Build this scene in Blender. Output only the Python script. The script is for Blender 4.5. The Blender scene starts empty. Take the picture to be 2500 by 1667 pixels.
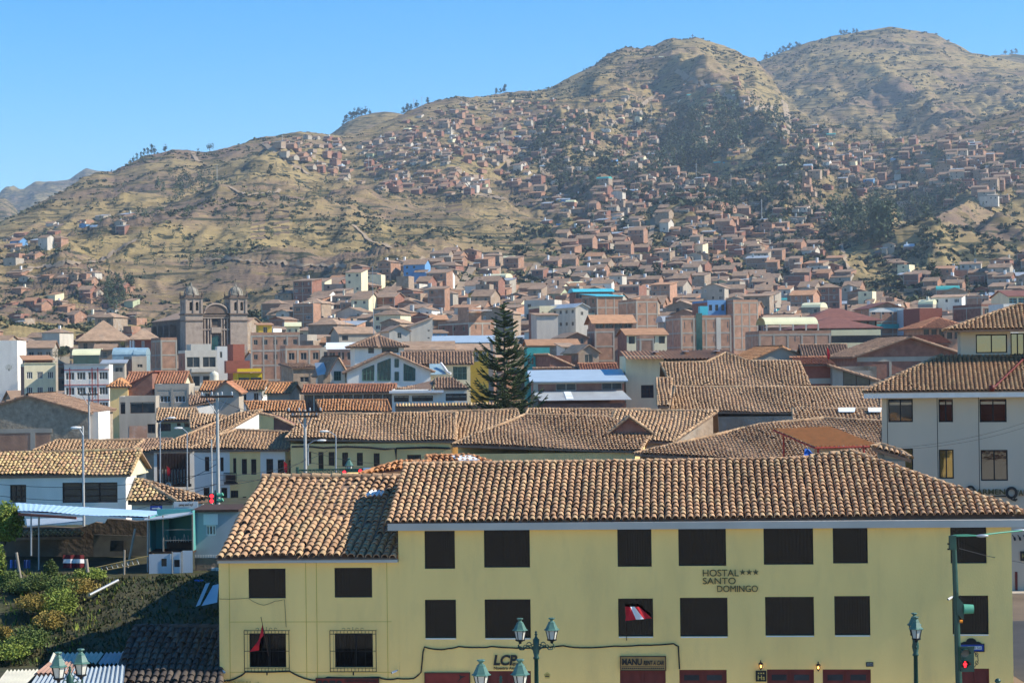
import bpy, math, random
import numpy as np
from mathutils import Vector, Matrix
random.seed(7)
S = bpy.context.scene
COL = S.collection

# ------------------------------------------------------------------ camera, sky, sun, exposure
F, CX, CY, HOR, EYE = 5013.0, 1250.0, 833.5, 890.0, 13.5      # measured on the 2500x1667 photograph
PITCH = math.atan((HOR - CY) / F); ROLL = math.radians(-0.7)
RC = Matrix.Rotation(math.pi / 2 + PITCH, 3, 'X') @ Matrix.Rotation(ROLL, 3, 'Z')
HAZE = 0.0001
CAM = Vector((0, 0, EYE))
cd = bpy.data.cameras.new('camera'); cam = bpy.data.objects.new('camera', cd); COL.objects.link(cam)
cam.location = CAM; cam.rotation_euler = RC.to_euler()
cd.sensor_width = 36; cd.lens = 36 * F / 2500; cd.clip_start = 0.5; cd.clip_end = 30000
S.camera = cam
SUN_EL, SUN_AZ = math.radians(37.5), math.radians(5.0)          # azimuth: from +X towards -Y
SD = Vector((math.cos(SUN_EL) * math.cos(SUN_AZ), -math.cos(SUN_EL) * math.sin(SUN_AZ), math.sin(SUN_EL)))
w = bpy.data.worlds.new('World'); S.world = w; w.use_nodes = True
nt = w.node_tree; bg = nt.nodes['Background']; bg.inputs[1].default_value = 0.135
sky = nt.nodes.new('ShaderNodeTexSky'); sky.sky_type = 'NISHITA'; sky.sun_disc = False
sky.sun_elevation = SUN_EL; sky.sun_rotation = math.pi / 2 + SUN_AZ
sky.altitude = 3400; sky.air_density = 1.15; sky.dust_density = 0.3; sky.ozone_density = 1.6
hs = nt.nodes.new('ShaderNodeHueSaturation'); hs.inputs['Saturation'].default_value = 1.52; nt.links.new(sky.outputs[0], hs.inputs['Color']); nt.links.new(hs.outputs[0], bg.inputs[0])
sl = bpy.data.lights.new('sun', 'SUN'); sl.energy = 4.4; sl.angle = math.radians(0.5); sl.color = (1, .93, .8)
so = bpy.data.objects.new('sun', sl); COL.objects.link(so); so.rotation_euler = SD.to_track_quat('Z', 'Y').to_euler()
S.view_settings.view_transform = 'Standard'; S.view_settings.look = 'None'
S.view_settings.exposure = 0.74; S.view_settings.gamma = 1
try: S.view_settings.use_curve_mapping = False
except Exception: pass
S.cycles.use_denoising = True
S.cycles.max_bounces = 6; S.cycles.diffuse_bounces = 3; S.cycles.glossy_bounces = 2
S.cycles.transparent_max_bounces = 6; S.cycles.volume_bounces = 0
S.cycles.caustics_reflective = False; S.cycles.caustics_refractive = False

# ------------------------------------------------------------------ measuring helpers
def ray(px, py):
    v = RC @ Vector(((px - CX) / F, (CY - py) / F, -1)); return v / v.y
def P(px, py, Y): return CAM + ray(px, py) * Y               # a point at depth Y metres
RCI = RC.transposed()
def proj(p):
    v = RCI @ (Vector(p) - CAM); return (CX + F * v.x / -v.z, CY - F * v.y / -v.z)
def on_plane(px, py, o, n):
    r = ray(px, py); return CAM + r * ((o - CAM).dot(n) / r.dot(n))
def rot2(a): return Matrix.Rotation(a, 3, 'Z')

# ------------------------------------------------------------------ materials
MATS = {}
def mat(name, col, rough=.85, var=.14, scale=2.5, metal=0, spec=.25, bump=0., bscale=12., attr=False, rnd=0, stretch=(1, 1, 1), emit=0, wave=0, alpha=1, dirt=None, coat=0):
    if name in MATS: return MATS[name]
    m = bpy.data.materials.new(name); m.use_nodes = True; MATS[name] = m
    t = m.node_tree; N = t.nodes; L = t.links; b = N['Principled BSDF']
    b.inputs['Roughness'].default_value = rough; b.inputs['Metallic'].default_value = metal
    b.inputs['Specular IOR Level'].default_value = spec
    tc = N.new('ShaderNodeTexCoord'); mp = N.new('ShaderNodeMapping'); mp.inputs['Scale'].default_value = stretch
    L.new(tc.outputs['Object'], mp.inputs[0])
    if attr:
        c = N.new('ShaderNodeVertexColor'); c.layer_name = 'tint'; cur = c.outputs[0]
    else:
        c = N.new('ShaderNodeRGB'); c.outputs[0].default_value = (*col, 1); cur = c.outputs[0]
    if dirt:
        nz = N.new('ShaderNodeTexNoise'); nz.inputs['Scale'].default_value = dirt[1]; nz.inputs['Detail'].default_value = 7; nz.inputs['Roughness'].default_value = .65
        L.new(mp.outputs[0], nz.inputs[0])
        r = N.new('ShaderNodeValToRGB'); r.color_ramp.elements[0].position = dirt[2]; r.color_ramp.elements[1].position = dirt[2] + dirt[3]
        L.new(nz.outputs[0], r.inputs[0])
        mx = N.new('ShaderNodeMix'); mx.data_type = 'RGBA'; L.new(r.outputs[0], mx.inputs[0]); L.new(cur, mx.inputs[6]); mx.inputs[7].default_value = (*dirt[0], 1)
        cur = mx.outputs[2]
    def mul(fac, lo, hi, cur):
        r = N.new('ShaderNodeMapRange'); r.inputs[1].default_value = .25 if lo < 1 and fac[1] else 0; r.inputs[2].default_value = .75 if fac[1] else 1
        r.inputs[3].default_value = lo; r.inputs[4].default_value = hi; L.new(fac[0], r.inputs[0])
        v = N.new('ShaderNodeVectorMath'); v.operation = 'SCALE'; L.new(cur, v.inputs[0]); L.new(r.outputs[0], v.inputs['Scale']); return v.outputs[0]
    if var:
        nz = N.new('ShaderNodeTexNoise'); nz.inputs['Scale'].default_value = scale; nz.inputs['Detail'].default_value = 6
        L.new(mp.outputs[0], nz.inputs[0]); cur = mul((nz.outputs[0], True), 1 - var, 1 + var, cur)
    if rnd:
        oi = N.new('ShaderNodeObjectInfo'); cur = mul((oi.outputs['Random'], False), 1 - rnd, 1 + rnd, cur)
    L.new(cur, b.inputs['Base Color'])
    if emit:
        L.new(cur, b.inputs['Emission Color']); b.inputs['Emission Strength'].default_value = emit
    if bump:
        nz = N.new('ShaderNodeTexNoise'); nz.inputs['Scale'].default_value = bscale; nz.inputs['Detail'].default_value = 5
        L.new(mp.outputs[0], nz.inputs[0]); bp = N.new('ShaderNodeBump'); bp.inputs['Strength'].default_value = bump; bp.inputs['Distance'].default_value = .05
        L.new(nz.outputs[0], bp.inputs['Height']); L.new(bp.outputs[0], b.inputs['Normal'])
    return m
def clear_glass(name, tint, gl):
    m = bpy.data.materials.new(name); m.use_nodes = True; MATS[name] = m; N = m.node_tree.nodes; L = m.node_tree.links; N.remove(N['Principled BSDF'])
    t = N.new('ShaderNodeBsdfTransparent'); t.inputs[0].default_value = (*tint, 1); g = N.new('ShaderNodeBsdfGlossy'); g.inputs['Roughness'].default_value = .06; g.inputs[0].default_value = (.9, .95, 1, 1)
    x = N.new('ShaderNodeMixShader'); x.inputs[0].default_value = gl; L.new(t.outputs[0], x.inputs[1]); L.new(g.outputs[0], x.inputs[2]); L.new(x.outputs[0], N['Material Output'].inputs[0])
V = (1, 1, .3)
mat('yellow_plaster', (.97, .665, .235), var=.07, scale=.7, stretch=V, bump=.2, bscale=30, dirt=((.84, .58, .22), 1.1, .5, .3))
mat('cream_plaster', (.76, .66, .43), var=.12, scale=.8, stretch=V, dirt=((.5, .43, .3), .7, .6, .3))
mat('white_plaster', (.80, .74, .64), var=.09, scale=.8, stretch=V, dirt=((.52, .48, .42), .6, .62, .3))
mat('grey_plaster', (.56, .485, .37), var=.06, scale=.5, stretch=V)
mat('pale_yellow_plaster', (.93, .64, .27), var=.12, scale=.7, stretch=V, dirt=((.45, .38, .2), .5, .6, .3))
mat('ochre_plaster', (.55, .38, .06), var=.1)
mat('green_plaster', (.42, .46, .29), var=.1)
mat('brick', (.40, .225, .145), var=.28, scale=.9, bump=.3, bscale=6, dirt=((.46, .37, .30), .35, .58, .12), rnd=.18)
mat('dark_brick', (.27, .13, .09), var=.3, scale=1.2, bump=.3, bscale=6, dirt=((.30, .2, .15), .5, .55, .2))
mat('adobe', (.33, .24, .165), var=.25, scale=1.2, bump=.8, bscale=4, dirt=((.38, .33, .27), .5, .5, .2))
mat('dark_adobe', (.15, .11, .08), var=.3, scale=1.2, bump=.8, bscale=4)  # adobe with the shed's inner shade mixed in; terrace walls share it
mat('adobe_grey', (.35, .28, .20), var=.35, scale=2.2, bump=1.0, bscale=5, dirt=((.24, .185, .13), .8, .5, .2))
mat('concrete', (.42, .365, .29), var=.18, scale=.7, stretch=V, rnd=.12)
mat('concrete_pale', (.54, .49, .41), var=.15, scale=.7, stretch=V)
mat('fascia_grey', (.50, .46, .40), var=.12, scale=.6)
mat('tile', (1, 1, 1), attr=True, rough=.9, var=.22, scale=9, bump=.2, bscale=40)
mat('tile_pan', (.26, .165, .11), var=.3, scale=5)
mat('clay_far', (.36, .235, .15), var=.28, scale=.8, rnd=.22, bump=.5, bscale=3, dirt=((.26, .2, .15), .25, .52, .15))
mat('canopy_orange', (.62, .25, .075), var=.12)
mat('clay_orange', (.44, .235, .125), var=.2, scale=.8, rnd=.15, bump=.4, bscale=3)
mat('clay_maroon', (.20, .085, .065), var=.2, scale=.8)
mat('zinc', (.46, .47, .46), rough=.5, var=.18, scale=.6, metal=.25, spec=.5, rnd=.15)
mat('zinc_blue', (.38, .46, .52), rough=.45, var=.1, scale=.5, spec=.5)
mat('blue_sheet', (.42, .60, .76), rough=.5, var=.06, scale=.4, spec=.4)
mat('turquoise_sheet', (.08, .47, .55), rough=.45, var=.1, scale=.5)
mat('teal_net', (.06, .36, .33), rough=.8, var=.2, scale=.6)
mat('cream_sheet', (.72, .68, .42), rough=.5, var=.1, scale=.5)
mat('white_sheet', (.78, .80, .80), rough=.5, var=.06, scale=.5)
mat('blue_paint', (.14, .30, .52), var=.1)
mat('dark_blue_paint', (.03, .07, .2), var=.1)
mat('red_paint', (.42, .07, .05), var=.12)
mat('red_brown', (.30, .10, .065), var=.15)
mat('yellow_paint', (.62, .45, .02), var=.1)
clear_glass('glass_dark', (.35, .35, .32), .022)
mat('glass_room', (.03, .035, .04), rough=.2, var=.5, scale=1.5, spec=.5)
mat('glass_green', (.02, .07, .065), rough=.15, var=.4, scale=1, spec=.5)
mat('mirror_glass', (.15, .15, .14), rough=.03, var=0, metal=1, bump=.06, bscale=1.1)
mat('curtain', (.022, .021, .017), var=.5, scale=9, stretch=(1, 1, .05))
mat('white_trim', (.78, .75, .70), var=.06)
mat('wood_dark', (.07, .04, .028), var=.3, scale=3)
mat('door_red', (.14, .028, .022), var=.25, scale=3, stretch=V, rough=.5)
mat('wood_pole', (.30, .26, .21), var=.2, scale=2)
mat('concrete_pole', (.42, .41, .38), var=.12, scale=1.5)
mat('steel_grey', (.36, .38, .40), rough=.45, metal=.5, var=.1)
mat('black_iron', (.015, .015, .015), rough=.6, var=0)
mat('cable', (.02, .02, .02), rough=.7, var=0)
mat('patina', (.075, .165, .13), rough=.5, var=.25, scale=8, spec=.4)
mat('green_iron', (.012, .06, .042), rough=.4, var=.2, scale=5, spec=.5)
mat('lamp_glass', (.62, .60, .52), rough=.25, var=.12, scale=6, spec=.5)
mat('signal_green', (.10, .34, .22), rough=.5, var=.1)
mat('red_light', (1, .02, .03), emit=2.2, var=0)
mat('warm_light', (1, .5, .1), emit=4, var=0)
mat('lens_grey', (.16, .15, .13), rough=.3, var=0)
mat('amber', (.8, .25, .02), var=0)
mat('sign_blue', (.02, .06, .33), rough=.4, var=0)
mat('sign_tan', (.40, .24, .09), var=.15, scale=4)
mat('sign_red', (.22, .04, .03), var=.2, scale=3)
mat('letter_dark', (.03, .03, .028), rough=.6, var=0)
mat('letter_bronze', (.10, .085, .03), rough=.6, var=.1)
mat('gold', (.62, .47, .14), rough=.4, metal=.3, var=.1)
mat('flag_red', (.55, .02, .03), var=.1)
mat('flag_white', (.8, .8, .8), var=.04)
mat('stone_brown', (.37, .29, .225), var=.2, scale=.7, bump=.4, bscale=3, dirt=((.2, .15, .115), .3, .55, .15))
mat('stone_dark', (.16, .115, .085), var=.3, scale=.8, bump=.4, bscale=3)
mat('stone_pale', (.27, .24, .19), var=.2, scale=.8)
mat('bark', (.10, .075, .055), var=.3, scale=4)
mat('leaf_dark', (.035, .055, .020), rough=.7, var=.45, scale=.6, rnd=.25)
mat('leaf_mid', (.10, .14, .035), rough=.7, var=.45, scale=1.5, rnd=.2)
mat('leaf_bright', (.20, .25, .045), rough=.7, var=.4, scale=2)
mat('leaf_dry', (.30, .22, .055), rough=.8, var=.4, scale=2)
mat('needle', (.042, .062, .020), rough=.7, var=.5, scale=1.2)
mat('asphalt', (.06, .058, .056), var=.2, scale=.8)
mat('paving', (.52, .44, .335), var=.15, scale=.8)
mat('earth', (.17, .125, .085), var=.3, scale=.3, bump=.4, bscale=2)
mat('shaded_concrete', (.15, .135, .11), var=.3, scale=1.5)  # shed plaster, the shade under the roof put into its colour
mat('track_dirt', (.31, .23, .15), var=.2, scale=.1)
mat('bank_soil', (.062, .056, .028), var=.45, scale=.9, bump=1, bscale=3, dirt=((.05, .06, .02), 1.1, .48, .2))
mat('teal_paint', (.10, .34, .33), var=.12, scale=1)
mat('panel_white', (.62, .65, .68), var=.1, scale=1, stretch=V)
mat('corrugated_grey', (.36, .41, .44), rough=.5, var=.15, scale=1, stretch=V)
mat('corrugated_cream', (.55, .53, .44), rough=.6, var=.2, scale=1)
mat('rust_sheet', (.40, .24, .17), rough=.7, var=.25, scale=1)
mat('tarp_blue', (.03, .14, .5), rough=.5, var=.1)
mat('cloth_red', (.12, .015, .02), var=.2)
mat('aluminium', (.6, .6, .58), rough=.4, metal=.6, var=0)
mat('ladder_wood', (.42, .30, .12), var=.2)
mat('polycarbonate', (.30, .42, .46), rough=.25, var=.2, scale=1, spec=.5)
mat('tank', (.66, .62, .48), var=.06)

def hill_material(name, straw, soil, scrub, th, sc=1., greener=0.):
    m = bpy.data.materials.new(name); m.use_nodes = True; MATS[name] = m
    t = m.node_tree; N = t.nodes; L = t.links; b = N['Principled BSDF']; b.inputs['Roughness'].default_value = .95; b.inputs['Specular IOR Level'].default_value = .05
    tc = N.new('ShaderNodeTexCoord')
    def noise(scale, stretch, detail=8, rough=.6, dist=0):
        mp = N.new('ShaderNodeMapping'); mp.inputs['Scale'].default_value = stretch; L.new(tc.outputs['Object'], mp.inputs[0])
        z = N.new('ShaderNodeTexNoise'); z.inputs['Scale'].default_value = scale; z.inputs['Detail'].default_value = detail
        z.inputs['Roughness'].default_value = rough; z.inputs['Distortion'].default_value = dist; L.new(mp.outputs[0], z.inputs[0]); return z.outputs[0]
    def ramp(f, a, w_):
        r = N.new('ShaderNodeMapRange'); r.inputs[1].default_value = a; r.inputs[2].default_value = a + w_; r.interpolation_type = 'SMOOTHSTEP'; L.new(f, r.inputs[0]); return r.outputs[0]
    def mix(f, a, c):
        x = N.new('ShaderNodeMix'); x.data_type = 'RGBA'; L.new(f, x.inputs[0])
        if isinstance(a, tuple): x.inputs[6].default_value = (*a, 1)
        else: L.new(a, x.inputs[6])
        if isinstance(c, tuple): x.inputs[7].default_value = (*c, 1)
        else: L.new(c, x.inputs[7])
        return x.outputs[2]
    big = noise(.006 * sc, (1, 1, 2), 5); med = noise(.03 * sc, (.5, .8, 3), 8, .65); fine = noise(.12 * sc, (.35, 1, 4), 8, .7, .3)
    c = mix(ramp(big, .42, .2), straw, soil)
    c = mix(ramp(med, .50, .12), c, tuple(.62 * x for x in straw))
    c = mix(ramp(fine, .56, .08), c, tuple(1.25 * x for x in straw))
    band = noise(.05 * sc, (.22, .6, 4.5), 7, .62, .5)
    c = mix(ramp(band, th, .05), c, scrub)
    spots = noise(.11 * sc, (.7, 1, 2), 4, .6)
    c = mix(ramp(spots, th + .03, .04), c, tuple(.8 * x for x in scrub))
    L.new(c, b.inputs['Base Color'])
    bp = N.new('ShaderNodeBump'); bp.inputs['Strength'].default_value = .8; bp.inputs['Distance'].default_value = 2.0
    ad = N.new('ShaderNodeMath'); ad.operation = 'ADD'; L.new(fine, ad.inputs[0]); L.new(band, ad.inputs[1]); L.new(ad.outputs[0], bp.inputs['Height']); L.new(bp.outputs[0], b.inputs['Normal'])
    return m
hill_material('dry_hill', (.315, .235, .108), (.225, .155, .105), (.07, .07, .04), .55)
hill_material('scrub_hill', (.30, .23, .10), (.22, .155, .105), (.060, .065, .035), .50)
hill_material('bare_hill', (.31, .228, .105), (.24, .165, .112), (.09, .08, .04), .58)

# ------------------------------------------------------------------ mesh builder
class MB:
    def __init__(s): s.v = []; s.f = []; s.m = []; s.c = None; s.sm = []
    def add(s, vs, fs, m=0, smooth=False):
        o = len(s.v); s.v += [tuple(p) for p in vs]
        s.f += [tuple(i + o for i in f) for f in fs]; s.m += [m] * len(fs); s.sm += [smooth] * len(fs); return s
    def quad(s, a, b, c, d, m=0): return s.add([a, b, c, d], [(0, 1, 2, 3)], m)
    def poly(s, pts, m=0): return s.add(pts, [tuple(range(len(pts)))], m)
    def box(s, x0, x1, y0, y1, z0, z1, m=0):
        return s.add([(x0, y0, z0), (x1, y0, z0), (x1, y1, z0), (x0, y1, z0), (x0, y0, z1), (x1, y0, z1), (x1, y1, z1), (x0, y1, z1)],
                     [(0, 3, 2, 1), (4, 5, 6, 7), (0, 1, 5, 4), (1, 2, 6, 5), (2, 3, 7, 6), (3, 0, 4, 7)], m)
    def slab(s, poly, down, m=0):            # polygon + the same polygon moved by vector `down`
        n = len(poly); lo = [Vector(p) + Vector(down) for p in poly]
        fs = [tuple(range(n)), tuple(range(2 * n - 1, n - 1, -1))] + [(i, i + n, (i + 1) % n + n, (i + 1) % n) for i in range(n)]
        return s.add([Vector(p) for p in poly] + lo, fs, m)
    def tube(s, pts, r, k=6, m=0, r1=None, smooth=True, cap=True):
        pts = [Vector(p) for p in pts]; n = len(pts); vs = []; up = None
        for i, p in enumerate(pts):
            d = (pts[min(i + 1, n - 1)] - pts[max(i - 1, 0)])
            d = d.normalized() if d.length > 1e-9 else Vector((0, 0, 1))
            a = d.cross(Vector((0, 0, 1)) if abs(d.z) < .9 else Vector((1, 0, 0))).normalized(); b = d.cross(a)
            if callable(r): rr = r(i / (n - 1))
            else: rr = r if r1 is None else r + (r1 - r) * i / (n - 1)
            vs += [p + (a * math.cos(2 * math.pi * j / k) + b * math.sin(2 * math.pi * j / k)) * rr for j in range(k)]
        fs = [(i * k + j, i * k + (j + 1) % k, (i + 1) * k + (j + 1) % k, (i + 1) * k + j) for i in range(n - 1) for j in range(k)]
        s.add(vs, fs, m, smooth)
        if cap: s.add(vs[:k], [tuple(range(k))], m); s.add(vs[-k:], [tuple(range(k))], m)
        return s
    def lathe(s, prof, k=12, c=(0, 0, 0), m=0, smooth=True, a0=0.):
        vs = [(c[0] + r * math.cos(a0 + 2 * math.pi * j / k), c[1] + r * math.sin(a0 + 2 * math.pi * j / k), c[2] + z) for r, z in prof for j in range(k)]
        fs = [(i * k + j, i * k + (j + 1) % k, (i + 1) * k + (j + 1) % k, (i + 1) * k + j) for i in range(len(prof) - 1) for j in range(k)]
        return s.add(vs, fs, m, smooth)
    def wall(s, a, b, z0, z1, holes, depth, m=0, rm=None):
        """vertical wall from plan point a to b with rectangular openings (u0,u1,z0,z1) and reveals going inwards (left of a->b)"""
        a = Vector((a[0], a[1], 0)); b = Vector((b[0], b[1], 0)); L_ = (b - a).length; d = (b - a) / L_; n = Vector((-d.y, d.x, 0))
        holes = [(max(.02, h[0]), min(L_ - .02, h[1]), max(z0 + .02, h[2]), min(z1 - .02, h[3])) for h in holes]
        holes = [h for h in holes if h[1] - h[0] > .05 and h[3] - h[2] > .05]
        us = sorted({0, L_, *[h[0] for h in holes], *[h[1] for h in holes]}); zs = sorted({z0, z1, *[h[2] for h in holes], *[h[3] for h in holes]})
        def pt(u, z, q=0): return a + d * u + n * q + Vector((0, 0, z))
        for i in range(len(us) - 1):
            for j in range(len(zs) - 1):
                uc = (us[i] + us[i + 1]) / 2; zc = (zs[j] + zs[j + 1]) / 2
                if any(h[0] < uc < h[1] and h[2] < zc < h[3] for h in holes): continue
                s.quad(pt(us[i], zs[j]), pt(us[i + 1], zs[j]), pt(us[i + 1], zs[j + 1]), pt(us[i], zs[j + 1]), m)
        for h in holes:
            c = [(h[0], h[2]), (h[1], h[2]), (h[1], h[3]), (h[0], h[3])]
            for q in range(4):
                p, r = c[q], c[(q + 1) % 4]
                s.quad(pt(*p), pt(*p, depth), pt(*r, depth), pt(*r), m if rm is None else rm)
        return s
    def mesh(s, name, mats):
        me = bpy.data.meshes.new(name); me.from_pydata([tuple(p) for p in s.v], [], s.f)
        for x in mats: me.materials.append(MATS[x] if isinstance(x, str) else x)
        if len(mats) > 1: me.polygons.foreach_set('material_index', s.m)
        me.polygons.foreach_set('use_smooth', s.sm)
        if s.c is not None:
            at = me.color_attributes.new('tint', 'FLOAT_COLOR', 'POINT'); at.data.foreach_set('color', np.asarray(s.c, dtype=np.float32).ravel())
        me.update(); return me
    def build(s, name, mats, parent=None, loc=None):
        return put(name, s.mesh(name, [mats] if isinstance(mats, str) else mats), parent, loc)
def put(name, me, parent=None, loc=None):
    o = bpy.data.objects.new(name, me); COL.objects.link(o); o.parent = parent
    if loc is not None: o.location = loc
    return o
def tag(o, label, cat, group=None, kind=None):
    if label: o['label'] = label
    if cat: o['category'] = cat
    if group: o['group'] = group
    if kind: o['kind'] = kind
    return o
def thing(name, label, cat, loc=(0, 0, 0), rz=0, group=None):
    o = bpy.data.objects.new(name, None); COL.objects.link(o); o.location = loc; o.rotation_euler = (0, 0, rz); o.empty_display_size = .3
    return tag(o, label, cat, group)
def struct(o): o['kind'] = 'structure'; return o
def copy_tree(o, parent=None):
    c = o.copy(); COL.objects.link(c); c.parent = parent
    for ch in [x for x in o.children]: copy_tree(ch, c)
    return c
def text_mesh(s, size, extrude=.02, bold=0., shear=0., sx=1.):
    cu = bpy.data.curves.new('lettering', 'FONT'); cu.body = s; cu.size = size; cu.extrude = extrude; cu.offset = bold; cu.shear = shear; cu.align_x = 'LEFT'; cu.space_character = 1.0
    t = bpy.data.objects.new('lettering', cu); COL.objects.link(t)
    me = bpy.data.meshes.new_from_object(t.evaluated_get(bpy.context.evaluated_depsgraph_get()))
    bpy.data.objects.remove(t); bpy.data.curves.remove(cu)
    n = len(me.vertices); co = np.zeros(n * 3); me.vertices.foreach_get('co', co); co = co.reshape(-1, 3)
    return me, co
def lettering(name, s, x0, x1, z0, z1, y, parent, m, extrude=.02, bold=0., shear=0.):
    """letters standing on the local XZ plane, fitted to the rectangle"""
    me, co = text_mesh(s, 1., extrude, bold, shear)
    lo, hi = co.min(0), co.max(0); q = np.zeros_like(co)
    q[:, 0] = x0 + (co[:, 0] - lo[0]) / (hi[0] - lo[0]) * (x1 - x0); q[:, 2] = z0 + (co[:, 1] - lo[1]) / (hi[1] - lo[1]) * (z1 - z0); q[:, 1] = y - (co[:, 2] - lo[2]) 
    me.vertices.foreach_set('co', q.ravel()); me.materials.clear(); me.materials.append(MATS[m]); me.update()
    return put(name, me, parent)

# ------------------------------------------------------------------ barrel tiles
PAL = dict(
    hostal=[(.48, .295, .165), (.45, .27, .15), (.51, .325, .18), (.48, .325, .18), (.42, .255, .145)],
    golden=[(.52, .36, .17), (.44, .29, .14), (.57, .42, .21), (.38, .25, .14), (.48, .29, .16)],
    old=[(.50, .325, .185), (.46, .295, .17), (.54, .36, .205), (.42, .275, .16), (.51, .31, .17)],
    brown=[(.36, .22, .14), (.31, .195, .13), (.41, .26, .165), (.27, .175, .12)],
    orange=[(.50, .235, .10), (.43, .2, .09), (.54, .28, .13)],
    rust=[(.42, .185, .10), (.37, .16, .09), (.46, .22, .12)],
    dark=[(.085, .068, .056), (.07, .056, .048), (.10, .08, .065), (.12, .095, .075)])  # dark: the bottom left roof's shade mixed into its tile colours
RNG = np.random.default_rng(3)
def tiles(name, poly, e, c, parent, pal='old', pitch=.27, L=.36, K=5, org=None, jit=1., thick=.14, slab='tile_pan', lip=True):
    """roof slope: barrel tiles laid in columns over a planar polygon (local coordinates). e: along the eave, c: up the slope."""
    poly = [Vector(p) for p in poly]; e = Vector(e).normalized(); c = Vector(c).normalized(); n = e.cross(c).normalized()
    if n.z < 0: n = -n
    O = poly[0]; A = np.array([[e.dot(e), e.dot(c)], [e.dot(c), c.dot(c)]]); Ai = np.linalg.inv(A)
    ab = [Ai @ np.array([(p - O).dot(e), (p - O).dot(c)]) for p in poly]
    a0, a1 = min(q[0] for q in ab), max(q[0] for q in ab); ncol = max(2, int(round((a1 - a0) / pitch))); pitch = (a1 - a0) / ncol
    TA, TB = [], []
    for i in range(ncol):
        a = a0 + (i + .5) * pitch; bs = []
        for j in range(len(ab)):
            p, q = ab[j], ab[(j + 1) % len(ab)]
            if (p[0] - a) * (q[0] - a) < 0: bs.append(p[1] + (a - p[0]) / (q[0] - p[0]) * (q[1] - p[1]))
        if len(bs) < 2: continue
        b0, b1 = min(bs), max(bs); off = RNG.uniform(-.04, .04) * jit
        k = max(1, int(math.ceil((b1 - b0 - .1) / L)))
        for r in range(k): TA.append(a + RNG.normal(0, .012) * jit); TB.append((b0 - .05 + r * L + off * (r > 0), min(1.15 * L, b1 - b0 - r * L + .12)))
    T = len(TA)
    if T == 0: return None
    TA = np.array(TA); TB = np.array(TB); xx = np.array((c.cross(n)).normalized()); cc = np.array(c); nn = np.array(n); ee = np.array(e)
    b0_ = TB[:, 0]
    if jit > 1.3:
        ph = TA * .9; TA = TA + .035 * np.sin(b0_ * 1.1 + ph); hsag = .09 * np.sin(TA * .55 + b0_ * .4) + .05 * RNG.normal(0, 1, T) * (RNG.uniform(0, 1, T) < .04)
    else: hsag = np.zeros(T)
    base = hsag[:, None] * nn + np.array(O)[None] + TA[:, None] * ee + TB[:, 0:1] * cc; ln = TB[:, 1:2]
    th = np.linspace(0, math.pi, K + 1); R0 = pitch * .45; R1 = pitch * .375; hs = 1.05
    tilt = RNG.normal(0, .012, (T, 1)) * jit; lift = .05 + np.abs(RNG.normal(0, .008, (T, 1))) * jit
    rs = RNG.uniform(.93, 1.04, (T, 1))
    def ring(R, along, h, sc=1.):
        cx = np.cos(th) * R * sc; cz = np.sin(th) * R * hs * sc
        return (base + along * cc + h * nn)[:, None] + rs[:, None] * (cx[None, :, None] * xx + cz[None, :, None] * nn) + (tilt * along)[:, None] * xx
    ob = ring(R0, 0 * ln, lift); ot = ring(R1, ln, lift * .15)
    parts = [ob, ot]; nv = 2 * (K + 1)
    fs = [(i, i + 1, K + 1 + i + 1, K + 1 + i) for i in range(K)]; sm = [True] * K
    if lip:
        parts += [ob.copy(), ring(R0, 0 * ln + .015, lift, .78)]; fs += [(2 * (K + 1) + i, 3 * (K + 1) + i, 3 * (K + 1) + i + 1, 2 * (K + 1) + i + 1) for i in range(K)]; sm += [False] * K; nv = 4 * (K + 1)
    Vv = np.concatenate(parts, 1).reshape(-1, 3); Fv = (np.array(fs)[None] + (np.arange(T) * nv)[:, None, None]).reshape(-1, 4)
    pc = np.array(PAL[pal]); col = pc[RNG.integers(0, len(pc), T)] * RNG.uniform(.87, 1.09, (T, 1)) * (1 + .12 * np.sin(TA * .8 + 1.3 * np.sin(b0_ * .9)) * np.sin(b0_ * .7 + TA * .33))[:, None]; 
    colv = np.repeat(np.concatenate([col, np.ones((T, 1))], 1), nv, 0)
    me = bpy.data.meshes.new(name); nV, nF = len(Vv), len(Fv)
    pv = np.array([tuple(p) for p in poly] + [tuple(p - Vector((0, 0, thick))) for p in poly]); m = len(poly)
    pf = [tuple(range(m)), tuple(range(2 * m - 1, m - 1, -1))] + [(i, i + m, (i + 1) % m + m, (i + 1) % m) for i in range(m)]
    me.vertices.add(nV + 2 * m); me.vertices.foreach_set('co', np.concatenate([Vv, pv]).ravel())
    loops = np.concatenate([Fv.ravel(), np.concatenate([np.array(f) + nV for f in pf])]).astype(np.int32)
    tot = np.array([4] * nF + [len(f) for f in pf], dtype=np.int32); st = np.concatenate([[0], np.cumsum(tot)[:-1]]).astype(np.int32)
    me.loops.add(len(loops)); me.loops.foreach_set('vertex_index', loops)
    me.polygons.add(len(tot)); me.polygons.foreach_set('loop_start', st); me.polygons.foreach_set('loop_total', tot)
    me.materials.append(MATS['tile']); me.materials.append(MATS[slab])
    me.polygons.foreach_set('material_index', np.array([0] * nF + [1] * len(pf), dtype=np.int32))
    me.polygons.foreach_set('use_smooth', np.array(sm * T + [False] * len(pf)))
    at = me.color_attributes.new('tint', 'FLOAT_COLOR', 'POINT'); at.data.foreach_set('color', np.concatenate([colv, np.full((2 * m, 4), .12)]).astype(np.float32).ravel())
    me.update(calc_edges=True); me.validate()
    return put(name, me, parent)
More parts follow.
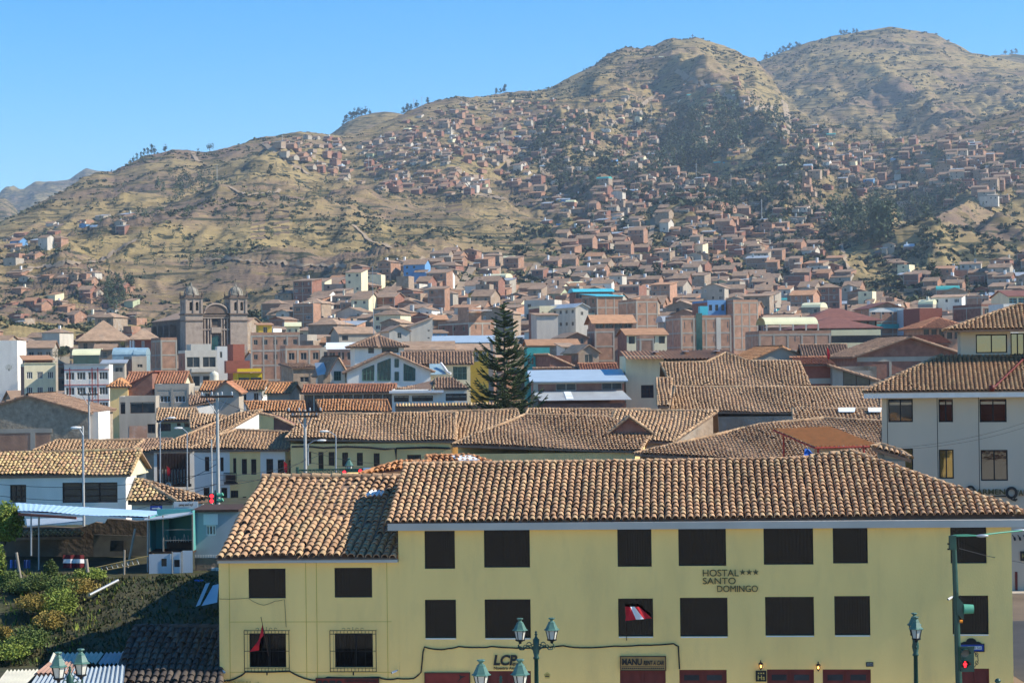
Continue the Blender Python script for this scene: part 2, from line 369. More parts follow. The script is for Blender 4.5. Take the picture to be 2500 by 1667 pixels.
def caps(name, pts, parent, pal='old', r=.14, L=.4):
    """row of half-round ridge tiles along a polyline"""
    mb = MB(); cols = []
    for a, b in zip(pts[:-1], pts[1:]):
        a, b = Vector(a), Vector(b); d = b - a; k = max(1, int(d.length / L)); 
        for i in range(k):
            p = a + d * (i / k); q = a + d * ((i + 1.12) / k); dd = d.normalized(); x = dd.cross(Vector((0, 0, 1))).normalized(); u = x.cross(dd)
            col = np.array(random.choice(PAL[pal])) * random.uniform(.75, 1.15); z = random.uniform(0, .03)
            vs = [p + x * (r * math.cos(t)) + u * (r * math.sin(t) + z) for t in np.linspace(-.4, math.pi + .4, 7)] + [q + x * (r * .82 * math.cos(t)) + u * (r * .82 * math.sin(t) + z - .02) for t in np.linspace(-.4, math.pi + .4, 7)]
            mb.add(vs, [(j, j + 1, j + 8, j + 7) for j in range(6)], 0, True); cols += [(*col, 1)] * 14
    mb.c = cols
    return mb.build(name, 'tile', parent)

# ------------------------------------------------------------------ terrain
def vnoise(x, y, seed):
    xi = np.floor(x).astype(np.int64); yi = np.floor(y).astype(np.int64); xf = x - xi; yf = y - yi
    def h(a, b):
        n = (a * 374761393 + b * 668265263 + seed * 974634777) & 0xffffffff
        n = ((n ^ (n >> 13)) * 1274126177) & 0xffffffff
        return ((n ^ (n >> 16)) & 0xffff) / 65535.0
    u = xf * xf * (3 - 2 * xf); v = yf * yf * (3 - 2 * yf)
    return (h(xi, yi) * (1 - u) + h(xi + 1, yi) * u) * (1 - v) + (h(xi, yi + 1) * (1 - u) + h(xi + 1, yi + 1) * u) * v
def fbm(x, y, seed, o=5, ridged=False):
    s = 0; a = .5
    for i in range(o):
        n = vnoise(x * 2 ** i, y * 2 ** i, seed + i * 17) * 2 - 1
        s = s + a * ((1 - 2 * np.abs(n)) if ridged else n); a *= .5
    return s
def sstep(x, a, b):
    t = np.clip((x - a) / (b - a), 0, 1); return t * t * (3 - 2 * t)
class Sheet:
    """a hillside measured as profile curves: for some image columns, (distance, height) knots from foot to crest"""
    def __init__(s, knots, ridge, ridgeY, amp=10, gully=130, seed=1, rough=2.5, back=.55, flat=.12, keep=.22, terr=False, f0=.8, right=0):
        s.terr = terr; s.f0 = f0; s.right = right
        s.px = np.array(sorted(knots), float); n = len(next(iter(knots.values())))
        Zk = lambda px, kp: kp[1] if len(kp) == 3 else P(px, kp[1], kp[0]).z
        s.Y = np.array([[k[0] for k in knots[p]] for p in sorted(knots)], float); s.Z = np.array([[Zk(p, k) for k in knots[p]] for p in sorted(knots)], float)
        s.rp = np.array([r[0] for r in ridge], float); s.ry = np.array([r[1] for r in ridge], float)
        s.yp = np.array([r[0] for r in ridgeY], float); s.yy = np.array([r[1] for r in ridgeY], float)
        s.amp, s.g, s.seed, s.rough, s.back, s.flat, s.keep = amp, gully, seed, rough, back, flat, keep
        dense = np.linspace(s.px[0], s.px[-1], 1200); s.dx = dense
        yr = np.interp(dense, s.yp, s.yy); pr = np.interp(dense, s.rp, s.ry)
        zr = np.array([P(a, b, c).z for a, b, c in zip(dense, pr, yr)])
        K = [(np.interp(dense, s.px, s.Y[:, i]), np.interp(dense, s.px, s.Z[:, i])) for i in range(n)] + [(yr, zr)]
        ker = np.hanning(61); ker /= ker.sum()
        sm = lambda a: np.convolve(np.pad(a, 30, mode='edge'), ker, 'valid')
        s.K = [(sm(a), sm(b)) for a, b in K[:-1]] + [(sm(yr), zr)]
    def ridge_Y(s, px): return np.interp(px, s.dx, s.K[-1][0])
    def foot_Y(s, px): return np.interp(px, s.dx, s.K[0][0])
    def z(s, px, Y):
        px = np.asarray(px, float); Y = np.asarray(Y, float)
        ks = [(np.interp(px, s.dx, a), np.interp(px, s.dx, b)) for a, b in s.K]
        z = ks[0][1] + 0 * Y
        for (y0, z0), (y1, z1) in zip(ks[:-1], ks[1:]):
            t = np.clip((Y - y0) / np.maximum(y1 - y0, 1), 0, 1); z = np.where(Y > y0, z0 + (z1 - z0) * t, z)
        yr = ks[-1][0]; z = np.where(Y > yr, ks[-1][1] - s.back * (Y - yr) - 3 * sstep(Y - yr, 0, 8), z)
        T = (Y - ks[0][0]) / (yr - ks[0][0]); X = (px - CX) / F * Y
        a = sstep(T, s.flat, s.flat + .3) * (1 - (1 - s.keep) * sstep(T, s.f0, 1.0)) * (1 + s.right * sstep(px, 1150, 1600))
        wx = X + 40 * fbm(X / 150, Y / 150, s.seed + 5, 3); 
        g = fbm(wx / s.g, Y / (s.g * 3.2), s.seed, 5, True)
        z = z + a * s.amp * g + a * s.amp * .5 * fbm(X / 60, Y / 60, s.seed + 9, 4)
        b = sstep(T, s.flat, s.flat + .15)
        if s.terr:
            st = 4.6; zz = z + 1.6 * fbm(X / 90, Y / 60, s.seed + 44, 3); k = np.floor(zz / st); f = zz / st - k; tb = sstep(T, .3, .42) * (1 - sstep(T, .86, .96)) * np.clip(.35 + .9 * fbm(X / 160, Y / 120, s.seed + 48, 2), 0, .8)
            z = z + tb * st * (f ** 3.2 - f)
        return z + (b * (1 - .6 * sstep(T, .9, 1))) * s.rough * fbm(X / 14, Y / 9, s.seed + 21, 4) + b * .6 * s.rough * fbm(X / 45, Y / 6, s.seed + 31, 3)
    def pt(s, px, Y): return Vector(((px - CX) / F * Y, Y, float(s.z(px, Y))))
    def at(s, px, py):
        """nearest point of the hillside seen at a photo position"""
        Ys = np.linspace(float(s.foot_Y(px)), float(s.ridge_Y(px)) + 30, 500); r = ray(px, py); pxs = CX + r.x * F
        zz = s.z(pxs, Ys); ry = EYE + r.z * Ys; k = np.nonzero(zz >= ry)[0]
        if len(k) == 0: return None
        return Vector((r.x * Ys[k[0]], Ys[k[0]], float(zz[k[0]])))
    def build(s, name, m, label, step=4, rows=380, p0=None, p1=None):
        p0 = s.px[0] if p0 is None else p0; p1 = s.px[-1] if p1 is None else p1
        px = np.arange(p0, p1 + step, step); t = np.concatenate([np.linspace(0, 1, rows) ** 1.15, 1 + np.linspace(.004, .3, 26) ** 1.5])
        yf = s.foot_Y(px); yr = s.ridge_Y(px); YY = yf[None] + (yr - yf)[None] * t[:, None]; PX = np.repeat(px[None], len(t), 0)
        Z = s.z(PX, YY); X = (PX - CX) / F * YY; R, C_ = YY.shape
        co = np.stack([X, YY, Z], -1).reshape(-1, 3); i = np.arange(R * C_).reshape(R, C_)
        f = np.stack([i[:-1, :-1], i[:-1, 1:], i[1:, 1:], i[1:, :-1]], -1).reshape(-1, 4)
        me = bpy.data.meshes.new(name); me.vertices.add(len(co)); me.vertices.foreach_set('co', co.ravel())
        me.loops.add(f.size); me.loops.foreach_set('vertex_index', f.ravel().astype(np.int32)); me.polygons.add(len(f))
        me.polygons.foreach_set('loop_start', np.arange(0, f.size, 4, dtype=np.int32)); me.polygons.foreach_set('loop_total', np.full(len(f), 4, dtype=np.int32))
        me.polygons.foreach_set('use_smooth', np.ones(len(f), dtype=bool)); me.materials.append(MATS[m]); me.update(calc_edges=True)
        o = put(name, me); struct(o); tag(o, label, None); return o
k250 = lambda a, b, c, d: [(250, 0, 2.6), (420, 0, 8.5), (600, a), b, c, d]
MAIN = Sheet({
    -300: k250(866, (900, 800), (1150, 700), (1450, 610)), 0: k250(866, (900, 800), (1150, 700), (1450, 625)), 300: k250(866, (900, 795), (1200, 660), (1600, 510)),
    600: k250(864, (900, 772), (1200, 640), (1600, 470)), 800: k250(858, (850, 760), (1180, 645), (1650, 480)), 1000: k250(850, (800, 755), (1200, 625), (1650, 475)),
    1250: k250(842, (820, 745), (1230, 625), (1620, 490)), 1400: k250(838, (850, 740), (1300, 620), (1750, 455)), 1650: k250(838, (900, 735), (1350, 600), (1800, 430)),
    1850: k250(838, (900, 740), (1350, 610), (1800, 430)), 2000: k250(838, (900, 750), (1350, 630), (1750, 460)), 2200: k250(838, (900, 765), (1350, 650), (1700, 490)),
    2500: k250(838, (900, 765), (1300, 660), (1650, 480)), 2800: k250(838, (900, 765), (1300, 660), (1650, 480))},
    [(-300, 640), (0, 553), (64, 521), (138, 478), (202, 441), (245, 425), (282, 427), (308, 415), (361, 385), (425, 367), (500, 367), (563, 356), (638, 340), (691, 331), (792, 329), (840, 333), (880, 325), (914, 317), (957, 300), (1000, 282), (1047, 260), (1127, 239), (1180, 242), (1233, 234), (1340, 225), (1382, 202), (1435, 175), (1488, 138), (1531, 122), (1605, 114), (1658, 99), (1706, 96), (1754, 112), (1807, 128), (1855, 157), (1895, 205), (1935, 262), (2000, 292), (2080, 325), (2150, 342), (2250, 335), (2350, 312), (2420, 288), (2500, 260), (2800, 200)],
    [(-300, 1650), (0, 1700), (300, 1950), (600, 2000), (800, 2100), (1000, 2300), (1250, 2500), (1400, 2600), (1650, 2800), (1850, 2700), (2000, 2300), (2200, 2100), (2800, 2100)], amp=24, gully=150, seed=3, flat=.2, terr=True, right=.7)
PEAK = Sheet({p: [(2300, 480), (2600, 400), (2950, 270 if p > 1950 else 300)] for p in (1600, 1800, 1950, 2100, 2300, 2500, 2850)},
    [(1600, 330), (1750, 260), (1835, 175), (1858, 155), (1913, 133), (1988, 101), (2062, 85), (2126, 74), (2190, 64), (2243, 74), (2296, 85), (2339, 104), (2381, 128), (2434, 140), (2500, 155), (2850, 230)],
    [(1600, 3500), (2850, 3400)], amp=62, gully=230, seed=11, rough=5, flat=.02, keep=.04, f0=.5)
FARR = Sheet({p: [(3300, 420), (3700, 280)] for p in (2200, 2500, 2900)}, [(2200, 180), (2380, 150), (2434, 139), (2470, 141), (2500, 137), (2900, 150)], [(2200, 4200), (2900, 4200)], amp=40, gully=300, seed=14, rough=5)
KNOLL = Sheet({p: [(2350, 420), (2500, 350)] for p in (760, 900, 1060)}, [(760, 360), (820, 322), (850, 300), (883, 284), (914, 276), (945, 272), (980, 277), (1060, 300)], [(760, 2800), (1060, 2800)], amp=10, gully=120, seed=15, rough=3)
FARL = Sheet({p: [(3500, 640), (4500, 560)] for p in (-300, 100, 400)}, [(-300, 500), (0, 484), (14, 475), (32, 472), (52, 476), (64, 468), (90, 449), (134, 449), (173, 444), (196, 428), (213, 420), (240, 424), (400, 420)], [(-300, 5800), (400, 5800)], amp=60, gully=500, seed=18, rough=6)
NEARL = Sheet({p: [(2400, 640), (2800, 580)] for p in (-300, 0, 120)}, [(-300, 440), (0, 481), (15, 484), (32, 496), (50, 520), (80, 560), (120, 600)], [(-300, 3300), (120, 3300)], amp=20, gully=200, seed=19, rough=4)
BLUFF = Sheet({2090: [(880, 770), (940, 745), (1000, 715)], 2180: [(900, 760), (960, 730), (1040, 690)], 2300: [(960, 745), (1060, 700), (1180, 630)], **{p: [(1000, 735), (1130, 690), (1270, 610)] for p in (2400, 2560, 2640)}}, [(2090, 668), (2120, 655), (2150, 636), (2211, 592), (2264, 548), (2317, 517), (2370, 487), (2423, 498), (2455, 528), (2487, 600), (2520, 655), (2560, 700), (2640, 760)], [(2090, 1080), (2200, 1180), (2400, 1420), (2640, 1500)], amp=10, gully=60, seed=23, rough=2.5, back=.7)
SPUR = Sheet({1930: [(850, 760), (1050, 700), (1300, 628)], 1990: [(850, 760), (1050, 700), (1250, 640)], 2100: [(820, 790), (930, 740), (1040, 690)], 2200: [(820, 790), (880, 762), (940, 735)], 2320: [(820, 800), (880, 790), (940, 780)]}, [(1930, 575), (1960, 550), (2000, 529), (2052, 549), (2094, 580), (2137, 632), (2180, 686), (2230, 722), (2260, 750), (2320, 800)], [(1930, 1440), (1990, 1480), (2060, 1400), (2137, 1200), (2230, 1020), (2320, 1000)], amp=7, gully=60, seed=27, rough=2, back=.45)
MAIN.build('hill', 'dry_hill', 'long grassy hillside behind the town with terraces and scrub', 3.5, 420)
PEAK.build('mountain', 'dry_hill', 'rounded brown mountain at the upper right', 5, 300)
FARR.build('mountain', 'scrub_hill', 'farther mountain shoulder at the right edge', 8, 80)
KNOLL.build('hill', 'dry_hill', 'small rounded hill behind the skyline houses', 5, 90)
FARL.build('mountain', 'scrub_hill', 'far blue mountains at the left edge', 6, 90)
NEARL.build('hill', 'scrub_hill', 'hill shoulder low at the left edge', 6, 90)
BLUFF.build('hill', 'bare_hill', 'bare eroded bluff at the right', 3.5, 160)
SPUR.build('hill', 'bare_hill', 'bare grassy spur running down into the town', 3.5, 120)
def ground_z(Y):
    return float(np.interp(Y, [-60, 105, 180, 250, 420, 7000], [0, 0, .7, 2.4, 3.5, 3.5]))
def town_z(px, Y): return ground_z(Y) if Y < 252 else float(MAIN.z(px, Y))
mb = MB(); ys = [-60, 40, 78, 105, 140, 180, 250, 300, 420, 1200, 7000]; xs = [-3500, -600, -200, 0, 200, 600, 3500]
mb.add([(x, y, ground_z(y)) for y in ys for x in xs], [(i * 7 + j, i * 7 + j + 1, i * 7 + j + 8, i * 7 + j + 7) for i in range(len(ys) - 1) for j in range(6)])
struct(mb.build('ground', 'earth'))
# the avenue in front of the hostel and the side street to its right
mb = MB(); mb.box(-60, 60, 66, 77.4, -.3, .004); struct(mb.build('road', 'asphalt'))
mb = MB(); mb.box(-90, 90, -50, 66, -.3, .12); struct(mb.build('plaza', 'paving'))  # unseen ground, added pale to bounce warm light onto the hostel front
mb = MB(); mb.box(21.2, 31, 77.4, 119, -.3, .008); struct(mb.build('street', 'asphalt'))
mb = MB(); mb.box(-60, 20.9, 77.7, 84, -.3, .14); mb.box(-60, 20.9, 77.4, 77.697, -.3, .15, 1); struct(mb.build('pavement', ['paving', 'concrete_pale']))
mb = MB(); mb.box(23.2, 60, 117, 122.5, -.3, .15); struct(mb.build('pavement', 'paving'))

# ------------------------------------------------------------------ front: the hostel and its lower annex
RZ = math.radians(-4.6)
FO = P(972, 1300, 81.4); FO.z = 0                                   # facade: left corner of the main block on the pavement
FD = rot2(RZ) @ Vector((1, 0, 0)); FN = rot2(RZ) @ Vector((0, -1, 0))
def fac(px, py):                                                    # photo position -> (u along the facade, z)
    q = on_plane(px, py, FO, FN); return (q - FO).dot(FD), q.z
def frect(x0, y0, x1, y1):
    a = fac(x0, y1); b = fac(x1, y0); return a[0], b[0], a[1], b[1]
GZ = .14
def window_unit(parent, r, depth, kind='window', frame='black_iron', glass='glass_dark', fr=.035, mull=(), curtain=True, y=0., trans=()):
    """a window set back in its opening: frame and mullions, with the pane as a sub-part; r = (u0,u1,z0,z1)"""
    u0, u1, z0, z1 = r; f = MB()
    f.box(u0, u0 + fr, y + depth - .04, y + depth + .02, z0, z1); f.box(u1 - fr, u1, y + depth - .04, y + depth + .02, z0, z1)
    f.box(u0 + fr, u1 - fr, y + depth - .04, y + depth + .02, z0, z0 + fr); f.box(u0 + fr, u1 - fr, y + depth - .04, y + depth + .02, z1 - fr, z1)
    for t in mull: x = u0 + (u1 - u0) * t; f.box(x - fr / 2, x + fr / 2, y + depth - .035, y + depth + .015, z0 + fr, z1 - fr)
    for t in trans: z = z0 + (z1 - z0) * t; f.box(u0 + fr, u1 - fr, y + depth - .03, y + depth + .01, z - fr / 2, z + fr / 2)
    o = f.build(kind, frame, parent)
    p = MB(); p.box(u0 + fr, u1 - fr, y + depth, y + depth + .008, z0 + fr, z1 - fr); p.build('pane', glass, o)
    if curtain:
        k = MB(); n = 26; xs = [u0 + fr + (u1 - u0 - 2 * fr) * i / n for i in range(n + 1)]
        cl, cr = (random.uniform(-.1, .0), random.uniform(.2, .7)) if random.random() < .5 else (random.uniform(.3, .75), 1.1)
        for i in range(n):
            if cl < (i + .5) / n < cr: continue
            k.quad((xs[i], y + depth + .12 + .03 * (i % 2), z0 + fr), (xs[i + 1], y + depth + .12 + .03 * ((i + 1) % 2), z0 + fr), (xs[i + 1], y + depth + .12 + .03 * ((i + 1) % 2), z1 - fr), (xs[i], y + depth + .12 + .03 * (i % 2), z1 - fr))
        k.build('curtain', 'curtain', o)
    return o
def roof_plane(pxs, o, pitch, rz, root, drop=0):
    """photo outline of a roof slope -> points in the root's coordinates, on the plane through o"""
    n = rot2(rz) @ Vector((0, -math.sin(pitch), math.cos(pitch)))
    inv = root.matrix_basis.inverted() if root else Matrix()
    return [inv @ on_plane(x, y, o, n) for x, y in pxs]
def set_root(o): bpy.context.view_layer.update(); return o

main = thing('hostel_building', 'long three storey yellow hostel with a big barrel tiled roof at the front', 'hostel', FO, RZ)
set_root(main)
UP = [(1037, 1295, 1110, 1388), (1182, 1293, 1293, 1385), (1508, 1289, 1590, 1383), (1657, 1287, 1772, 1381), (1865, 1285, 1985, 1378), (2034, 1283, 2118, 1375), (2321, 1281, 2408, 1375)]
LO = [(1038, 1463, 1113, 1557), (1184, 1462, 1295, 1557), (1510, 1460, 1594, 1553), (1661, 1458, 1776, 1553), (1869, 1456, 1987, 1551), (2038, 1454, 2124, 1550), (2326, 1453, 2413, 1548)]
DOORS = [(1190, 1637, 1296), (1515, 1636, 1625), (1660, 1634, 1774), (1874, 1633, 1987), (2010, 1633, 2126), (2350, 1631, 2415)]
WT = fac(972, 1293.5)[1]; W_ = fac(2469, 1295)[0]; D_ = 11.5
wr = [frect(*r) for r in UP + LO]; dr = []
for x0, y0, x1 in DOORS: a = frect(x0, y0, x1, y0 + 120); dr.append((a[0], a[1], GZ + .02, a[3]))
mb = MB(); mb.wall((0, 0), (W_, 0), GZ, WT, wr + dr, .16)
mb.quad((0, D_, GZ), (0, 0, GZ), (0, 0, WT), (0, D_, WT)); mb.quad((W_, 0, GZ), (W_, D_, GZ), (W_, D_, WT), (W_, 0, WT)); mb.quad((W_, D_, GZ), (0, D_, GZ), (0, D_, WT), (W_, D_, WT))
mb.build('wall', 'yellow_plaster', main)
for i, r in enumerate(wr):
    o = window_unit(main, r, .15)
    if i > 6:
        sb = MB(); sb.box(r[0] + .02, r[1] - .02, -.012, .1, r[2] - .045, r[2] - .003); sb.build('sill', 'white_trim', o)
for i, r in enumerate(dr):
    d = MB(); d.box(r[0], r[1], .1, .14, r[2], r[3]); 
    for t in (.02, .5, .98): x = r[0] + (r[1] - r[0]) * t; d.box(x - .04, x + .04, .05, .1, r[2], r[3])
    d.box(r[0] + .04, r[1] - .04, .06, .1, r[3] - .1, r[3])
    dd = d.build('door', 'door_red', main)
    if i in (2, 3, 4):
        g = MB()
        for t0, t1 in ((.1, .42), (.58, .9)): g.box(r[0] + (r[1] - r[0]) * t0, r[0] + (r[1] - r[0]) * t1, .085, .098, r[2] + .9, r[3] - .22)
        g.build('pane', 'glass_room', dd)
    elif i == 1:
        g = MB(); g.box(r[0] + .25, r[1] - .3, .07, .098, r[2] + .5, r[3] - .55); g.build('opening', 'letter_dark', dd)
mb = MB(); mb.box(.3, W_ - .3, .75, .8, GZ + .05, WT - .05); mb.build('dark_backing', 'black_iron', main)  # black sheet that paints the rooms' darkness behind the windows
# roof
eo = P(1250, 1279, 81.4 - .6); PT = math.radians(20.5)
fr = roof_plane([(945, 1283), (2532, 1260), (2076, 1107), (1930, 1127), (985, 1138)], eo, PT, RZ, main)
fr[0].z = fr[1].z = (fr[0].z + fr[1].z) / 2
cup = Vector((0, math.cos(PT), math.sin(PT)))
tiles('roof', fr, (1, 0, 0), cup, main, 'hostal', .282, .35, 7, thick=.05)
eL, eR, pk, rB, rA = fr
def back(p, ridge_y): return Vector((p.x, 2 * ridge_y - p.y, p.z))
bs = MB(); br = [rA, rB, pk, back(eR, pk.y), back(eL, rA.y)]
bs.slab([rA, rB, back(Vector((rB.x, eL.y, eL.z)), rB.y), back(eL, rA.y)], (0, 0, -.1)); bs.slab([rB, pk, back(eR, pk.y), back(Vector((rB.x, eL.y, eL.z)), rB.y)], (0, 0, -.1))
bs.slab([eR, back(eR, pk.y), pk], (0, 0, -.1)); bs.build('back_roof', 'clay_far', main)
caps('ridge_tiles', [rA + Vector((0, 0, .05)), rB + Vector((0, 0, .05)), pk + Vector((0, 0, .06))], main, 'hostal', .15, .42)
caps('hip_tiles', [eR + Vector((-.1, 0, .07)), pk + Vector((0, 0, .07))], main, 'hostal', .16, .42)
fs = MB(); fs.box(eL.x + .02, eR.x - .04, eL.y - .02, .45, WT + .005, eL.z - .004); fs.box(eL.x + .04, .3, .45, D_, WT + .005, eL.z - .03)
fs.build('fascia', 'fascia_grey', main)
gb = MB(); gb.poly([(.05, .0, eL.z - .06), (.05, rA.y, rA.z - .1), (.05, 2 * rA.y, eL.z - .06)]); gb.build('gable', 'yellow_plaster', main)

annex = thing('hostel_building', 'lower two window wide yellow annex left of the long hostel, its tiled roof partly shaded', 'hostel', FO, RZ)
set_root(annex)
au0 = fac(534, 1400)[0]; AT = fac(760, 1372)[1]
AW = [(607, 1387, 697, 1460), (817, 1385, 908, 1458), (609, 1545, 698, 1628), (818, 1545, 910, 1628)]
ar = [frect(*r) for r in AW]
mb = MB(); mb.wall((au0, .0), (-.005, .0), GZ, AT, [(a - au0, b - au0, c, d) for a, b, c, d in ar], .14)
mb.quad((au0, 21, GZ), (au0, 0, GZ), (au0, 0, AT), (au0, 21, AT)); mb.quad((-.005, 21, GZ), (au0, 21, GZ), (au0, 21, AT), (-.005, 21, AT))
mb.build('wall', 'yellow_plaster', annex)
for i, r in enumerate(ar): window_unit(annex, r, .11, mull=(.55,) if i > 1 else (), glass='glass_dark')
mb = MB(); mb.box(au0 + .3, -.3, .75, .8, GZ + .05, AT - .05); mb.build('dark_backing', 'black_iron', annex)  # black sheet again, painted darkness behind the annex windows
gv = MB()                                                            # grooves scored in the plaster, 3 mm proud strips of darker render
for px in (560, 747, 773, 945): u = fac(px, 1450)[0]; gv.box(u - .012, u + .012, -.004, -.001, GZ + 1, AT)
for py in (1517, 1640): z = fac(760, py)[1]; gv.box(au0 + .4, -.3, -.0035, -.0015, z - .01, z + .01)
gv.build('render_joint', 'ochre_plaster', annex)
AP = math.radians(19); ao = P(760, 1364, 81.9 - .5)
af = roof_plane([(527, 1367), (969, 1361), (985, 1165), (640, 1165)], ao, AP, RZ, annex)
af[0].z = af[1].z = (af[0].z + af[1].z) / 2
tiles('roof', af, (1, 0, 0), (af[3] - af[0]), annex, 'golden' if False else 'hostal', .32, .40, 7, jit=1.4, thick=.05)
caps('ridge_tiles', [af[3] + Vector((0, 0, .04)), af[2] + Vector((0, 0, .04))], annex, 'hostal', .14, .42)
bs = MB(); dy = af[2].y - af[1].y; bs.slab([af[3], af[2], af[2] + Vector((0, dy, -af[2].z + af[1].z)), af[3] + Vector((0, dy, -af[2].z + af[1].z))], (0, 0, -.1)); bs.build('back_roof', 'clay_far', annex)

fs = MB(); fs.box(af[0].x + .05, -.02, af[0].y + .06, .3, AT + .005, af[0].z - .05); fs.build('fascia', 'fascia_grey', annex)
rw = MB(); rw.box(-7.0, -.6, 12.5, 31, 0, 7.7); rw.build('shade_block', 'yellow_plaster', annex)  # unseen block added behind the annex to throw shade on the bank
gb = MB(); gb.poly([(au0 + .02, 0, AT), (au0 + .02, 2 * af[3].y, AT), (af[3].x, af[3].y, af[3].z - .12)]); gb.build('gable', 'yellow_plaster', annex)
sh = MB()                                                            # bright patched sheet on the annex roof
pp = roof_plane([(905, 1214), (940, 1214), (933, 1226), (888, 1226)], ao, AP, RZ, annex)
for i in range(4):
    a = pp[3].lerp(pp[2], (i + .05) / 4); b = pp[3].lerp(pp[2], (i + .85) / 4); c = pp[0].lerp(pp[1], (i + .85) / 4); d = pp[0].lerp(pp[1], (i + .05) / 4); up = Vector((0, -.02, .26))
    m_ = (a + b) / 2 + Vector((0, 0, .09)); m2 = (c + d) / 2 + Vector((0, 0, .09))
    sh.quad(a + up, m_ + up, m2 + up, d + up); sh.quad(m_ + up, b + up, c + up, m2 + up)
sh.build('roof_patch', 'white_sheet', annex)
# window grilles
for i, (x0, y0, x1, y1) in enumerate([(599, 1537, 707, 1637), (808, 1537, 919, 1637)]):
    u0, u1, z0, z1 = frect(x0, y0, x1, y1); g = MB(); q = -.16; r = .012
    for z in (z0, z0 + .14, z1 - .14, z1, (z0 + z1) / 2): g.tube([(u0, q, z), (u1, q, z)], r, 5)
    n = 13
    for k in range(n + 1):
        u = u0 + (u1 - u0) * k / n
        for a, b in (((z0, z0 + .14), (z1 - .14, z1)) if 0 < k < n else ((z0, z1),)): g.tube([(u, q, a), (u, q, b)], r * (1.3 if k in (0, n) else .8), 4)
        if k % 3 == 1: g.tube([(u, q, z0), (u, q, z1)], .005, 4)
    for s_ in (-1, 1):
        for k in range(2):
            cx = (u0 + u1) / 2 + s_ * (.16 + .2 * k)
            g.tube([(cx + s_ * .07 * math.cos(t) * (1 - t / 9), q, z1 + .05 + .05 * math.sin(t)) for t in np.linspace(0, 5.5, 12)], .007, 4)
    g.tube([((u0 + u1) / 2, q, z1), ((u0 + u1) / 2, q, z1 + .14)], .008, 4); g.tube([((u0 + u1) / 2, q, z0 - .14), ((u0 + u1) / 2, q, z0)], .03, 5)
    for u in (u0, u1):
        for z in (z0, z1): g.tube([(u, q, z), (u, .0, z)], r, 4)
    g.build('window_grille', 'black_iron', annex)

def fthing(name, label, cat, group=None): t = thing(name, label, cat, FO, RZ, group); return t
def F3(px, py, q=0): u, z = fac(px, py); return Vector((u, -q, z))
# lettering and signs on the facade
t = fthing('hotel_sign', 'dark metal letters HOSTAL SANTO DOMINGO with three stars on the yellow wall', 'sign')
for s_, x0, y0, x1, y1 in (('HOSTAL', 1716, 1389, 1803, 1406), ('SANTO', 1716, 1409, 1796, 1425), ('DOMINGO', 1751, 1428, 1850, 1444)):
    u0, u1, z0, z1 = frect(x0, y0, x1, y1); lettering('letters', s_, u0, u1, z0, z1, -.03, t, 'letter_bronze', .015)
for cx in (1813, 1829, 1845):
    c = F3(cx, 1396, .03); st = MB(); st.slab([c + Vector(((.125 if k % 2 == 0 else .05) * math.sin(k * math.pi / 5), 0, (.125 if k % 2 == 0 else .05) * math.cos(k * math.pi / 5))) for k in range(10)], (0, .03, 0)); st.build('star', 'letter_bronze', t)
t = fthing('airline_sign', 'dark raised letters LCPeru with Nuestra Aerolinea beneath on yellow wall', 'sign')
u0, u1, z0, z1 = frect(1205, 1597, 1263, 1623); lettering('letters', 'LCP', u0, u1, z0, z1, -.03, t, 'letter_dark', .015, .035, .18)
u0, u1, z0, z1 = frect(1251, 1614, 1276, 1624); lettering('letters', 'erú', u0, u1, z0, z1, -.03, t, 'letter_dark', .01, .01, .18)
u0, u1, z0, z1 = frect(1206, 1626, 1284, 1633); lettering('letters', 'Nuestra Aerolínea', u0, u1, z0, z1, -.02, t, 'letter_dark', .01, .01)
def board(name, label, r, m, edge, th=.06, q=.0):
    t = fthing(name, label, 'sign'); u0, u1, z0, z1 = frect(*r); b = MB(); b.box(u0, u1, -q - th, -q - .002, z0, z1); b.build('board', m, t)
    e = MB(); w_ = .03
    e.box(u0 - w_, u1 + w_, -q - th - .02, -q - .004, z1, z1 + w_); e.box(u0 - w_, u1 + w_, -q - th - .02, -q - .004, z0 - w_, z0); e.box(u0 - w_, u0, -q - th - .02, -q - .004, z0, z1); e.box(u1, u1 + w_, -q - th - .02, -q - .004, z0, z1)
    e.build('frame', edge, t); return t, (u0, u1, z0, z1), -q - th
t, r, q = board('shop_sign', 'tan wooden board MANU RENT A CAR over a dark red door', (1516, 1602, 1624, 1634), 'sign_tan', 'wood_dark')
for s_, x0, y0, x1, y1, b in (('MANU', 1519, 1606, 1567, 1622, .03), ('RENT A CAR', 1571, 1611, 1621, 1622, .02)):
    u0, u1, z0, z1 = frect(x0, y0, x1, y1); lettering('letters', s_, u0, u1, z0, z1, q - .01, t, 'letter_dark', .008, b, .2 if b < .03 else 0)
b = MB(); u0, u1, z0, z1 = frect(1518, 1625, 1622, 1626); b.box(u0, u1, q - .006, q - .001, z0, z1)
for k in range(22): a0 = u0 + (u1 - u0) * (k + .15) / 22; b.box(a0, a0 + (u1 - u0) * .7 / 22, q - .006, q - .001, z0 - .09, z0 - .035)
b.build('small_print', 'letter_dark', t)
t, r, q = board('advertising_board', 'dark red board with a swallow shape beside the airline office', (1039, 1642, 1146, 1700), 'sign_red', 'wood_dark')
b = MB(); c = F3(1124, 1652, -q + .004); b.slab([c + Vector(p) for p in ((-.05, 0, .12), (.06, 0, .05), (.24, 0, .06), (.05, 0, -.03), (-.12, 0, -.2), (-.01, 0, -.02))], (0, .004, 0)); b.build('emblem', 'letter_dark', t)
t, r, q = board('photo_shop_sign', 'dark red photo shop sign with large letters FOTO', (774, 1655, 924, 1700), 'sign_red', 'wood_dark', .1)
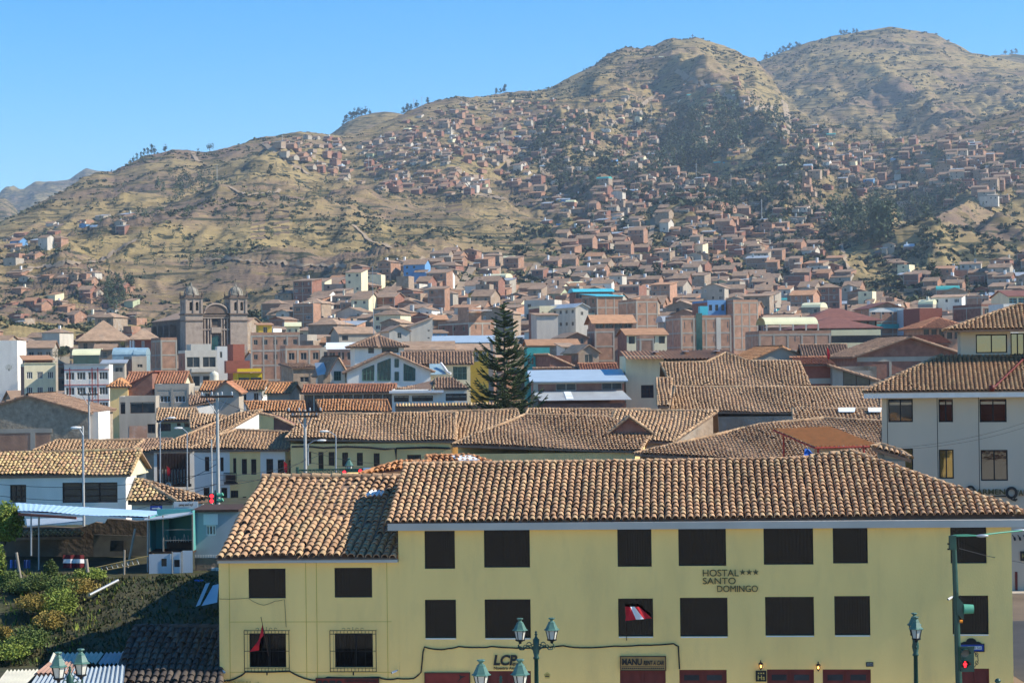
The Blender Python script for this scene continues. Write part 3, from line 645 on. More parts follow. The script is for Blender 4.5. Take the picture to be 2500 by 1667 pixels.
for s_, x0, y0, x1, y1, b in (('FOTO', 777, 1659, 838, 1690, .03), ('LABORATORIO FOTOGRAFICO', 842, 1657, 922, 1663, .01), ('OLIVARES', 843, 1665, 922, 1684, .02)):
    u0, u1, z0, z1 = frect(x0, y0, x1, y1); lettering('letters', s_, u0, u1, z0, z1, q - .01, t, 'letter_dark', .008, b)
t = fthing('gilt_sign', 'gilded letters HOSTAL at the foot of the annex wall', 'sign'); u0, u1, z0, z1 = frect(553, 1661, 618, 1684); lettering('letters', 'HOSTAL', u0, u1, z0, z1, -.05, t, 'gold', .03)
c = F3(631, 1669, .05); st = MB(); st.slab([c + Vector(((.11 if k % 2 == 0 else .045) * math.sin(k * math.pi / 5), 0, (.11 if k % 2 == 0 else .045) * math.cos(k * math.pi / 5))) for k in range(10)], (0, .03, 0)); st.build('star', 'gold', t)
t, r, q = board('guest_house_sign', 'small black plate with gold Hs and three stars below a lantern', (1847, 1638, 1869, 1660), 'letter_dark', 'black_iron', .05)
u0, u1, z0, z1 = frect(1850, 1647, 1867, 1658); lettering('letters', 'Hs', u0, u1, z0, z1, q - .01, t, 'gold', .006, .01)
for x in (1852, 1858, 1864): b = MB(); c = F3(x, 1642, -q + .008); b.box(c.x - .025, c.x + .025, c.y, c.y + .008, c.z - .025, c.z + .025); b.build('star', 'gold', t)
t, r, q = board('number_plate', 'small grey house number plate 526 above a red door', (2116, 1617, 2130, 1624), 'steel_grey', 'letter_dark', .02)
u0, u1, z0, z1 = frect(2117, 1618, 2129, 1623); lettering('letters', '526', u0, u1, z0, z1, q - .006, t, 'letter_dark', .004, .02)
t = fthing('pentagon_sign', 'small yellow pentagon notice on the yellow wall right of the lamp post', 'sign'); c = F3(1336, 1648, .01)
b = MB(); b.slab([c + Vector((.135 * math.sin(k * 2 * math.pi / 5), 0, .14 * math.cos(k * 2 * math.pi / 5))) for k in range(5)], (0, .012, 0)); b.build('plate', 'gold', t)
b = MB(); b.box(c.x - .06, c.x + .06, c.y - .006, c.y - .001, c.z + .02, c.z + .04); b.box(c.x - .08, c.x + .08, c.y - .006, c.y - .001, c.z - .05, c.z - .01); b.build('small_print', 'letter_dark', t)
# street name plate with scrolled top
t, r, q = board('street_sign', 'blue street name plate with white panel El Sol and black scrolled crest', (2342, 1572, 2401, 1588), 'sign_blue', 'black_iron', .04)
u0, u1, z0, z1 = frect(2362, 1576, 2396, 1584); b = MB(); b.box(u0, u1, q - .008, q - .001, z0, z1); b.build('panel', 'white_trim', t); lettering('letters', 'Av. El Sol', u0 + .03, u1 - .03, z0 + .025, z1 - .02, q - .014, t, 'letter_dark', .004)
b = MB(); c = F3(2371, 1570, .04)
b.slab([c + Vector((.34 * x, 0, .2 * z)) for x, z in ((-1.2, 0), (-.9, .35), (-.6, .4), (-.45, .8), (-.2, 1.05), (.2, 1.05), (.45, .8), (.6, .4), (.9, .35), (1.2, 0))], (0, .03, 0)); b.build('crest', 'black_iron', t)
# lanterns by the door, cameras, flags
for px, py, l in ((1857, 1622, 'lit wall lantern above the Hs plate'), (1997, 1625, 'lit wall lantern between the two right red doors')):
    c = F3(px, py, .14); t = thing('wall_lantern', l, 'lantern', main.matrix_basis @ c, RZ, 'lit lanterns at the hostel door')
    b = MB(); b.lathe([(.01, .2), (.025, .17), (.02, .13), (.09, .07), (.1, .05)], 6); b.build('cap', 'black_iron', t)
    b = MB(); b.lathe([(.05, -.12), (.02, -.17), (.0, -.2)], 6); b.lathe([(.035, -.12), (.06, -.12)], 6); b.tube([(0, 0, -.15), (0, .14, -.19)], .012, 5)
    for k in range(6): a = k * math.pi / 3; b.tube([(.085 * math.cos(a), .085 * math.sin(a), .05), (.05 * math.cos(a), .05 * math.sin(a), -.12)], .008, 4)
    b.build('frame', 'black_iron', t)
    b = MB(); b.lathe([(.0, -.09), (.03, -.08), (.04, -.04), (.02, 0), (0, .02)], 8); b.build('bulb', 'warm_light', t)
for px, py, s_, l in ((548, 1636, 1, 'white security camera low at the annex left corner'), (963, 1637, -1, 'white security camera at the joint of the two yellow buildings'), (2317, 1458, -1, 'white security camera left of the traffic light pole')):
    c = F3(px, py, .18); t = thing('security_camera', l, 'camera', main.matrix_basis @ c, RZ + s_ * .8)
    b = MB(); b.tube([(0, .12, .02), (0, -.1, -.04)], .045, 8); b.build('housing', 'white_trim', t); b = MB(); b.tube([(0, .1, .02), (0, .2, .05)], .018, 6); b.build('bracket', 'steel_grey', t)
    b = MB(); b.tube([(0, -.1, -.04), (0, -.112, -.043)], .03, 8); b.build('lens', 'letter_dark', t)
def flag(label, pole, cloth, mats, q=.3, n=10, fold=.05):
    """pole: two photo points; cloth: four photo corners (hoist top, hoist bottom, fly bottom, fly top), mats: stripes across the fly"""
    t = fthing('flag', label, 'flag'); a, b = F3(*pole[0], .02), F3(*pole[1], q + .1); p = MB(); p.tube([a, b], .015, 6); p.build('pole', 'wood_dark', t)
    c = [F3(x, y, q) for x, y in cloth]; m = MB(); R = 8; g = [[None] * (n + 1) for _ in range(R + 1)]
    for i in range(R + 1):
        for j in range(n + 1):
            p_ = c[0].lerp(c[3], j / n).lerp(c[1].lerp(c[2], j / n), i / R); p_.y += fold * math.sin(j * 1.3 + i * .4); g[i][j] = p_
    for i in range(R):
        for j in range(n): m.add([g[i][j], g[i + 1][j], g[i + 1][j + 1], g[i][j + 1]], [(0, 1, 2, 3)], min(len(mats) - 1, int(j / n * len(mats))), True)
    m.build('cloth', mats, t); return t
flag('red white and red flag blowing out before a lower hostel window', ((1530, 1562), (1526, 1478)), ((1526, 1478), (1527, 1512), (1592, 1506), (1560, 1478)), ['flag_red', 'flag_white', 'flag_red'])
flag('red flag with white fold hanging at the left grilled annex window', ((656, 1600), (642, 1502)), ((644, 1514), (647, 1548), (612, 1588), (636, 1584)), ['flag_red'])
def cable(label, pts, r=.02, parent_rz=None, m='cable', name='cable', group=None):
    b = MB(); b.tube(pts, r, 5); o = b.build(name, m); return tag(o, label, 'cable', group)
MW = main.matrix_basis
def on_wall(pxs, q=.03):
    P_ = [MW @ F3(x, y, q) for x, y in pxs]; out = []
    for a, b in zip(P_[:-1], P_[1:]): out += [a.lerp(b, k / 3) + Vector((0, 0, -.02 * math.sin(k * math.pi / 3))) for k in range(3)]
    return out + [P_[-1]]
cable('dark cable bundle looping across the yellow wall under the lower windows', on_wall([(970, 1655), (1010, 1655), (1028, 1640), (1033, 1590), (1036, 1578), (1068, 1584), (1095, 1582), (1120, 1577), (1170, 1579), (1200, 1577), (1290, 1581), (1375, 1575), (1420, 1580), (1500, 1576), (1560, 1574), (1645, 1570), (1656, 1576), (1659, 1632)]), .028)
cable('dark cable sagging along the foot of the annex wall', on_wall([(536, 1660), (560, 1660), (585, 1650), (600, 1639), (707, 1637), (740, 1653), (772, 1660), (800, 1652), (925, 1652), (945, 1657), (970, 1655)]), .03)
cable('thin wire drooping below the upper left annex window', on_wall([(536, 1461), (607, 1459), (625, 1470), (645, 1476), (672, 1466), (695, 1462), (699, 1530)]), .008)

# ------------------------------------------------------------------ ornate street lamps
def lantern_parts(par, c, R=.3, k=6):
    g = MB(); z = c[2]
    o = MB(); o.lathe([(.0, .80), (.11, .79), (.12, .765), (.05, .70), (.06, .68), (.13, .62), (.13, .60), (.23, .40), (.29, .36), (.28, .345), (.0, .34)], k, c, 0, False); hd = o.build('lantern', 'patina', par)
    o = MB(); o.lathe([(.205, .34), (.13, 0.0)], k, c, 0, False); o.build('lamp_glass', 'lamp_glass', hd)
    o = MB()
    for j in range(k):
        a = 2 * math.pi * j / k; o.tube([(c[0] + .215 * math.cos(a), c[1] + .215 * math.sin(a), c[2] + .34), (c[0] + .138 * math.cos(a), c[1] + .138 * math.sin(a), c[2])], .015, 4)
    o.lathe([(.0, -.14), (.05, -.12), (.06, -.06), (.17, -.02), (.18, .02), (.15, .03)], k, c, 0, False); o.build('lantern_frame', 'black_iron', hd)
def scroll(o, base, s_, w_, z, ):
    """double-scroll arm in the local XZ plane from the post to the lantern foot"""
    pts = [(s_ * .04, 0, z - .15), (s_ * .2 * w_, 0, z - .2), (s_ * .55 * w_, 0, z - .06), (s_ * .8 * w_, 0, z - .2), (s_ * w_, 0, z - .2), (s_ * 1.12 * w_, 0, z - .05), (s_ * w_, 0, z + .06)]
    o.tube(pts, .028, 6)
    for cx, cz, rr, d in ((.42, -.02, .10, 1), (.70, -.1, .08, -1), (1.02, -.16, .09, 1), (.2, -.07, .08, -1)):
        o.tube([(s_ * (cx * w_ + d * rr * (1 - t / 8) * math.cos(t)), 0, z + cz + rr * (1 - t / 8) * math.sin(t)) for t in np.linspace(0, 6, 14)], .016, 4)
def street_lamp(label, X, Y, ztop, w_=.56, rz=0., sc=1., zg=.14, rect=None):
    t = thing('street_lamp', label, 'street lamp', (X, Y, zg), rz, 'green twin lantern street lamps'); h = ztop - zg
    zl = h - .8 * sc
    o = MB(); o.lathe([(.2, 0), (.2, .5), (.15, .55), (.11, .9), (.085, 1.0), (.075, zl - .7), (.11, zl - .68), (.11, zl - .62), (.08, zl - .58), (.13, zl - .35), (.1, zl - .2), (.12, zl + .02), (.07, zl + .06), (.03, zl + .15), (.06, zl + .2), (.03, zl + .24), (.045, zl + .29), (0, zl + .34)], 12); o.build('post', 'green_iron', t)
    for s_ in (-1, 1):
        a = MB(); scroll(a, None, s_, w_, zl - .14); a.build('scroll_arm', 'green_iron', t); lantern_parts(t, (s_ * w_, 0, zl))
    return t
q = P(1308, 1507, 74); street_lamp('green twin lantern lamp post, tallest at the picture centre before the hostel', q.x, q.y, q.z, .57)
q = P(1222, 1608, 59); street_lamp('nearer green twin lantern lamp cut off below the airline sign', q.x, q.y, q.z, .56)
q = P(2234, 1499, 74); street_lamp('green twin lantern lamp seen end on left of the traffic light', q.x, q.y, q.z, .56, math.radians(82))
q = P(170, 1586, 62); street_lamp('green twin lantern lamp at the lower left corner before the metal roofs', q.x, q.y, q.z, .42, math.radians(50))

# ------------------------------------------------------------------ traffic signal pole at the right
def walk_figure(par, c, m):
    b = MB(); b.lathe([(0, .1), (.028, .085), (.03, .06), (0, .04)], 8, c); b.box(c[0] - .035, c[0] + .035, c[1] - .01, c[1] + .01, c[2] - .03, c[2] + .035); b.box(c[0] - .06, c[0] - .038, c[1] - .01, c[1] + .01, c[2] - .03, c[2] + .03); b.box(c[0] + .038, c[0] + .06, c[1] - .01, c[1] + .01, c[2] - .03, c[2] + .03)
    b.box(c[0] - .033, c[0] - .006, c[1] - .01, c[1] + .01, c[2] - .11, c[2] - .03); b.box(c[0] + .006, c[0] + .033, c[1] - .01, c[1] + .01, c[2] - .11, c[2] - .03); return b.build('figure', m, par)
YT = 70.; a = P(2341, 1667, YT); tp = P(2328, 1306, YT); bx = a.x + (a.x - tp.x) / (1667 - 1306) * 260
t = thing('traffic_signal_pole', 'dark green traffic signal pole at the right with two lamp arms and red pedestrian light', 'traffic light', (a.x, YT, .14))
def L3(px, py, dy=0): return P(px, py, YT + dy) - Vector((a.x, YT, .14))
o = MB(); o.tube([(L3(2341, 1667).x + .03, 0, 0), L3(2341, 1667), L3(2334, 1460), L3(2328, 1306)], lambda k: .13 - .05 * k, 10); o.build('post', 'green_iron', t)
o = MB(); o.tube([L3(2328, 1308), L3(2385, 1307), L3(2440, 1300, .5), L3(2500, 1294, 1.2), L3(2540, 1291, 1.5)], .028, 6); o.tube([L3(2328, 1306), L3(2360, 1305), L3(2390, 1307)], .022, 6); o.build('lamp_arm', 'signal_green', t)
for x, y, dy in ((2397, 1307.5, 0), (2488, 1294, 1.2)):
    c = L3(x, y, dy); o = MB(); o.add(*(lambda vs, fs: (vs, fs))([(c.x - .2 + .42 * i / 6, c.y + .09 * math.sin(j * math.pi / 4) * math.sin(.35 + i * .4), c.z + .06 * math.cos(j * math.pi / 4) * math.sin(.35 + i * .4)) for i in range(7) for j in range(8)], [(i * 8 + j, i * 8 + (j + 1) % 8, (i + 1) * 8 + (j + 1) % 8, (i + 1) * 8 + j) for i in range(6) for j in range(8)]), 0, True); o.build('lamp_head', 'steel_grey', t)
def sig_box(par, x0, y0, x1, y1, dy=-.2, th=.25, m='green_iron'):
    A, B = L3(x0, y1, dy), L3(x1, y0, dy); o = MB(); o.box(A.x, B.x, A.y - th / 2, A.y + th / 2, A.z, B.z); o.box(A.x - .02, B.x + .02, A.y - th / 2 - .02, A.y - th / 2 + .03, B.z, B.z + .03); return o.build('signal_box', m, par), A, B
bx_, A, B = sig_box(t, 2318, 1308, 2332, 1341, -.1)
o = MB(); o.tube([L3(2313, 1327, -.1), L3(2320, 1327, -.1)], .03, 6); o.tube([L3(2313, 1340, -.1), L3(2320, 1340, -.1)], .03, 6); o.tube([L3(2339, 1310), L3(2340, 1343), L3(2332, 1346)], .02, 6); o.build('clamp', 'black_iron', bx_)
bx_, A, B = sig_box(t, 2345, 1578, 2376, 1638, -.3, .22)
for py, m in ((1593, 'lens_grey'), (1620, 'black_iron')):
    c = L3(2356, py, -.42); o = MB(); o.tube([c, c + Vector((0, .03, 0))], .14, 16); ln = o.build('lens', m, bx_)
    o = MB(); o.add([(c.x + .15 * math.cos(k) , c.y - d * (.22 if math.sin(k) > 0 else .02), c.z + .15 * math.sin(k)) for d in (0, 1) for k in np.linspace(-.3, math.pi + .3, 12)], [(i, i + 1, 13 + i, 12 + i) for i in range(11)]); o.build('visor', 'green_iron', bx_)
    if m == 'black_iron': walk_figure(bx_, (c.x, c.y - .02, c.z), 'red_light')
o = MB(); c = L3(2382, 1607, -.25)
for s_ in (-1, 1): o.tube([(c.x + .06 * math.cos(k) * (1 - k / 9) + .03, c.y, c.z + s_ * (.12 + .1 * math.sin(k) * (1 - k / 9))) for k in np.linspace(0, 5.5, 12)], .012, 4)
o.tube([L3(2378, 1590, -.25), L3(2387, 1600, -.25), L3(2388, 1612, -.25), L3(2379, 1628, -.25)], .016, 5); o.build('scroll_bracket', 'black_iron', t)
o = MB(); A = L3(2332, 1460, -.1); B = L3(2352, 1515, -.1); o.slab([L3(2335, 1452, -.15), L3(2352, 1472, -.15), L3(2353, 1512, -.15), L3(2336, 1498, -.15)], (0, .3, 0)); vb = o.build('signal_box', 'green_iron', t)
o = MB(); c0, c1 = L3(2352, 1486, -.1), L3(2376, 1486, -.1)
o.tube([c0, c0.lerp(c1, .6), c1], lambda k: .17 - .02 * k, 12); o.build('visor', 'signal_green', vb)
o = MB(); o.tube([L3(2343, 1516, -.2), L3(2350, 1516, -.2)], .055, 8); o.build('lens', 'amber', vb)
o = MB()
for dx in (0, 6, 12): o.tube([L3(2334 + dx, 1452 + dx, -.2), L3(2332 + dx, 1440 + dx, -.2)], .012, 4)
o.build('spike', 'black_iron', vb)
cable('thin wire from the traffic signal pole to the hotel wall', [P(2341, 1338, 70), P(2412, 1357, 78), P(2475, 1369, 84), P(2500, 1374, 88), P(2520, 1378, 92)], .012)
b = MB(); c = P(2436, 1662, 66); b.lathe([(.0, .1), (.09, .05), (.1, 0), (.06, -.06), (.04, -.1), (.04, -3)], 10, c); tag(b.build('bollard', 'green_iron'), 'small green knob topped post at the bottom right', 'bollard')

# ------------------------------------------------------------------ town buildings: generic builders
HERO = []                                                            # (px0, px1, top, visible bottom, Y) of measured buildings
WIN = {}
def win_mesh(w_, h_, style):
    k = (round(w_ * 5), round(h_ * 5), style)
    if k not in WIN:
        fm, gm, nm, nt_ = dict(dark=('wood_dark', 'glass_room', 1, 0), white=('white_trim', 'glass_room', 2, 0), plain=('concrete', 'glass_room', 1, 0), green=('patina', 'glass_green', 2, 1), mirror=('black_iron', 'mirror_glass', 1, 0), brown=('wood_dark', 'glass_room', 2, 2), teal=('turquoise_sheet', 'glass_room', 1, 1))[style]
        b = MB(); f = .07
        b.box(0, f, -.03, .05, 0, h_); b.box(w_ - f, w_, -.03, .05, 0, h_); b.box(f, w_ - f, -.03, .05, 0, f); b.box(f, w_ - f, -.03, .05, h_ - f, h_)
        for i in range(nm): x = w_ * (i + 1) / (nm + 1); b.box(x - f / 2, x + f / 2, -.025, .045, f, h_ - f)
        for i in range(nt_): z = h_ * (i + 1) / (nt_ + 1); b.box(f, w_ - f, -.02, .04, z - f / 2, z + f / 2)
        b.box(f, w_ - f, .05, .06, f, h_ - f, 1); WIN[k] = b.mesh('window', [fm, gm])
    return WIN[k]
def roof_parts(t, kind, w_, d, h, rise, pal, ov, Y, near, caps_=True, name='roof'):
    """roof over a w x d box standing at the root's origin, eaves at height h"""
    pit, L, K = (.30, .42, 5) if Y < 200 else (.34, .5, 3) if Y < 270 else (.42, .6, 2)
    tl = pal in PAL and near
    far = dict(orange='clay_orange', rust='clay_orange', dark='tile_pan').get(pal, 'clay_far') if pal in PAL else pal
    def slope(nm, poly, e, c):
        poly = [Vector(p) for p in poly]
        if tl: return tiles(nm, poly, e, c, t, pal, pit, L, K, thick=.12, jit=1.2, lip=Y < 270)
        b = MB(); b.slab(poly, (0, 0, -.14)); return b.build(nm, far, t)
    if kind == 'gx':
        s_ = rise / (d / 2); ze = h - ov * s_; r = h + rise
        slope(name, [(-ov, -ov, ze), (w_ + ov, -ov, ze), (w_ + ov, d / 2, r), (-ov, d / 2, r)], (1, 0, 0), (0, 1, s_))
        b = MB(); b.slab([(-ov, d / 2, r), (w_ + ov, d / 2, r), (w_ + ov, d + ov, ze), (-ov, d + ov, ze)], (0, 0, -.14)); b.build('back_roof', 'clay_far' if tl else far, t)
        if tl: caps('ridge_tiles', [(-ov, d / 2, r + .06), (w_ + ov, d / 2, r + .06)], t, pal, .17)
    elif kind == 'gy':
        s_ = rise / (w_ / 2); ze = h - ov * s_; r = h + rise
        slope(name, [(-ov, d + ov, ze), (-ov, -ov, ze), (w_ / 2, -ov, r), (w_ / 2, d + ov, r)], (0, -1, 0), (1, 0, s_))
        slope(name, [(w_ + ov, -ov, ze), (w_ + ov, d + ov, ze), (w_ / 2, d + ov, r), (w_ / 2, -ov, r)], (0, 1, 0), (-1, 0, s_))
        if tl: caps('ridge_tiles', [(w_ / 2, -ov, r + .06), (w_ / 2, d + ov, r + .06)], t, pal, .17)
    elif kind == 'hip':
        q = min(w_, d) / 2; s_ = rise / q; ze = h - ov * s_; r = h + rise
        A, B_, C_, D = (-ov, -ov, ze), (w_ + ov, -ov, ze), (w_ + ov, d + ov, ze), (-ov, d + ov, ze)
        if w_ >= d: E, G = (q, d / 2, r), (w_ - q, d / 2, r)
        else: E, G = (w_ / 2, q, r), (w_ / 2, d - q, r)
        near_pt = lambda p: E if w_ >= d and p == 'l' or w_ < d and p == 'f' else G
        if w_ >= d:
            slope(name, [A, B_, G, E] if w_ > d + .1 else [A, B_, E], (1, 0, 0), (0, 1, s_)); slope('roof_side', [D, A, E], (0, -1, 0), (1, 0, s_)); slope('roof_side', [B_, C_, G], (0, 1, 0), (-1, 0, s_))
            b = MB(); b.slab([C_, D, E, G], (0, 0, -.14)); b.build('back_roof', 'clay_far' if tl else far, t)
        else:
            slope(name, [A, B_, E], (1, 0, 0), (0, 1, s_)); slope('roof_side', [D, A, E, G], (0, -1, 0), (1, 0, s_)); slope('roof_side', [B_, C_, G, E], (0, 1, 0), (-1, 0, s_))
            b = MB(); b.slab([C_, D, G], (0, 0, -.14)); b.build('back_roof', 'clay_far' if tl else far, t)
        if tl: caps('ridge_tiles', [A, E, G, B_], t, pal, .17)
    elif kind == 'shed':
        s_ = rise / d; slope(name, [(-ov, -ov, h - ov * s_), (w_ + ov, -ov, h - ov * s_), (w_ + ov, d + ov, h + rise + ov * s_), (-ov, d + ov, h + rise + ov * s_)], (1, 0, 0), (0, 1, s_))
    elif kind == 'shedl':                                            # rises to the right
        s_ = rise / w_; slope(name, [(-ov, d + ov, h - ov * s_), (-ov, -ov, h - ov * s_), (w_ + ov, -ov, h + rise + ov * s_), (w_ + ov, d + ov, h + rise + ov * s_)], (0, -1, 0), (1, 0, s_))
    elif kind in ('bx', 'by'):
        b = MB(); n = 10; an = np.linspace(0, math.pi, n + 1); vs = []
        for a in an:
            if kind == 'bx': vs += [(-ov, d / 2 - (d / 2 + ov) * math.cos(a), h + rise * math.sin(a)), (w_ + ov, d / 2 - (d / 2 + ov) * math.cos(a), h + rise * math.sin(a))]
            else: vs += [(w_ / 2 - (w_ / 2 + ov) * math.cos(a), -ov, h + rise * math.sin(a)), (w_ / 2 - (w_ / 2 + ov) * math.cos(a), d + ov, h + rise * math.sin(a))]
        b.add(vs, [(2 * i, 2 * i + 2, 2 * i + 3, 2 * i + 1) for i in range(n)], 0, True); b.poly(vs[0::2]); b.poly(vs[1::2]); b.build(name, far, t)
    else:
        b = MB(); e = .18; b.box(.12, w_ - .12, .12, d - .12, h - .4, h - .25)
        b.build(name, 'concrete', t)
def B(label, x0, x1, top, Y, rz=.3, d=9, wall='brick', roof=('flat',), wins=None, frame=0, vis=None, lwins=None, side=None, name='town_house', cat='building', style='plain', rects=(), pal=None, z0=None, group=None, over=.4, fmat='concrete'):
    a = P(x0, top, Y); n = rot2(rz) @ Vector((0, -1, 0)); b_ = on_plane(x1, top, a, n); w_ = (Vector((b_.x, b_.y, 0)) - Vector((a.x, a.y, 0))).length
    gz = (town_z(x0, Y) - 1.2) if z0 is None else z0; h = a.z - gz
    t = thing(name, label, cat, (a.x, a.y, gz), rz, group)
    HERO.append((x0, x1, top - (roof[1] / Y * F if len(roof) > 1 else 0), vis if vis else top + 40, Y))
    inv = (Matrix.Translation((a.x, a.y, gz)) @ Matrix.Rotation(rz, 4, 'Z')).inverted()
    def loc(px, py): q = inv @ on_plane(px, py, a, n); return q.x, q.z
    holes = []
    if wins:
        c, r, fw, fh = wins[:4]; zt = h - (wins[4] if len(wins) > 4 else .5); fl = wins[5] if len(wins) > 5 else 2.8
        for j in range(r):
            for i in range(c):
                cx = w_ * (i + .5) / c; ww = w_ / c * fw; hh = fl * fh; zc = zt - j * fl; holes.append((cx - ww / 2, cx + ww / 2, zc - hh, zc))
    for q in rects: u0, z1 = loc(q[0], q[1]); u1, z2 = loc(q[2], q[3]); holes.append((u0, u1, z2, z1))
    lh = []
    if lwins:
        c, r, fw, fh = lwins
        for j in range(r):
            for i in range(c): cx = d * (i + .5) / c; ww = d / c * fw; zc = h - .7 - j * 2.8; lh.append((cx - ww / 2, cx + ww / 2, zc - 2.8 * fh, zc))
    m = MB(); kd = roof[0]; rise = roof[1] if len(roof) > 1 else 0
    m.wall((0, 0), (w_, 0), 0, h, holes, .15); m.wall((0, d), (0, 0), 0, h, lh, .15, 1); m.wall((w_, 0), (w_, d), 0, h, [], .15); m.wall((w_, d), (0, d), 0, h, [], .15)
    if kd == 'gy': m.poly([(0, 0, h), (w_, 0, h), (w_ / 2, 0, h + rise)]); m.poly([(w_, d, h), (0, d, h), (w_ / 2, d, h + rise)])
    if kd == 'gx': m.poly([(0, d, h), (0, 0, h), (0, d / 2, h + rise)], 1); m.poly([(w_, 0, h), (w_, d, h), (w_, d / 2, h + rise)])
    if kd == 'shed': m.poly([(0, d, h), (0, 0, h), (0, d, h + rise)], 1); m.poly([(w_, 0, h), (w_, d, h), (w_, d, h + rise)]); m.quad((w_, d, h), (0, d, h), (0, d, h + rise), (w_, d, h + rise))
    if kd == 'shedl': m.poly([(0, 0, h), (w_, 0, h), (w_, 0, h + rise)]); m.poly([(w_, d, h), (0, d, h), (w_, d, h + rise)]); m.quad((w_, 0, h), (w_, d, h), (w_, d, h + rise), (w_, 0, h + rise))
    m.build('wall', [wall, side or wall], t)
    for q in holes: o = put('window', win_mesh(q[1] - q[0], q[3] - q[2], style), t, (q[0], .12, q[2]))
    for q in lh: o = put('window', win_mesh(q[1] - q[0], q[3] - q[2], style), t, (.12, d - q[0], q[2])); o.rotation_euler = (0, 0, -math.pi / 2)
    if frame:
        f = MB(); nz = int(h / 2.8) + 1
        for i in range(frame + 1): x = (w_ - .3) * i / frame; f.box(x, x + .3, -.045, -.002, max(0, h - 2.8 * 4), h - .004)
        for j in range(min(nz, 5)): z = h - .25 - j * 2.8; f.box(.3, w_ - .3, -.035, -.002, z - .12, z + .2)
        for y in (0, d / 2, d - .3): f.box(-.045, -.002, y, y + .3, max(0, h - 11), h - .004)
        for j in range(min(nz, 5)): z = h - .25 - j * 2.8; f.box(-.035, -.002, .3, d - .3, z - .12, z + .2)
        f.build('concrete_frame', fmat, t)
    roof_parts(t, kd, w_, d, h, rise, pal or (roof[2] if len(roof) > 2 else 'brown'), over if kd != 'flat' else 0, Y, Y < 345)
    if kd == 'flat':
        f = MB(); e = .16; f.box(0, w_, 0, e, h, h + .5); f.box(0, e, e, d, h, h + .5); f.box(w_ - e, w_, e, d, h, h + .5); f.box(e, w_ - e, d - e, d, h, h + .5); f.build('parapet', wall, t)
    t['_w'] = w_; t['_h'] = h
    return t
def addbox(t, name, m, *boxes):
    b = MB(); [b.box(*q) for q in boxes]; return b.build(name, m, t)
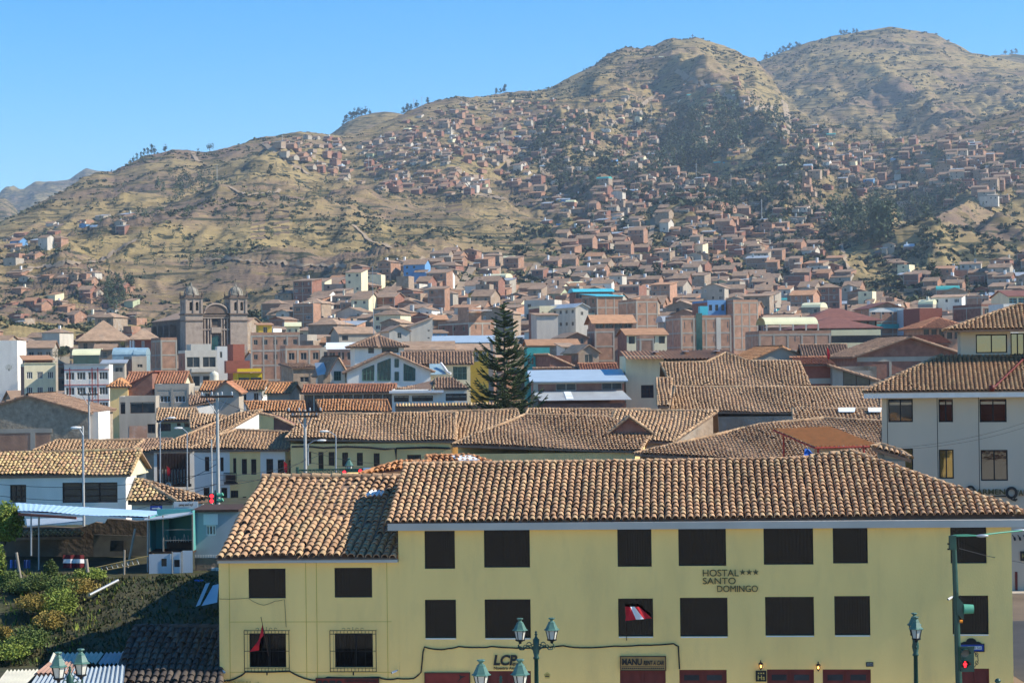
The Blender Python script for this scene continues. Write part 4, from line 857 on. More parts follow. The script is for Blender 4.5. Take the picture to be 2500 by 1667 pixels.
def old_roof(label, pxs, Y, pitch, rz=0., pal='old', wall='pale_yellow_plaster', rects=(), style='brown', inset=.45, gz=None, pit=.3, L=.42, K=5, name='tiled_house', cdir=None, back=True, ridge=True, cat='house', vis=None, group=None, bays=()):
    """house under an old tiled slope; pxs = eave left, eave right, then round the ridge"""
    o = P(*pxs[0], Y); g = (town_z(pxs[0][0], Y) - .3) if gz is None else gz
    t = thing(name, label, cat, (o.x, o.y, g), rz, group); set_root(t); pr = math.radians(pitch)
    pts = roof_plane(pxs, o, pr, rz, t); e = Vector((1, 0, 0)); c = Vector((0, math.cos(pr), math.sin(pr)))
    HERO.append((min(p[0] for p in pxs), max(p[0] for p in pxs), min(p[1] for p in pxs), vis or max(p[1] for p in pxs) + 12, Y))
    if cdir is not None: c = pts[cdir[1]] - pts[cdir[0]]
    tiles('roof', pts, e, c, t, pal, pit, L, K, jit=1.6, thick=.16, lip=Y < 230)
    if ridge: caps('ridge_tiles', [p + Vector((0, 0, .05)) for p in pts[1:]] + [pts[0] + Vector((0, 0, .05))], t, pal, .14)
    cen = sum(pts, Vector()) / len(pts); w_ = MB(); q = [p + (cen - p) * min(.3, inset / max(.1, (Vector((p.x, p.y, 0)) - Vector((cen.x, cen.y, 0))).length)) for p in pts]
    n = Vector((0, -math.sin(pr), math.cos(pr)))
    for p in q: p.z = pts[0].z - (p - pts[0]).y * n.y / n.z - .2
    a, b_ = q[0], q[1]; d = Vector((b_.x - a.x, b_.y - a.y, 0)); Lw = d.length; d /= Lw; zt = min(a.z, b_.z); holes = []
    if rects:
        inv = t.matrix_basis.inverted(); nw = t.matrix_basis.to_3x3() @ Vector((d.y, -d.x, 0)); wa = t.matrix_basis @ a
        for r in rects:
            A, C_ = inv @ on_plane(r[0], r[1], wa, nw), inv @ on_plane(r[2], r[3], wa, nw); holes.append(((A - a).dot(d), (C_ - a).dot(d), C_.z, A.z))
    w_.wall((a.x, a.y), (b_.x, b_.y), 0, zt, holes, .15)
    for x0, x1, m_ in bays:
        inv = t.matrix_basis.inverted(); nw = t.matrix_basis.to_3x3() @ Vector((d.y, -d.x, 0)); wa = t.matrix_basis @ a; u0, u1 = ((inv @ on_plane(x, 1150, wa, nw) - a).dot(d) for x in (x0, x1))
        o_ = a + Vector((d.y, -d.x, 0)) * .005; k0, k1 = o_ + d * u0, o_ + d * u1; bb = MB(); bb.wall((k0.x, k0.y), (k1.x, k1.y), 0, zt - .02, [(h[0] - u0, h[1] - u0, h[2], h[3]) for h in holes if h[0] > u0 and h[1] < u1], .004); bb.build('painted_bay', m_, t)
    for i in range(1, len(q)): p, r = q[i], q[(i + 1) % len(q)]; w_.quad((p.x, p.y, 0), (r.x, r.y, 0), tuple(r), tuple(p))
    w_.build('wall', wall, t)
    for h_ in holes: o2 = put('window', win_mesh(h_[1] - h_[0], h_[3] - h_[2], style), t, tuple(a + d * h_[0] + Vector((-d.y, d.x, 0)) * .12 + Vector((0, 0, h_[2] - a.z)))); o2.rotation_euler = (0, 0, math.atan2(d.y, d.x))
    if back and len(pts) >= 4:
        r0, r1 = pts[-1], pts[2]; run = max(2., min(9, (r0 - pts[0]).y)); dz = run * math.tan(pr)
        b = MB(); b.slab([r0, r1, r1 + Vector((0, run, -dz)), r0 + Vector((0, run, -dz))], (0, 0, -.12)); b.build('back_roof', 'clay_far', t)
        b = MB(); c0, c1 = r0 + Vector((.3, run - .4, -dz)), r1 + Vector((-.3, run - .4, -dz)); b.quad((c1.x, c1.y, 0), (c0.x, c0.y, 0), tuple(c0), tuple(c1)); b.build('rear_wall', wall, t)
    return t, pts

# ---- old tiled roofs behind the hostel
old_roof('yellow street house with a row of tall narrow windows under a broad old tile roof', [(697, 1071), (1112, 1077), (1112, 1008), (1048, 1009), (905, 1012), (752, 1010)], 178, 19, .02, 'old', 'pale_yellow_plaster', [(753, 1103, 760, 1132), (777, 1103, 790, 1148), (802, 1103, 817, 1136), (835, 1104, 850, 1138), (871, 1105, 886, 1136), (912, 1106, 927, 1138), (994, 1110, 1028, 1131)], 'brown')
old_roof('old house under a regular straight columned tile slope at the picture centre', [(1048, 1079), (1290, 1082), (1262, 1001), (1050, 1007)], 181, 22, -.05, 'old', 'pale_yellow_plaster', pit=.33)
old_roof('broad weathered hip roof of pale yellow house behind the hostel ridge at centre', [(1104, 1086), (1562, 1101), (1588, 1062), (1480, 1019), (1280, 1014)], 158, 17, .04, 'old', 'pale_yellow_plaster', [(1247, 1124, 1265, 1131), (1323, 1125, 1342, 1132)], pit=.27)
old_roof('tile slope with curved columns falling into the valley right of the dark gable', [(1478, 1074), (1640, 1080), (1752, 1004), (1500, 1003)], 176, 24, -.12, 'old', 'adobe', pit=.34, cdir=(0, 3))
old_roof('narrow band of ridge tiles in front of the blue metal roof', [(1282, 1017), (1480, 1020), (1586, 1000), (1290, 1000)], 186, 22, 0, 'old', 'adobe', pit=.3, back=False)
old_roof('largest weathered low roof of mixed tiles right of centre behind the hostel', [(1548, 1108), (1900, 1128), (2155, 1118), (2155, 1030), (2010, 1022), (1855, 1038)], 150, 16, .03, 'old', 'adobe', pit=.27)
old_roof('straight lower tile slope of the long double roof left of the grey hotel', [(1640, 1004), (2150, 1009), (2150, 947), (1648, 945)], 190, 24, 0, 'old', 'adobe', pit=.32)
old_roof('peaked upper tile slope of the long double roof with a pale skylight patch', [(1642, 944), (1978, 943), (1952, 884), (1826, 882), (1772, 862), (1725, 884), (1612, 888)], 199, 24, -.04, 'old', 'adobe', pit=.33)
old_roof('narrow leaning tile slope at the left end of the double roof', [(1606, 992), (1634, 992), (1640, 925), (1603, 925)], 188, 26, 0, 'old', 'adobe', pit=.33, back=False)
t_, q_ = old_roof('short tile slope with two white skylights beside the grey hotel', [(1938, 1032), (2150, 1036), (2150, 999), (1935, 999)], 176, 21, 0, 'old', 'adobe', pit=.33, back=False)
for x0, x1 in ((2047, 2086), (2120, 2150)):
    r = roof_plane([(x0, 1013), (x1, 1013), (x1 + 2, 1003), (x0 - 1, 1003)], P(1938, 1032, 176), math.radians(21), 0, t_); b = MB(); b.slab([p + Vector((0, -.1, .3)) for p in r], (0, .0, -.05)); b.build('skylight', 'white_sheet', t_)
# dark gable standing between the two slopes
g = thing('dormer_gable', 'small dark brown gable with tiled edges between two old roofs', 'gable', P(1486, 1061, 160)); set_root(g); gi = g.matrix_basis.inverted()
gp = [gi @ P(1484, 1062, 160), gi @ P(1592, 1061, 160), gi @ P(1536, 1022, 160)]; b = MB(); b.slab(gp, (0, 3.2, .0)); b.build('wall', 'dark_brick', g)
for i, (p, r) in enumerate(((gp[0], gp[2]), (gp[2], gp[1]))): 
    b = MB(); dv = (r - p).normalized() * .35; b.slab([p - dv * (i == 0) + Vector((0, -.3, .05)), r + dv * (i == 1) + Vector((0, -.3, .05)), r + dv * (i == 1) + Vector((0, 3.4, .05)), p - dv * (i == 0) + Vector((0, 3.4, .05))], (0, 0, .12)); b.build('verge', 'clay_far', g)
caps('verge_tiles', [gp[0] + Vector((0, -.25, .16)), gp[2] + Vector((0, -.25, .2)), gp[1] + Vector((0, -.25, .16))], g, 'old', .13)
# left centre: street with old houses
old_roof('long diagonal old tile roof above the dark timber balcony', [(366, 1100), (470, 1098), (640, 1002), (612, 1006), (575, 1012)], 188, 18, .1, 'old', 'white_plaster', back=False)
old_roof('old irregular tile roof over the white and yellow balcony houses', [(462, 1097), (705, 1098), (728, 1072), (700, 1056), (575, 1050), (520, 1070)], 180, 15, .03, 'old', 'white_plaster', [(500, 1115, 511, 1150), (538, 1116, 546, 1150), (569, 1118, 577, 1155), (590, 1120, 603, 1157), (613, 1120, 626, 1158), (650, 1120, 667, 1158), (678, 1122, 694, 1158), (705, 1124, 717, 1158), (563, 1197, 582, 1245), (540, 1190, 555, 1240), (497, 1190, 512, 1236), (592, 1212, 602, 1236)], 'brown', back=False, bays=((561, 636, 'pale_yellow_plaster'),))
old_roof('brown roof with a broken ridge left of the utility pole', [(80, 1102), (310, 1108), (350, 1075), (240, 1077), (140, 1076)], 168, 15, .05, 'old', 'adobe', back=False)
old_roof('dark brown tile roof just left of the balcony house', [(280, 1100), (395, 1106), (420, 1072), (262, 1075)], 200, 20, -.1, 'brown', 'adobe', back=False)
yw = thing('yellow_gable_house', 'pale yellow gable with brick flanks rising above the old street roofs', 'house', P(560, 1052, 205)); set_root(yw); yi = yw.matrix_basis.inverted()
b = MB(); pp = [yi @ P(x, y, 205) for x, y in ((530, 1062), (745, 1062), (720, 1042), (668, 1018), (625, 1008), (606, 1015))]; b.slab(pp, (0, 5, 0)); b.build('wall', 'dark_brick', yw)
b = MB(); pp2 = [yi @ P(x, y, 204.9) for x, y in ((618, 1058), (668, 1058), (668, 1018), (632, 1011), (618, 1014))]; b.slab(pp2, (0, .08, 0)); b.build('plaster', 'pale_yellow_plaster', yw)
caps('verge_tiles', [p + Vector((0, -.1, .08)) for p in (pp[5], pp[4], pp[3], pp[2], pp[1])], yw, 'old', .16); HERO.append((530, 745, 1008, 1065, 205))
old_roof('tile slope behind the yellow gable', [(690, 1052), (775, 1050), (765, 1012), (665, 1010)], 214, 22, 0, 'old', 'adobe', pit=.34)
for i, (l, pts, Y, pal, w_) in enumerate((
    ('long orange tile roof left of the centre pole over a white gable', [(612, 1006), (745, 1005), (742, 980), (597, 981)], 240, 'orange', 'white_plaster'),
    ('long orange tile roof right of the centre pole', [(785, 1005), (955, 1004), (945, 977), (772, 978)], 240, 'orange', 'white_plaster'),
    ('brown tile roof over the green walled house', [(382, 1028), (492, 1026), (478, 997), (384, 999)], 236, 'old', 'green_plaster'),
    ('dark tile roof sloping right beside the green walled house', [(466, 1046), (560, 1020), (540, 1014), (462, 1012)], 228, 'old', 'adobe'),
    ('small brown roof with a skylight behind the green house', [(462, 990), (530, 978), (500, 970), (462, 966)], 262, 'brown', 'white_plaster'))):
    old_roof(l, pts, Y, 22, 0, pal, w_, rects=[(387, 1034, 417, 1052), (432, 1033, 441, 1040), (450, 1033, 462, 1042)] if i == 2 else [], pit=.36, L=.5, K=3, style='dark')
# low orange hips just behind the hostel ridge
old_roof('low orange hip roof just behind the annex ridge', [(880, 1160), (1062, 1140), (1045, 1130), (968, 1131)], 103, 17, -.1, 'orange', 'red_brown', pit=.28, back=False)
t_, q_ = old_roof('small orange roof with white skylight behind the hostel ridge', [(1052, 1140), (1215, 1136), (1150, 1116), (1042, 1116)], 106, 16, 0, 'orange', 'red_brown', pit=.28, back=False)
r = roof_plane([(1118, 1134), (1172, 1133), (1150, 1122), (1102, 1123)], P(1052, 1140, 106), math.radians(16), 0, t_); b = MB(); b.slab([p + Vector((0, 0, .24)) for p in r], (0, 0, -.05)); b.build('skylight', 'white_sheet', t_)
# orange corrugated canopy on posts
cn = thing('roof_canopy', 'orange corrugated canopy on thin red posts above the hostel ridge', 'canopy', P(1985, 1120, 112)); set_root(cn); ci = cn.matrix_basis.inverted()
A, Bq, C_, D = [ci @ P(x, y, Y) for x, y, Y in ((1888, 1046, 113), (1990, 1090, 109), (2146, 1086, 109), (2026, 1040, 113))]
b = MB(); n = 56
for i in range(n):
    u0, u1 = i / n, (i + 1) / n; z0, z1 = .036 * math.sin(i * math.pi / 2), .036 * math.sin((i + 1) * math.pi / 2)
    b.add([A.lerp(D, u0) + Vector((0, 0, z0)), A.lerp(D, u1) + Vector((0, 0, z1)), Bq.lerp(C_, u1) + Vector((0, 0, z1)), Bq.lerp(C_, u0) + Vector((0, 0, z0))], [(0, 1, 2, 3)], 0, True)
b.build('roof_sheet', 'canopy_orange', cn)
for p, l in ((Bq.lerp(A, .75), 3.4), (Bq.lerp(C_, .06) + Vector((0, .3, 0)), 2.), (Bq.lerp(C_, .76), 1.8)): b = MB(); b.tube([p, p - Vector((0, 0, l))], .06, 6); b.build('post', 'red_paint', cn)
b = MB(); b.tube([Bq - Vector((0, 0, .08)), C_ - Vector((0, 0, .08))], .06, 6); b.tube([A - Vector((0, 0, .08)), Bq - Vector((0, 0, .08))], .05, 6); b.build('beam', 'red_paint', cn)
b = MB(); pq = ci @ P(1988, 1090, 110.5); pr_ = ci @ P(2068, 1128, 110.5); b.box(pq.x, pr_.x, pq.y, pq.y + 2.5, pr_.z, pq.z); b.build('tank_room', 'concrete', cn)
b = MB(); q0 = P(1972, 1114, 107); rnd = random.Random(5)
b.add([(q0.x + .55 * (u - .5) * 1.6 * (1.2 - v) + rnd.uniform(-.05, .05), q0.y + rnd.uniform(-.2, .2), q0.z - .5 + v * .9 + rnd.uniform(-.05, .05)) for v in (0, .33, .66, 1) for u in (0, .33, .66, 1)], [(i * 4 + j, i * 4 + j + 1, i * 4 + j + 5, i * 4 + j + 4) for i in range(3) for j in range(3)]); b.slab([(q0.x - .4, q0.y, q0.z - .5), (q0.x + .4, q0.y, q0.z - .5), (q0.x, q0.y, q0.z + .35)], (0, .25, 0)); tag(b.build('tarpaulin', 'tarp_blue'), 'crumpled blue tarpaulin on the hostel ridge below the canopy', 'tarpaulin')
old_roof('curved stub wall with tiled edge at the right of the canopy', [(2128, 1092), (2225, 1122), (2200, 1104), (2150, 1088)], 104, 22, -.2, 'old', 'concrete', pit=.28, back=False)

# ---- left foreground: white house, corner roof
WHZ = 3.3
wh, wp = old_roof('white house with golden tile roof and dark framed windows at the left', [(-40, 1162), (318, 1158), (345, 1099), (-40, 1110)], 139, 24, -.06, 'golden', 'white_plaster', [(24, 1183, 64, 1226), (152, 1178, 287, 1226)], 'brown', .35, WHZ - 3.3, .285, .4, 6, back=True)
b = MB(); p0, p1, p2 = wp[1], wp[2], wp[1] + Vector((0, 2 * (wp[2] - wp[1]).y, 0)); b.poly([p0 + Vector((-.35, .1, -.2)), p2 + Vector((-.35, 0, -.2)), p1 + Vector((-.35, 0, -.2))]); b.build('gable', 'cream_plaster', wh)
old_roof('corner house with golden hip roof below the white house gable', [(312, 1226), (436, 1226), (352, 1175), (332, 1172)], 128, 24, -.12, 'golden', 'white_plaster', gz=0, inset=.3, pit=.30, K=6, back=False)
old_roof('brown tiled side slope of the golden corner roof', [(434, 1227), (508, 1219), (362, 1178), (352, 1176)], 127, 17, .15, 'old', 'white_plaster', gz=0, inset=.3, pit=.27, back=False)

# ---- grey hotel at the right
HY = 120.
ht = B('grey hotel with mirror windows and black letters on its wall at the right edge', 2152, 2720, 972, HY, -.187, 16, 'grey_plaster', ('flat',), rects=[(2168, 974, 2229, 1030), (2291, 974, 2327, 1030), (2391, 974, 2458, 1030), (2170, 1095, 2230, 1165), (2292, 1097, 2329, 1168), (2394, 1098, 2461, 1173)], style='mirror', vis=1660, z0=0., name='hotel', cat='hotel')
hx, hh = ht['_w'], ht['_h']; set_root(ht); hi = ht.matrix_basis.inverted()
HN = rot2(-.187) @ Vector((0, -1, 0))
def HP(px, py, q=0.): p = hi @ on_plane(px, py, ht.location, HN); return Vector((p.x, -q, p.z))
addbox(ht, 'fascia', 'white_trim', (-1.0, hx, -.9, 16, hh + .02, hh + .34))
b = MB()
for px, y0, y1 in ((2166, 972, 1100), (2288, 972, 1250), (2389, 972, 1250)): u = HP(px, 1000).x; b.box(u - .02, u + .02, -.004, -.001, HP(px, y1).z, hh)
b.build('groove', 'letter_dark', ht)
ze = hh + .37
R1 = [Vector((-1.0, -.95, ze)), Vector((hx, -.95, ze)), Vector((hx, 6., ze + 2.1)), Vector((3.6, 6., ze + 2.1))]
tiles('roof', R1, (1, 0, 0), (0, 6.95, 2.1), ht, 'hostal', .25, .36, 5, thick=.05); tiles('roof_side', [Vector((-1., 13, ze)), R1[0], R1[3]], (0, -1, 0), (4.6, 0, 2.1), ht, 'hostal', .25, .36, 4, thick=.05)
b = MB(); b.quad(R1[3], R1[2], Vector((hx, 16, ze + 1.8)), Vector((3.6, 16, ze + 1.8))); b.build('back_roof', 'clay_far', ht)
caps('hip_tiles', [R1[0], R1[3]], ht, 'hostal', .12, .36)
# set-back upper storey
u0, u1 = HP(2340, 900).x + .3, hx; b = MB(); zb = ze + 1.5; zt = ze + 3.55
y0 = 5.6
b.wall((u0, y0), (u1, y0), zb, zt, [(.9, 2.75, zb + .7, zt - .22), (2.95, 3.75, zb + .55, zt - .1), (4.9, 6.5, zb + .7, zt - .22)], .15); b.quad((u0, y0 + 7, zb), (u0, y0, zb), (u0, y0, zt), (u0, y0 + 7, zt)); b.build('upper_wall', 'grey_plaster', ht)
for q in ((.9, 2.75, .7, .22), (2.95, 3.75, .55, .1), (4.9, 6.5, .7, .22)): put('window', win_mesh(q[1] - q[0], zt - zb - q[2] - q[3], 'mirror'), ht, (u0 + q[0], y0 + .12, zb + q[2]))
zr = zt + .05; R2 = [Vector((u0 - .9, y0 - 1.1, zr)), Vector((u1, y0 - 1.1, zr)), Vector((u1, y0 + 3.2, zr + 1.55)), Vector((u0 + 3.6, y0 + 3.2, zr + 1.55))]
tiles('upper_roof', R2, (1, 0, 0), (0, 4.3, 1.55), ht, 'hostal', .25, .36, 5, thick=.12); tiles('upper_roof_side', [Vector((u0 - .9, y0 + 7.5, zr)), R2[0], R2[3]], (0, -1, 0), (4.5, 0, 1.55), ht, 'hostal', .25, .36, 4, thick=.12)
caps('hip_tiles', [R2[0], R2[3], R2[2]], ht, 'hostal', .12, .36)
b = MB(); a0, a1 = Vector((HP(2420, 950).x, -1.0, ze + .1)), Vector((HP(2530, 912).x, 5.5, ze + 2.2)); b.tube([a0, a1], .07, 6); b.lathe([(0, -.1), (.16, -.1), (.16, .25), (0, .25)], 10, tuple(a0)); b.build('drainpipe', 'door_red', ht)
sg = thing('hotel_sign', 'black and gold raised letters QARMEN QA on the grey hotel wall', 'sign', ht.location, -.187)
for s_, x0, y0_, x1, y1, m, bo in (('Q', 2358, 1184, 2381, 1219, 'letter_dark', .03), ('’ARMEN', 2380, 1193, 2454, 1206, 'letter_bronze', .02), ('Q', 2455, 1187, 2484, 1223, 'letter_dark', .04), ('’A', 2484, 1195, 2498, 1209, 'letter_bronze', .02), ('RMEN', 2500, 1195, 2550, 1209, 'letter_bronze', .02)):
    A, C_ = HP(x0, y1), HP(x1, y0_); lettering('letters', s_, A.x, C_.x, A.z, C_.z, -.08, sg, m, .03, bo)
b = MB(); A, C_ = HP(2420, 1212), HP(2456, 1209); b.box(A.x, C_.x, -.1, -.04, A.z, C_.z); b.build('underline', 'letter_dark', sg)
for i, x in enumerate((2472, 2485, 2498)):
    p = HP(x, 1310, 0); t = thing('wall_spotlight', 'small black spotlights in a row on the grey hotel wall at the right edge', 'spotlight', ht.matrix_basis @ p, -.187, 'black wall spotlights of the grey hotel'); b = MB(); b.tube([(0, 0, .1), (.08, -.35, -.02)], .025, 5); b.build('arm', 'black_iron', t); b = MB(); b.tube([(.08, -.35, .0), (.12, -.42, -.16)], .06, 8); b.build('lamp_head', 'black_iron', t)
t = thing('plaque', 'small black hotel plaque with a gold letter at the right edge', 'sign', ht.matrix_basis @ HP(2491, 1368), -.187); b = MB(); b.box(0, .9, -.05, -.01, 0, .55); b.build('board', 'letter_dark', t); lettering('letters', 'HOTEL', .1, .8, .15, .42, -.065, t, 'gold', .005)
addbox(ht, 'plinth', 'door_red', (HP(2478, 1400).x, HP(2484, 1400).x, -.05, -.004, 0, HP(2480, 1395).z), (HP(2484, 1400).x, hx, -.05, -.004, 0, HP(2480, 1462).z))

# ---- measured buildings of the middle distance (left to right)
B('white modern block with a sloping front at the far left edge', -90, 42, 838, 430, .1, 14, 'white_plaster', vis=905)
B('grey school block under a brown roof beside the white modern block', 66, 128, 848, 455, .12, 12, 'concrete', ('gx', 1.6, 'brown'), (3, 1, .6, .35, 1.0), vis=872)
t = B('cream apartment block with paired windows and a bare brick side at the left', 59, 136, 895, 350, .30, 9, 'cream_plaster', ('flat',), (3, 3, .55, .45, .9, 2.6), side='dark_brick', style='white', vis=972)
addbox(t, 'rooftop_room', 'dark_brick', (.3, t['_w'] - .4, 1.2, 8.6, t['_h'], t['_h'] + 1.2)); b = MB(); h_ = t['_h'] + 1.2; b.slab([(-.2, .6, h_), (t['_w'], .6, h_), (t['_w'] - .4, 9, h_ + .8), (-.2, 9, h_ + .8)], (0, 0, -.12)); b.build('rooftop_canopy', 'clay_orange', t)
addbox(t, 'cornice', 'cream_sheet', (-.1, t['_w'] + .1, -.15, .1, t['_h'] + .52, t['_h'] + .62))
t = B('white and red balcony apartments under a cream plastic canopy', 157, 266, 898, 345, .12, 9, 'white_plaster', ('flat',), (4, 3, .78, .5, .75, 2.55), style='white', vis=962)
addbox(t, 'balcony_band', 'red_paint', *[(-.08, t['_w'] + .08, -.08, -.003, t['_h'] - 2.55 * k - .42, t['_h'] - 2.55 * k - .3) for k in range(4)], *[(t['_w'] * u - .07, t['_w'] * u + .07, -.09, -.081, t['_h'] - 8, t['_h']) for u in (.12, .62, .75)])
b = MB(); h_ = t['_h']; w_ = t['_w']; an = np.linspace(0, math.pi / 2, 7); vs = [(x, .8 + 3.4 * (1 - math.cos(a)), h_ + 2.1 + 1.1 * math.sin(a)) for a in an for x in (1.2, w_ - 1.5)]; b.add(vs, [(2 * i, 2 * i + 1, 2 * i + 3, 2 * i + 2) for i in range(6)], 0, True); b.slab([(1.2, 4.2, h_ + 3.2), (w_ - 1.5, 4.2, h_ + 3.2), (w_ - 1.5, 7, h_ + 3.2), (1.2, 7, h_ + 3.2)], (0, 0, -.1)); b.build('rooftop_canopy', 'cream_sheet', t); addbox(t, 'rooftop_glazing', 'glass_green', (1.4, w_ - 1.7, .9, 1.0, h_ + .4, h_ + 2.1)); addbox(t, 'parapet_slope', 'zinc', (-.1, w_ + .1, -.3, .3, h_ + .5, h_ + .62))
B('grey concrete house right of the red and white balconies', 250, 304, 886, 362, .15, 9, 'concrete', ('shed', .6, 'zinc'), (2, 1, .7, .3, .8), vis=935)
B('grey block with one small window and a brown side', 322, 358, 876, 372, .35, 9, 'concrete', ('flat',), rects=[(335, 889, 348, 897)], side='dark_brick', vis=915)
B('wide old school under a large tan hip roof at the left', 193, 316, 825, 470, .22, 17, 'adobe', ('hip', 4.2, 'clay_far'), (4, 1, .3, .5, 1.2, 3.2), style='dark', vis=868, over=.9)
t = B('dark red pavilion with white pilasters and a pyramid roof', 314, 384, 824, 452, .12, 9, 'red_brown', ('hip', 2.1, 'clay_far'), (3, 2, .3, .5, .8, 2.6), style='white', vis=864, over=.6)
addbox(t, 'pilaster', 'white_trim', *[(t['_w'] * u - .18, t['_w'] * u + .18, -.08, -.003, t['_h'] - 5.5, t['_h'] - .4) for u in (.06, .16, .84, .94)])
for px0, px1, l in ((274, 326, 'left blue tinted greenhouse vault on a roof terrace'), (326, 356, 'right blue tinted greenhouse vault on a roof terrace')):
    B(l, px0, px1, 866, 400, .05, 7, 'polycarbonate', ('bx', 1.4, 'polycarbonate'), vis=872, over=.05, name='greenhouse', cat='greenhouse')
B('brown tiled shed below the tan school roof', 232, 280, 852, 425, .1, 6, 'adobe', ('gx', 1.1, 'clay_far'), (1, 1, .2, .4, .6), vis=862)
B('tall brick block left of the grey balcony building', 392, 432, 830, 410, .38, 9, 'brick', ('flat',), frame=1, vis=876)
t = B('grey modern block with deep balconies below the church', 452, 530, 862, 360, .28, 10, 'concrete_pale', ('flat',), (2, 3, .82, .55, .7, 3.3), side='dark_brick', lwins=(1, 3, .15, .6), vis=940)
addbox(t, 'stair_tower', 'concrete_pale', (1.2, t['_w'] - .8, 1.5, 8, t['_h'], t['_h'] + 1.6)); addbox(t, 'balcony', 'concrete_pale', *[(1.0, t['_w'] + .02, -.9, -.003, t['_h'] - 3.3 * k - 3.35, t['_h'] - 3.3 * k - 2.7) for k in range(3)])
t = B('brick red tower block below the right church tower', 569, 597, 847, 372, .4, 4, 'red_brown', ('flat',), vis=900)
t = B('red house with yellow terrace rails and dark openings', 581, 640, 918, 345, .25, 7, 'yellow_paint', ('flat',), (2, 1, .9, .6, .25, 2.0), style='dark', vis=935)
addbox(t, 'awning', 'clay_orange', (-.2, t['_w'] + .2, -.8, 4, t['_h'] + .6, t['_h'] + .72)); addbox(t, 'roof_sign', 'yellow_paint', (0, t['_w'], 1, 1.1, t['_h'] + .72, t['_h'] + 1.25)); addbox(t, 'rear_block', 'red_brown', (-1.5, t['_w'] - 1.5, 4.2, 7, t['_h'] + .5, t['_h'] + 2.6))
B('pale flat roof room behind the red tower', 530, 568, 852, 385, .2, 6, 'white_plaster', ('flat',), (2, 1, .3, .4), vis=880)
B('long rust tiled roof with a skylight strip left of the water tank', 308, 446, 936, 300, .02, 9, 'cream_plaster', ('gx', 1.55, 'rust'), vis=945)
B('low orange hip roof in front of the long rust roof', 268, 312, 940, 296, .1, 6, 'pale_yellow_plaster', ('hip', .9, 'orange'), vis=955)
t = thing('water_tank', 'cream plastic water tank on a concrete stand', 'water tank', P(523, 929, 300)); b = MB(); b.lathe([(0, 0), (.62, 0), (.66, .1), (.62, .2), (.66, .35), (.62, .5), (.66, .7), (.62, .9), (.58, 1.1), (.3, 1.3), (.12, 1.35), (.12, 1.42), (0, 1.42)], 16); b.build('tank_body', 'tank', t); b = MB(); b.box(-.8, .8, -.8, .8, -3, -.02); b.build('stand', 'concrete', t)
B('grey house with curtained windows and a brick band', 378, 461, 946, 292, .06, 9, 'concrete', ('flat',), rects=[(391, 966, 417, 982), (427, 966, 453, 982)], style='white', frame=2, vis=998)
t = B('house with a steep red lean-to roof behind the glazed stair', 296, 372, 946, 297, .05, 8, 'dark_brick', ('shedl', 2.2, 'red_brown'), vis=975)
t = B('grey unfinished block with a glazed upper floor beside the green house', 291, 380, 978, 258, .12, 9, 'concrete', ('flat',), rects=[(318, 982, 378, 1008), (294, 982, 306, 1010), (360, 1035, 379, 1057)], style='dark', vis=1075)
addbox(t, 'brick_infill', 'brick', (1.2, t['_w'] - 1.1, -.03, -.003, t['_h'] - 5.3, t['_h'] - 3.2))
B('orange roofed white gable house right of the water tank', 520, 583, 956, 278, .05, 8, 'concrete', ('gy', 1.3, 'rust'), vis=975, lwins=None)
B('long orange tiled house behind the feathery bush', 492, 640, 952, 292, .0, 8, 'white_plaster', ('gx', 1.1, 'orange'), (5, 1, .4, .5), vis=975)
B('small orange gable house right of the feathery bush', 652, 706, 958, 276, -.15, 6, 'concrete', ('gx', 1.2, 'orange'), vis=975)
t = B('great grey adobe gable wall with brick below at the left edge', -80, 216, 1010, 205, .02, 14, 'adobe_grey', ('gy', 1.75, 'brown'), vis=1105, over=.3, name='adobe_house')
addbox(t, 'brick_wall', 'brick', (0, t['_w'] * .68, -.06, -.003, 0, t['_h'] - 2.0)); addbox(t, 'concrete_band', 'concrete', (0, t['_w'] * .7, -.09, -.003, t['_h'] - 1.98, t['_h'] - 1.55), (t['_w'] * .52, t['_w'] * .56, -.09, -.062, 0, t['_h'] - 1.985))
B('thin white sided extension right of the adobe gable', 212, 240, 1018, 206, .0, 6, 'white_plaster', ('flat',), vis=1075, over=.1)
# centre
B('brick apartments with concrete frame and washing on the roof', 612, 732, 818, 392, .12, 10, 'brick', ('flat',), (5, 2, .42, .35, .9), frame=4, lwins=(2, 2, .3, .35), vis=860)
B('mustard rooftop room with an orange canopy', 631, 664, 792, 402, .2, 6, 'ochre_plaster', ('shed', .4, 'clay_orange'), (1, 1, .3, .5), vis=806)
B('pale green and yellow rooftop house with an arched canopy', 699, 731, 797, 405, .1, 6, 'cream_plaster', ('bx', .9, 'cream_sheet'), (2, 1, .35, .45), vis=816)
B('brick frame house with dark openings left of the white vault', 697, 785, 850, 362, .22, 9, 'brick', ('flat',), (3, 2, .5, .45, .8), frame=3, vis=905, lwins=(2, 2, .2, .4))
B('brick house under a white barrel vault', 800, 866, 853, 372, .08, 9, 'brick', ('bx', 1.3, 'white_sheet'), (3, 1, .7, .5, .5), frame=2, vis=880, over=.3)
B('low brown house left of the gable hall with a torn canopy', 716, 770, 898, 318, .35, 8, 'adobe', ('shed', .6, 'brown'), (1, 1, .4, .3, 1.4), vis=945)
t = B('white tower storey under a pyramid tile roof behind the glass gable', 866, 986, 843, 305, .16, 8, 'white_plaster', ('hip', 1.5, 'brown'), rects=[(899, 849, 913, 862), (932, 849, 973, 861)], style='dark', vis=866, over=.7)
t = B('white wing with a long brown tile roof right of the glass gable', 985, 1148, 887, 274, .03, 8, 'cream_plaster', ('gx', 1.45, 'brown'), rects=[(1106, 895, 1140, 927)], style='green', vis=955, over=.5)
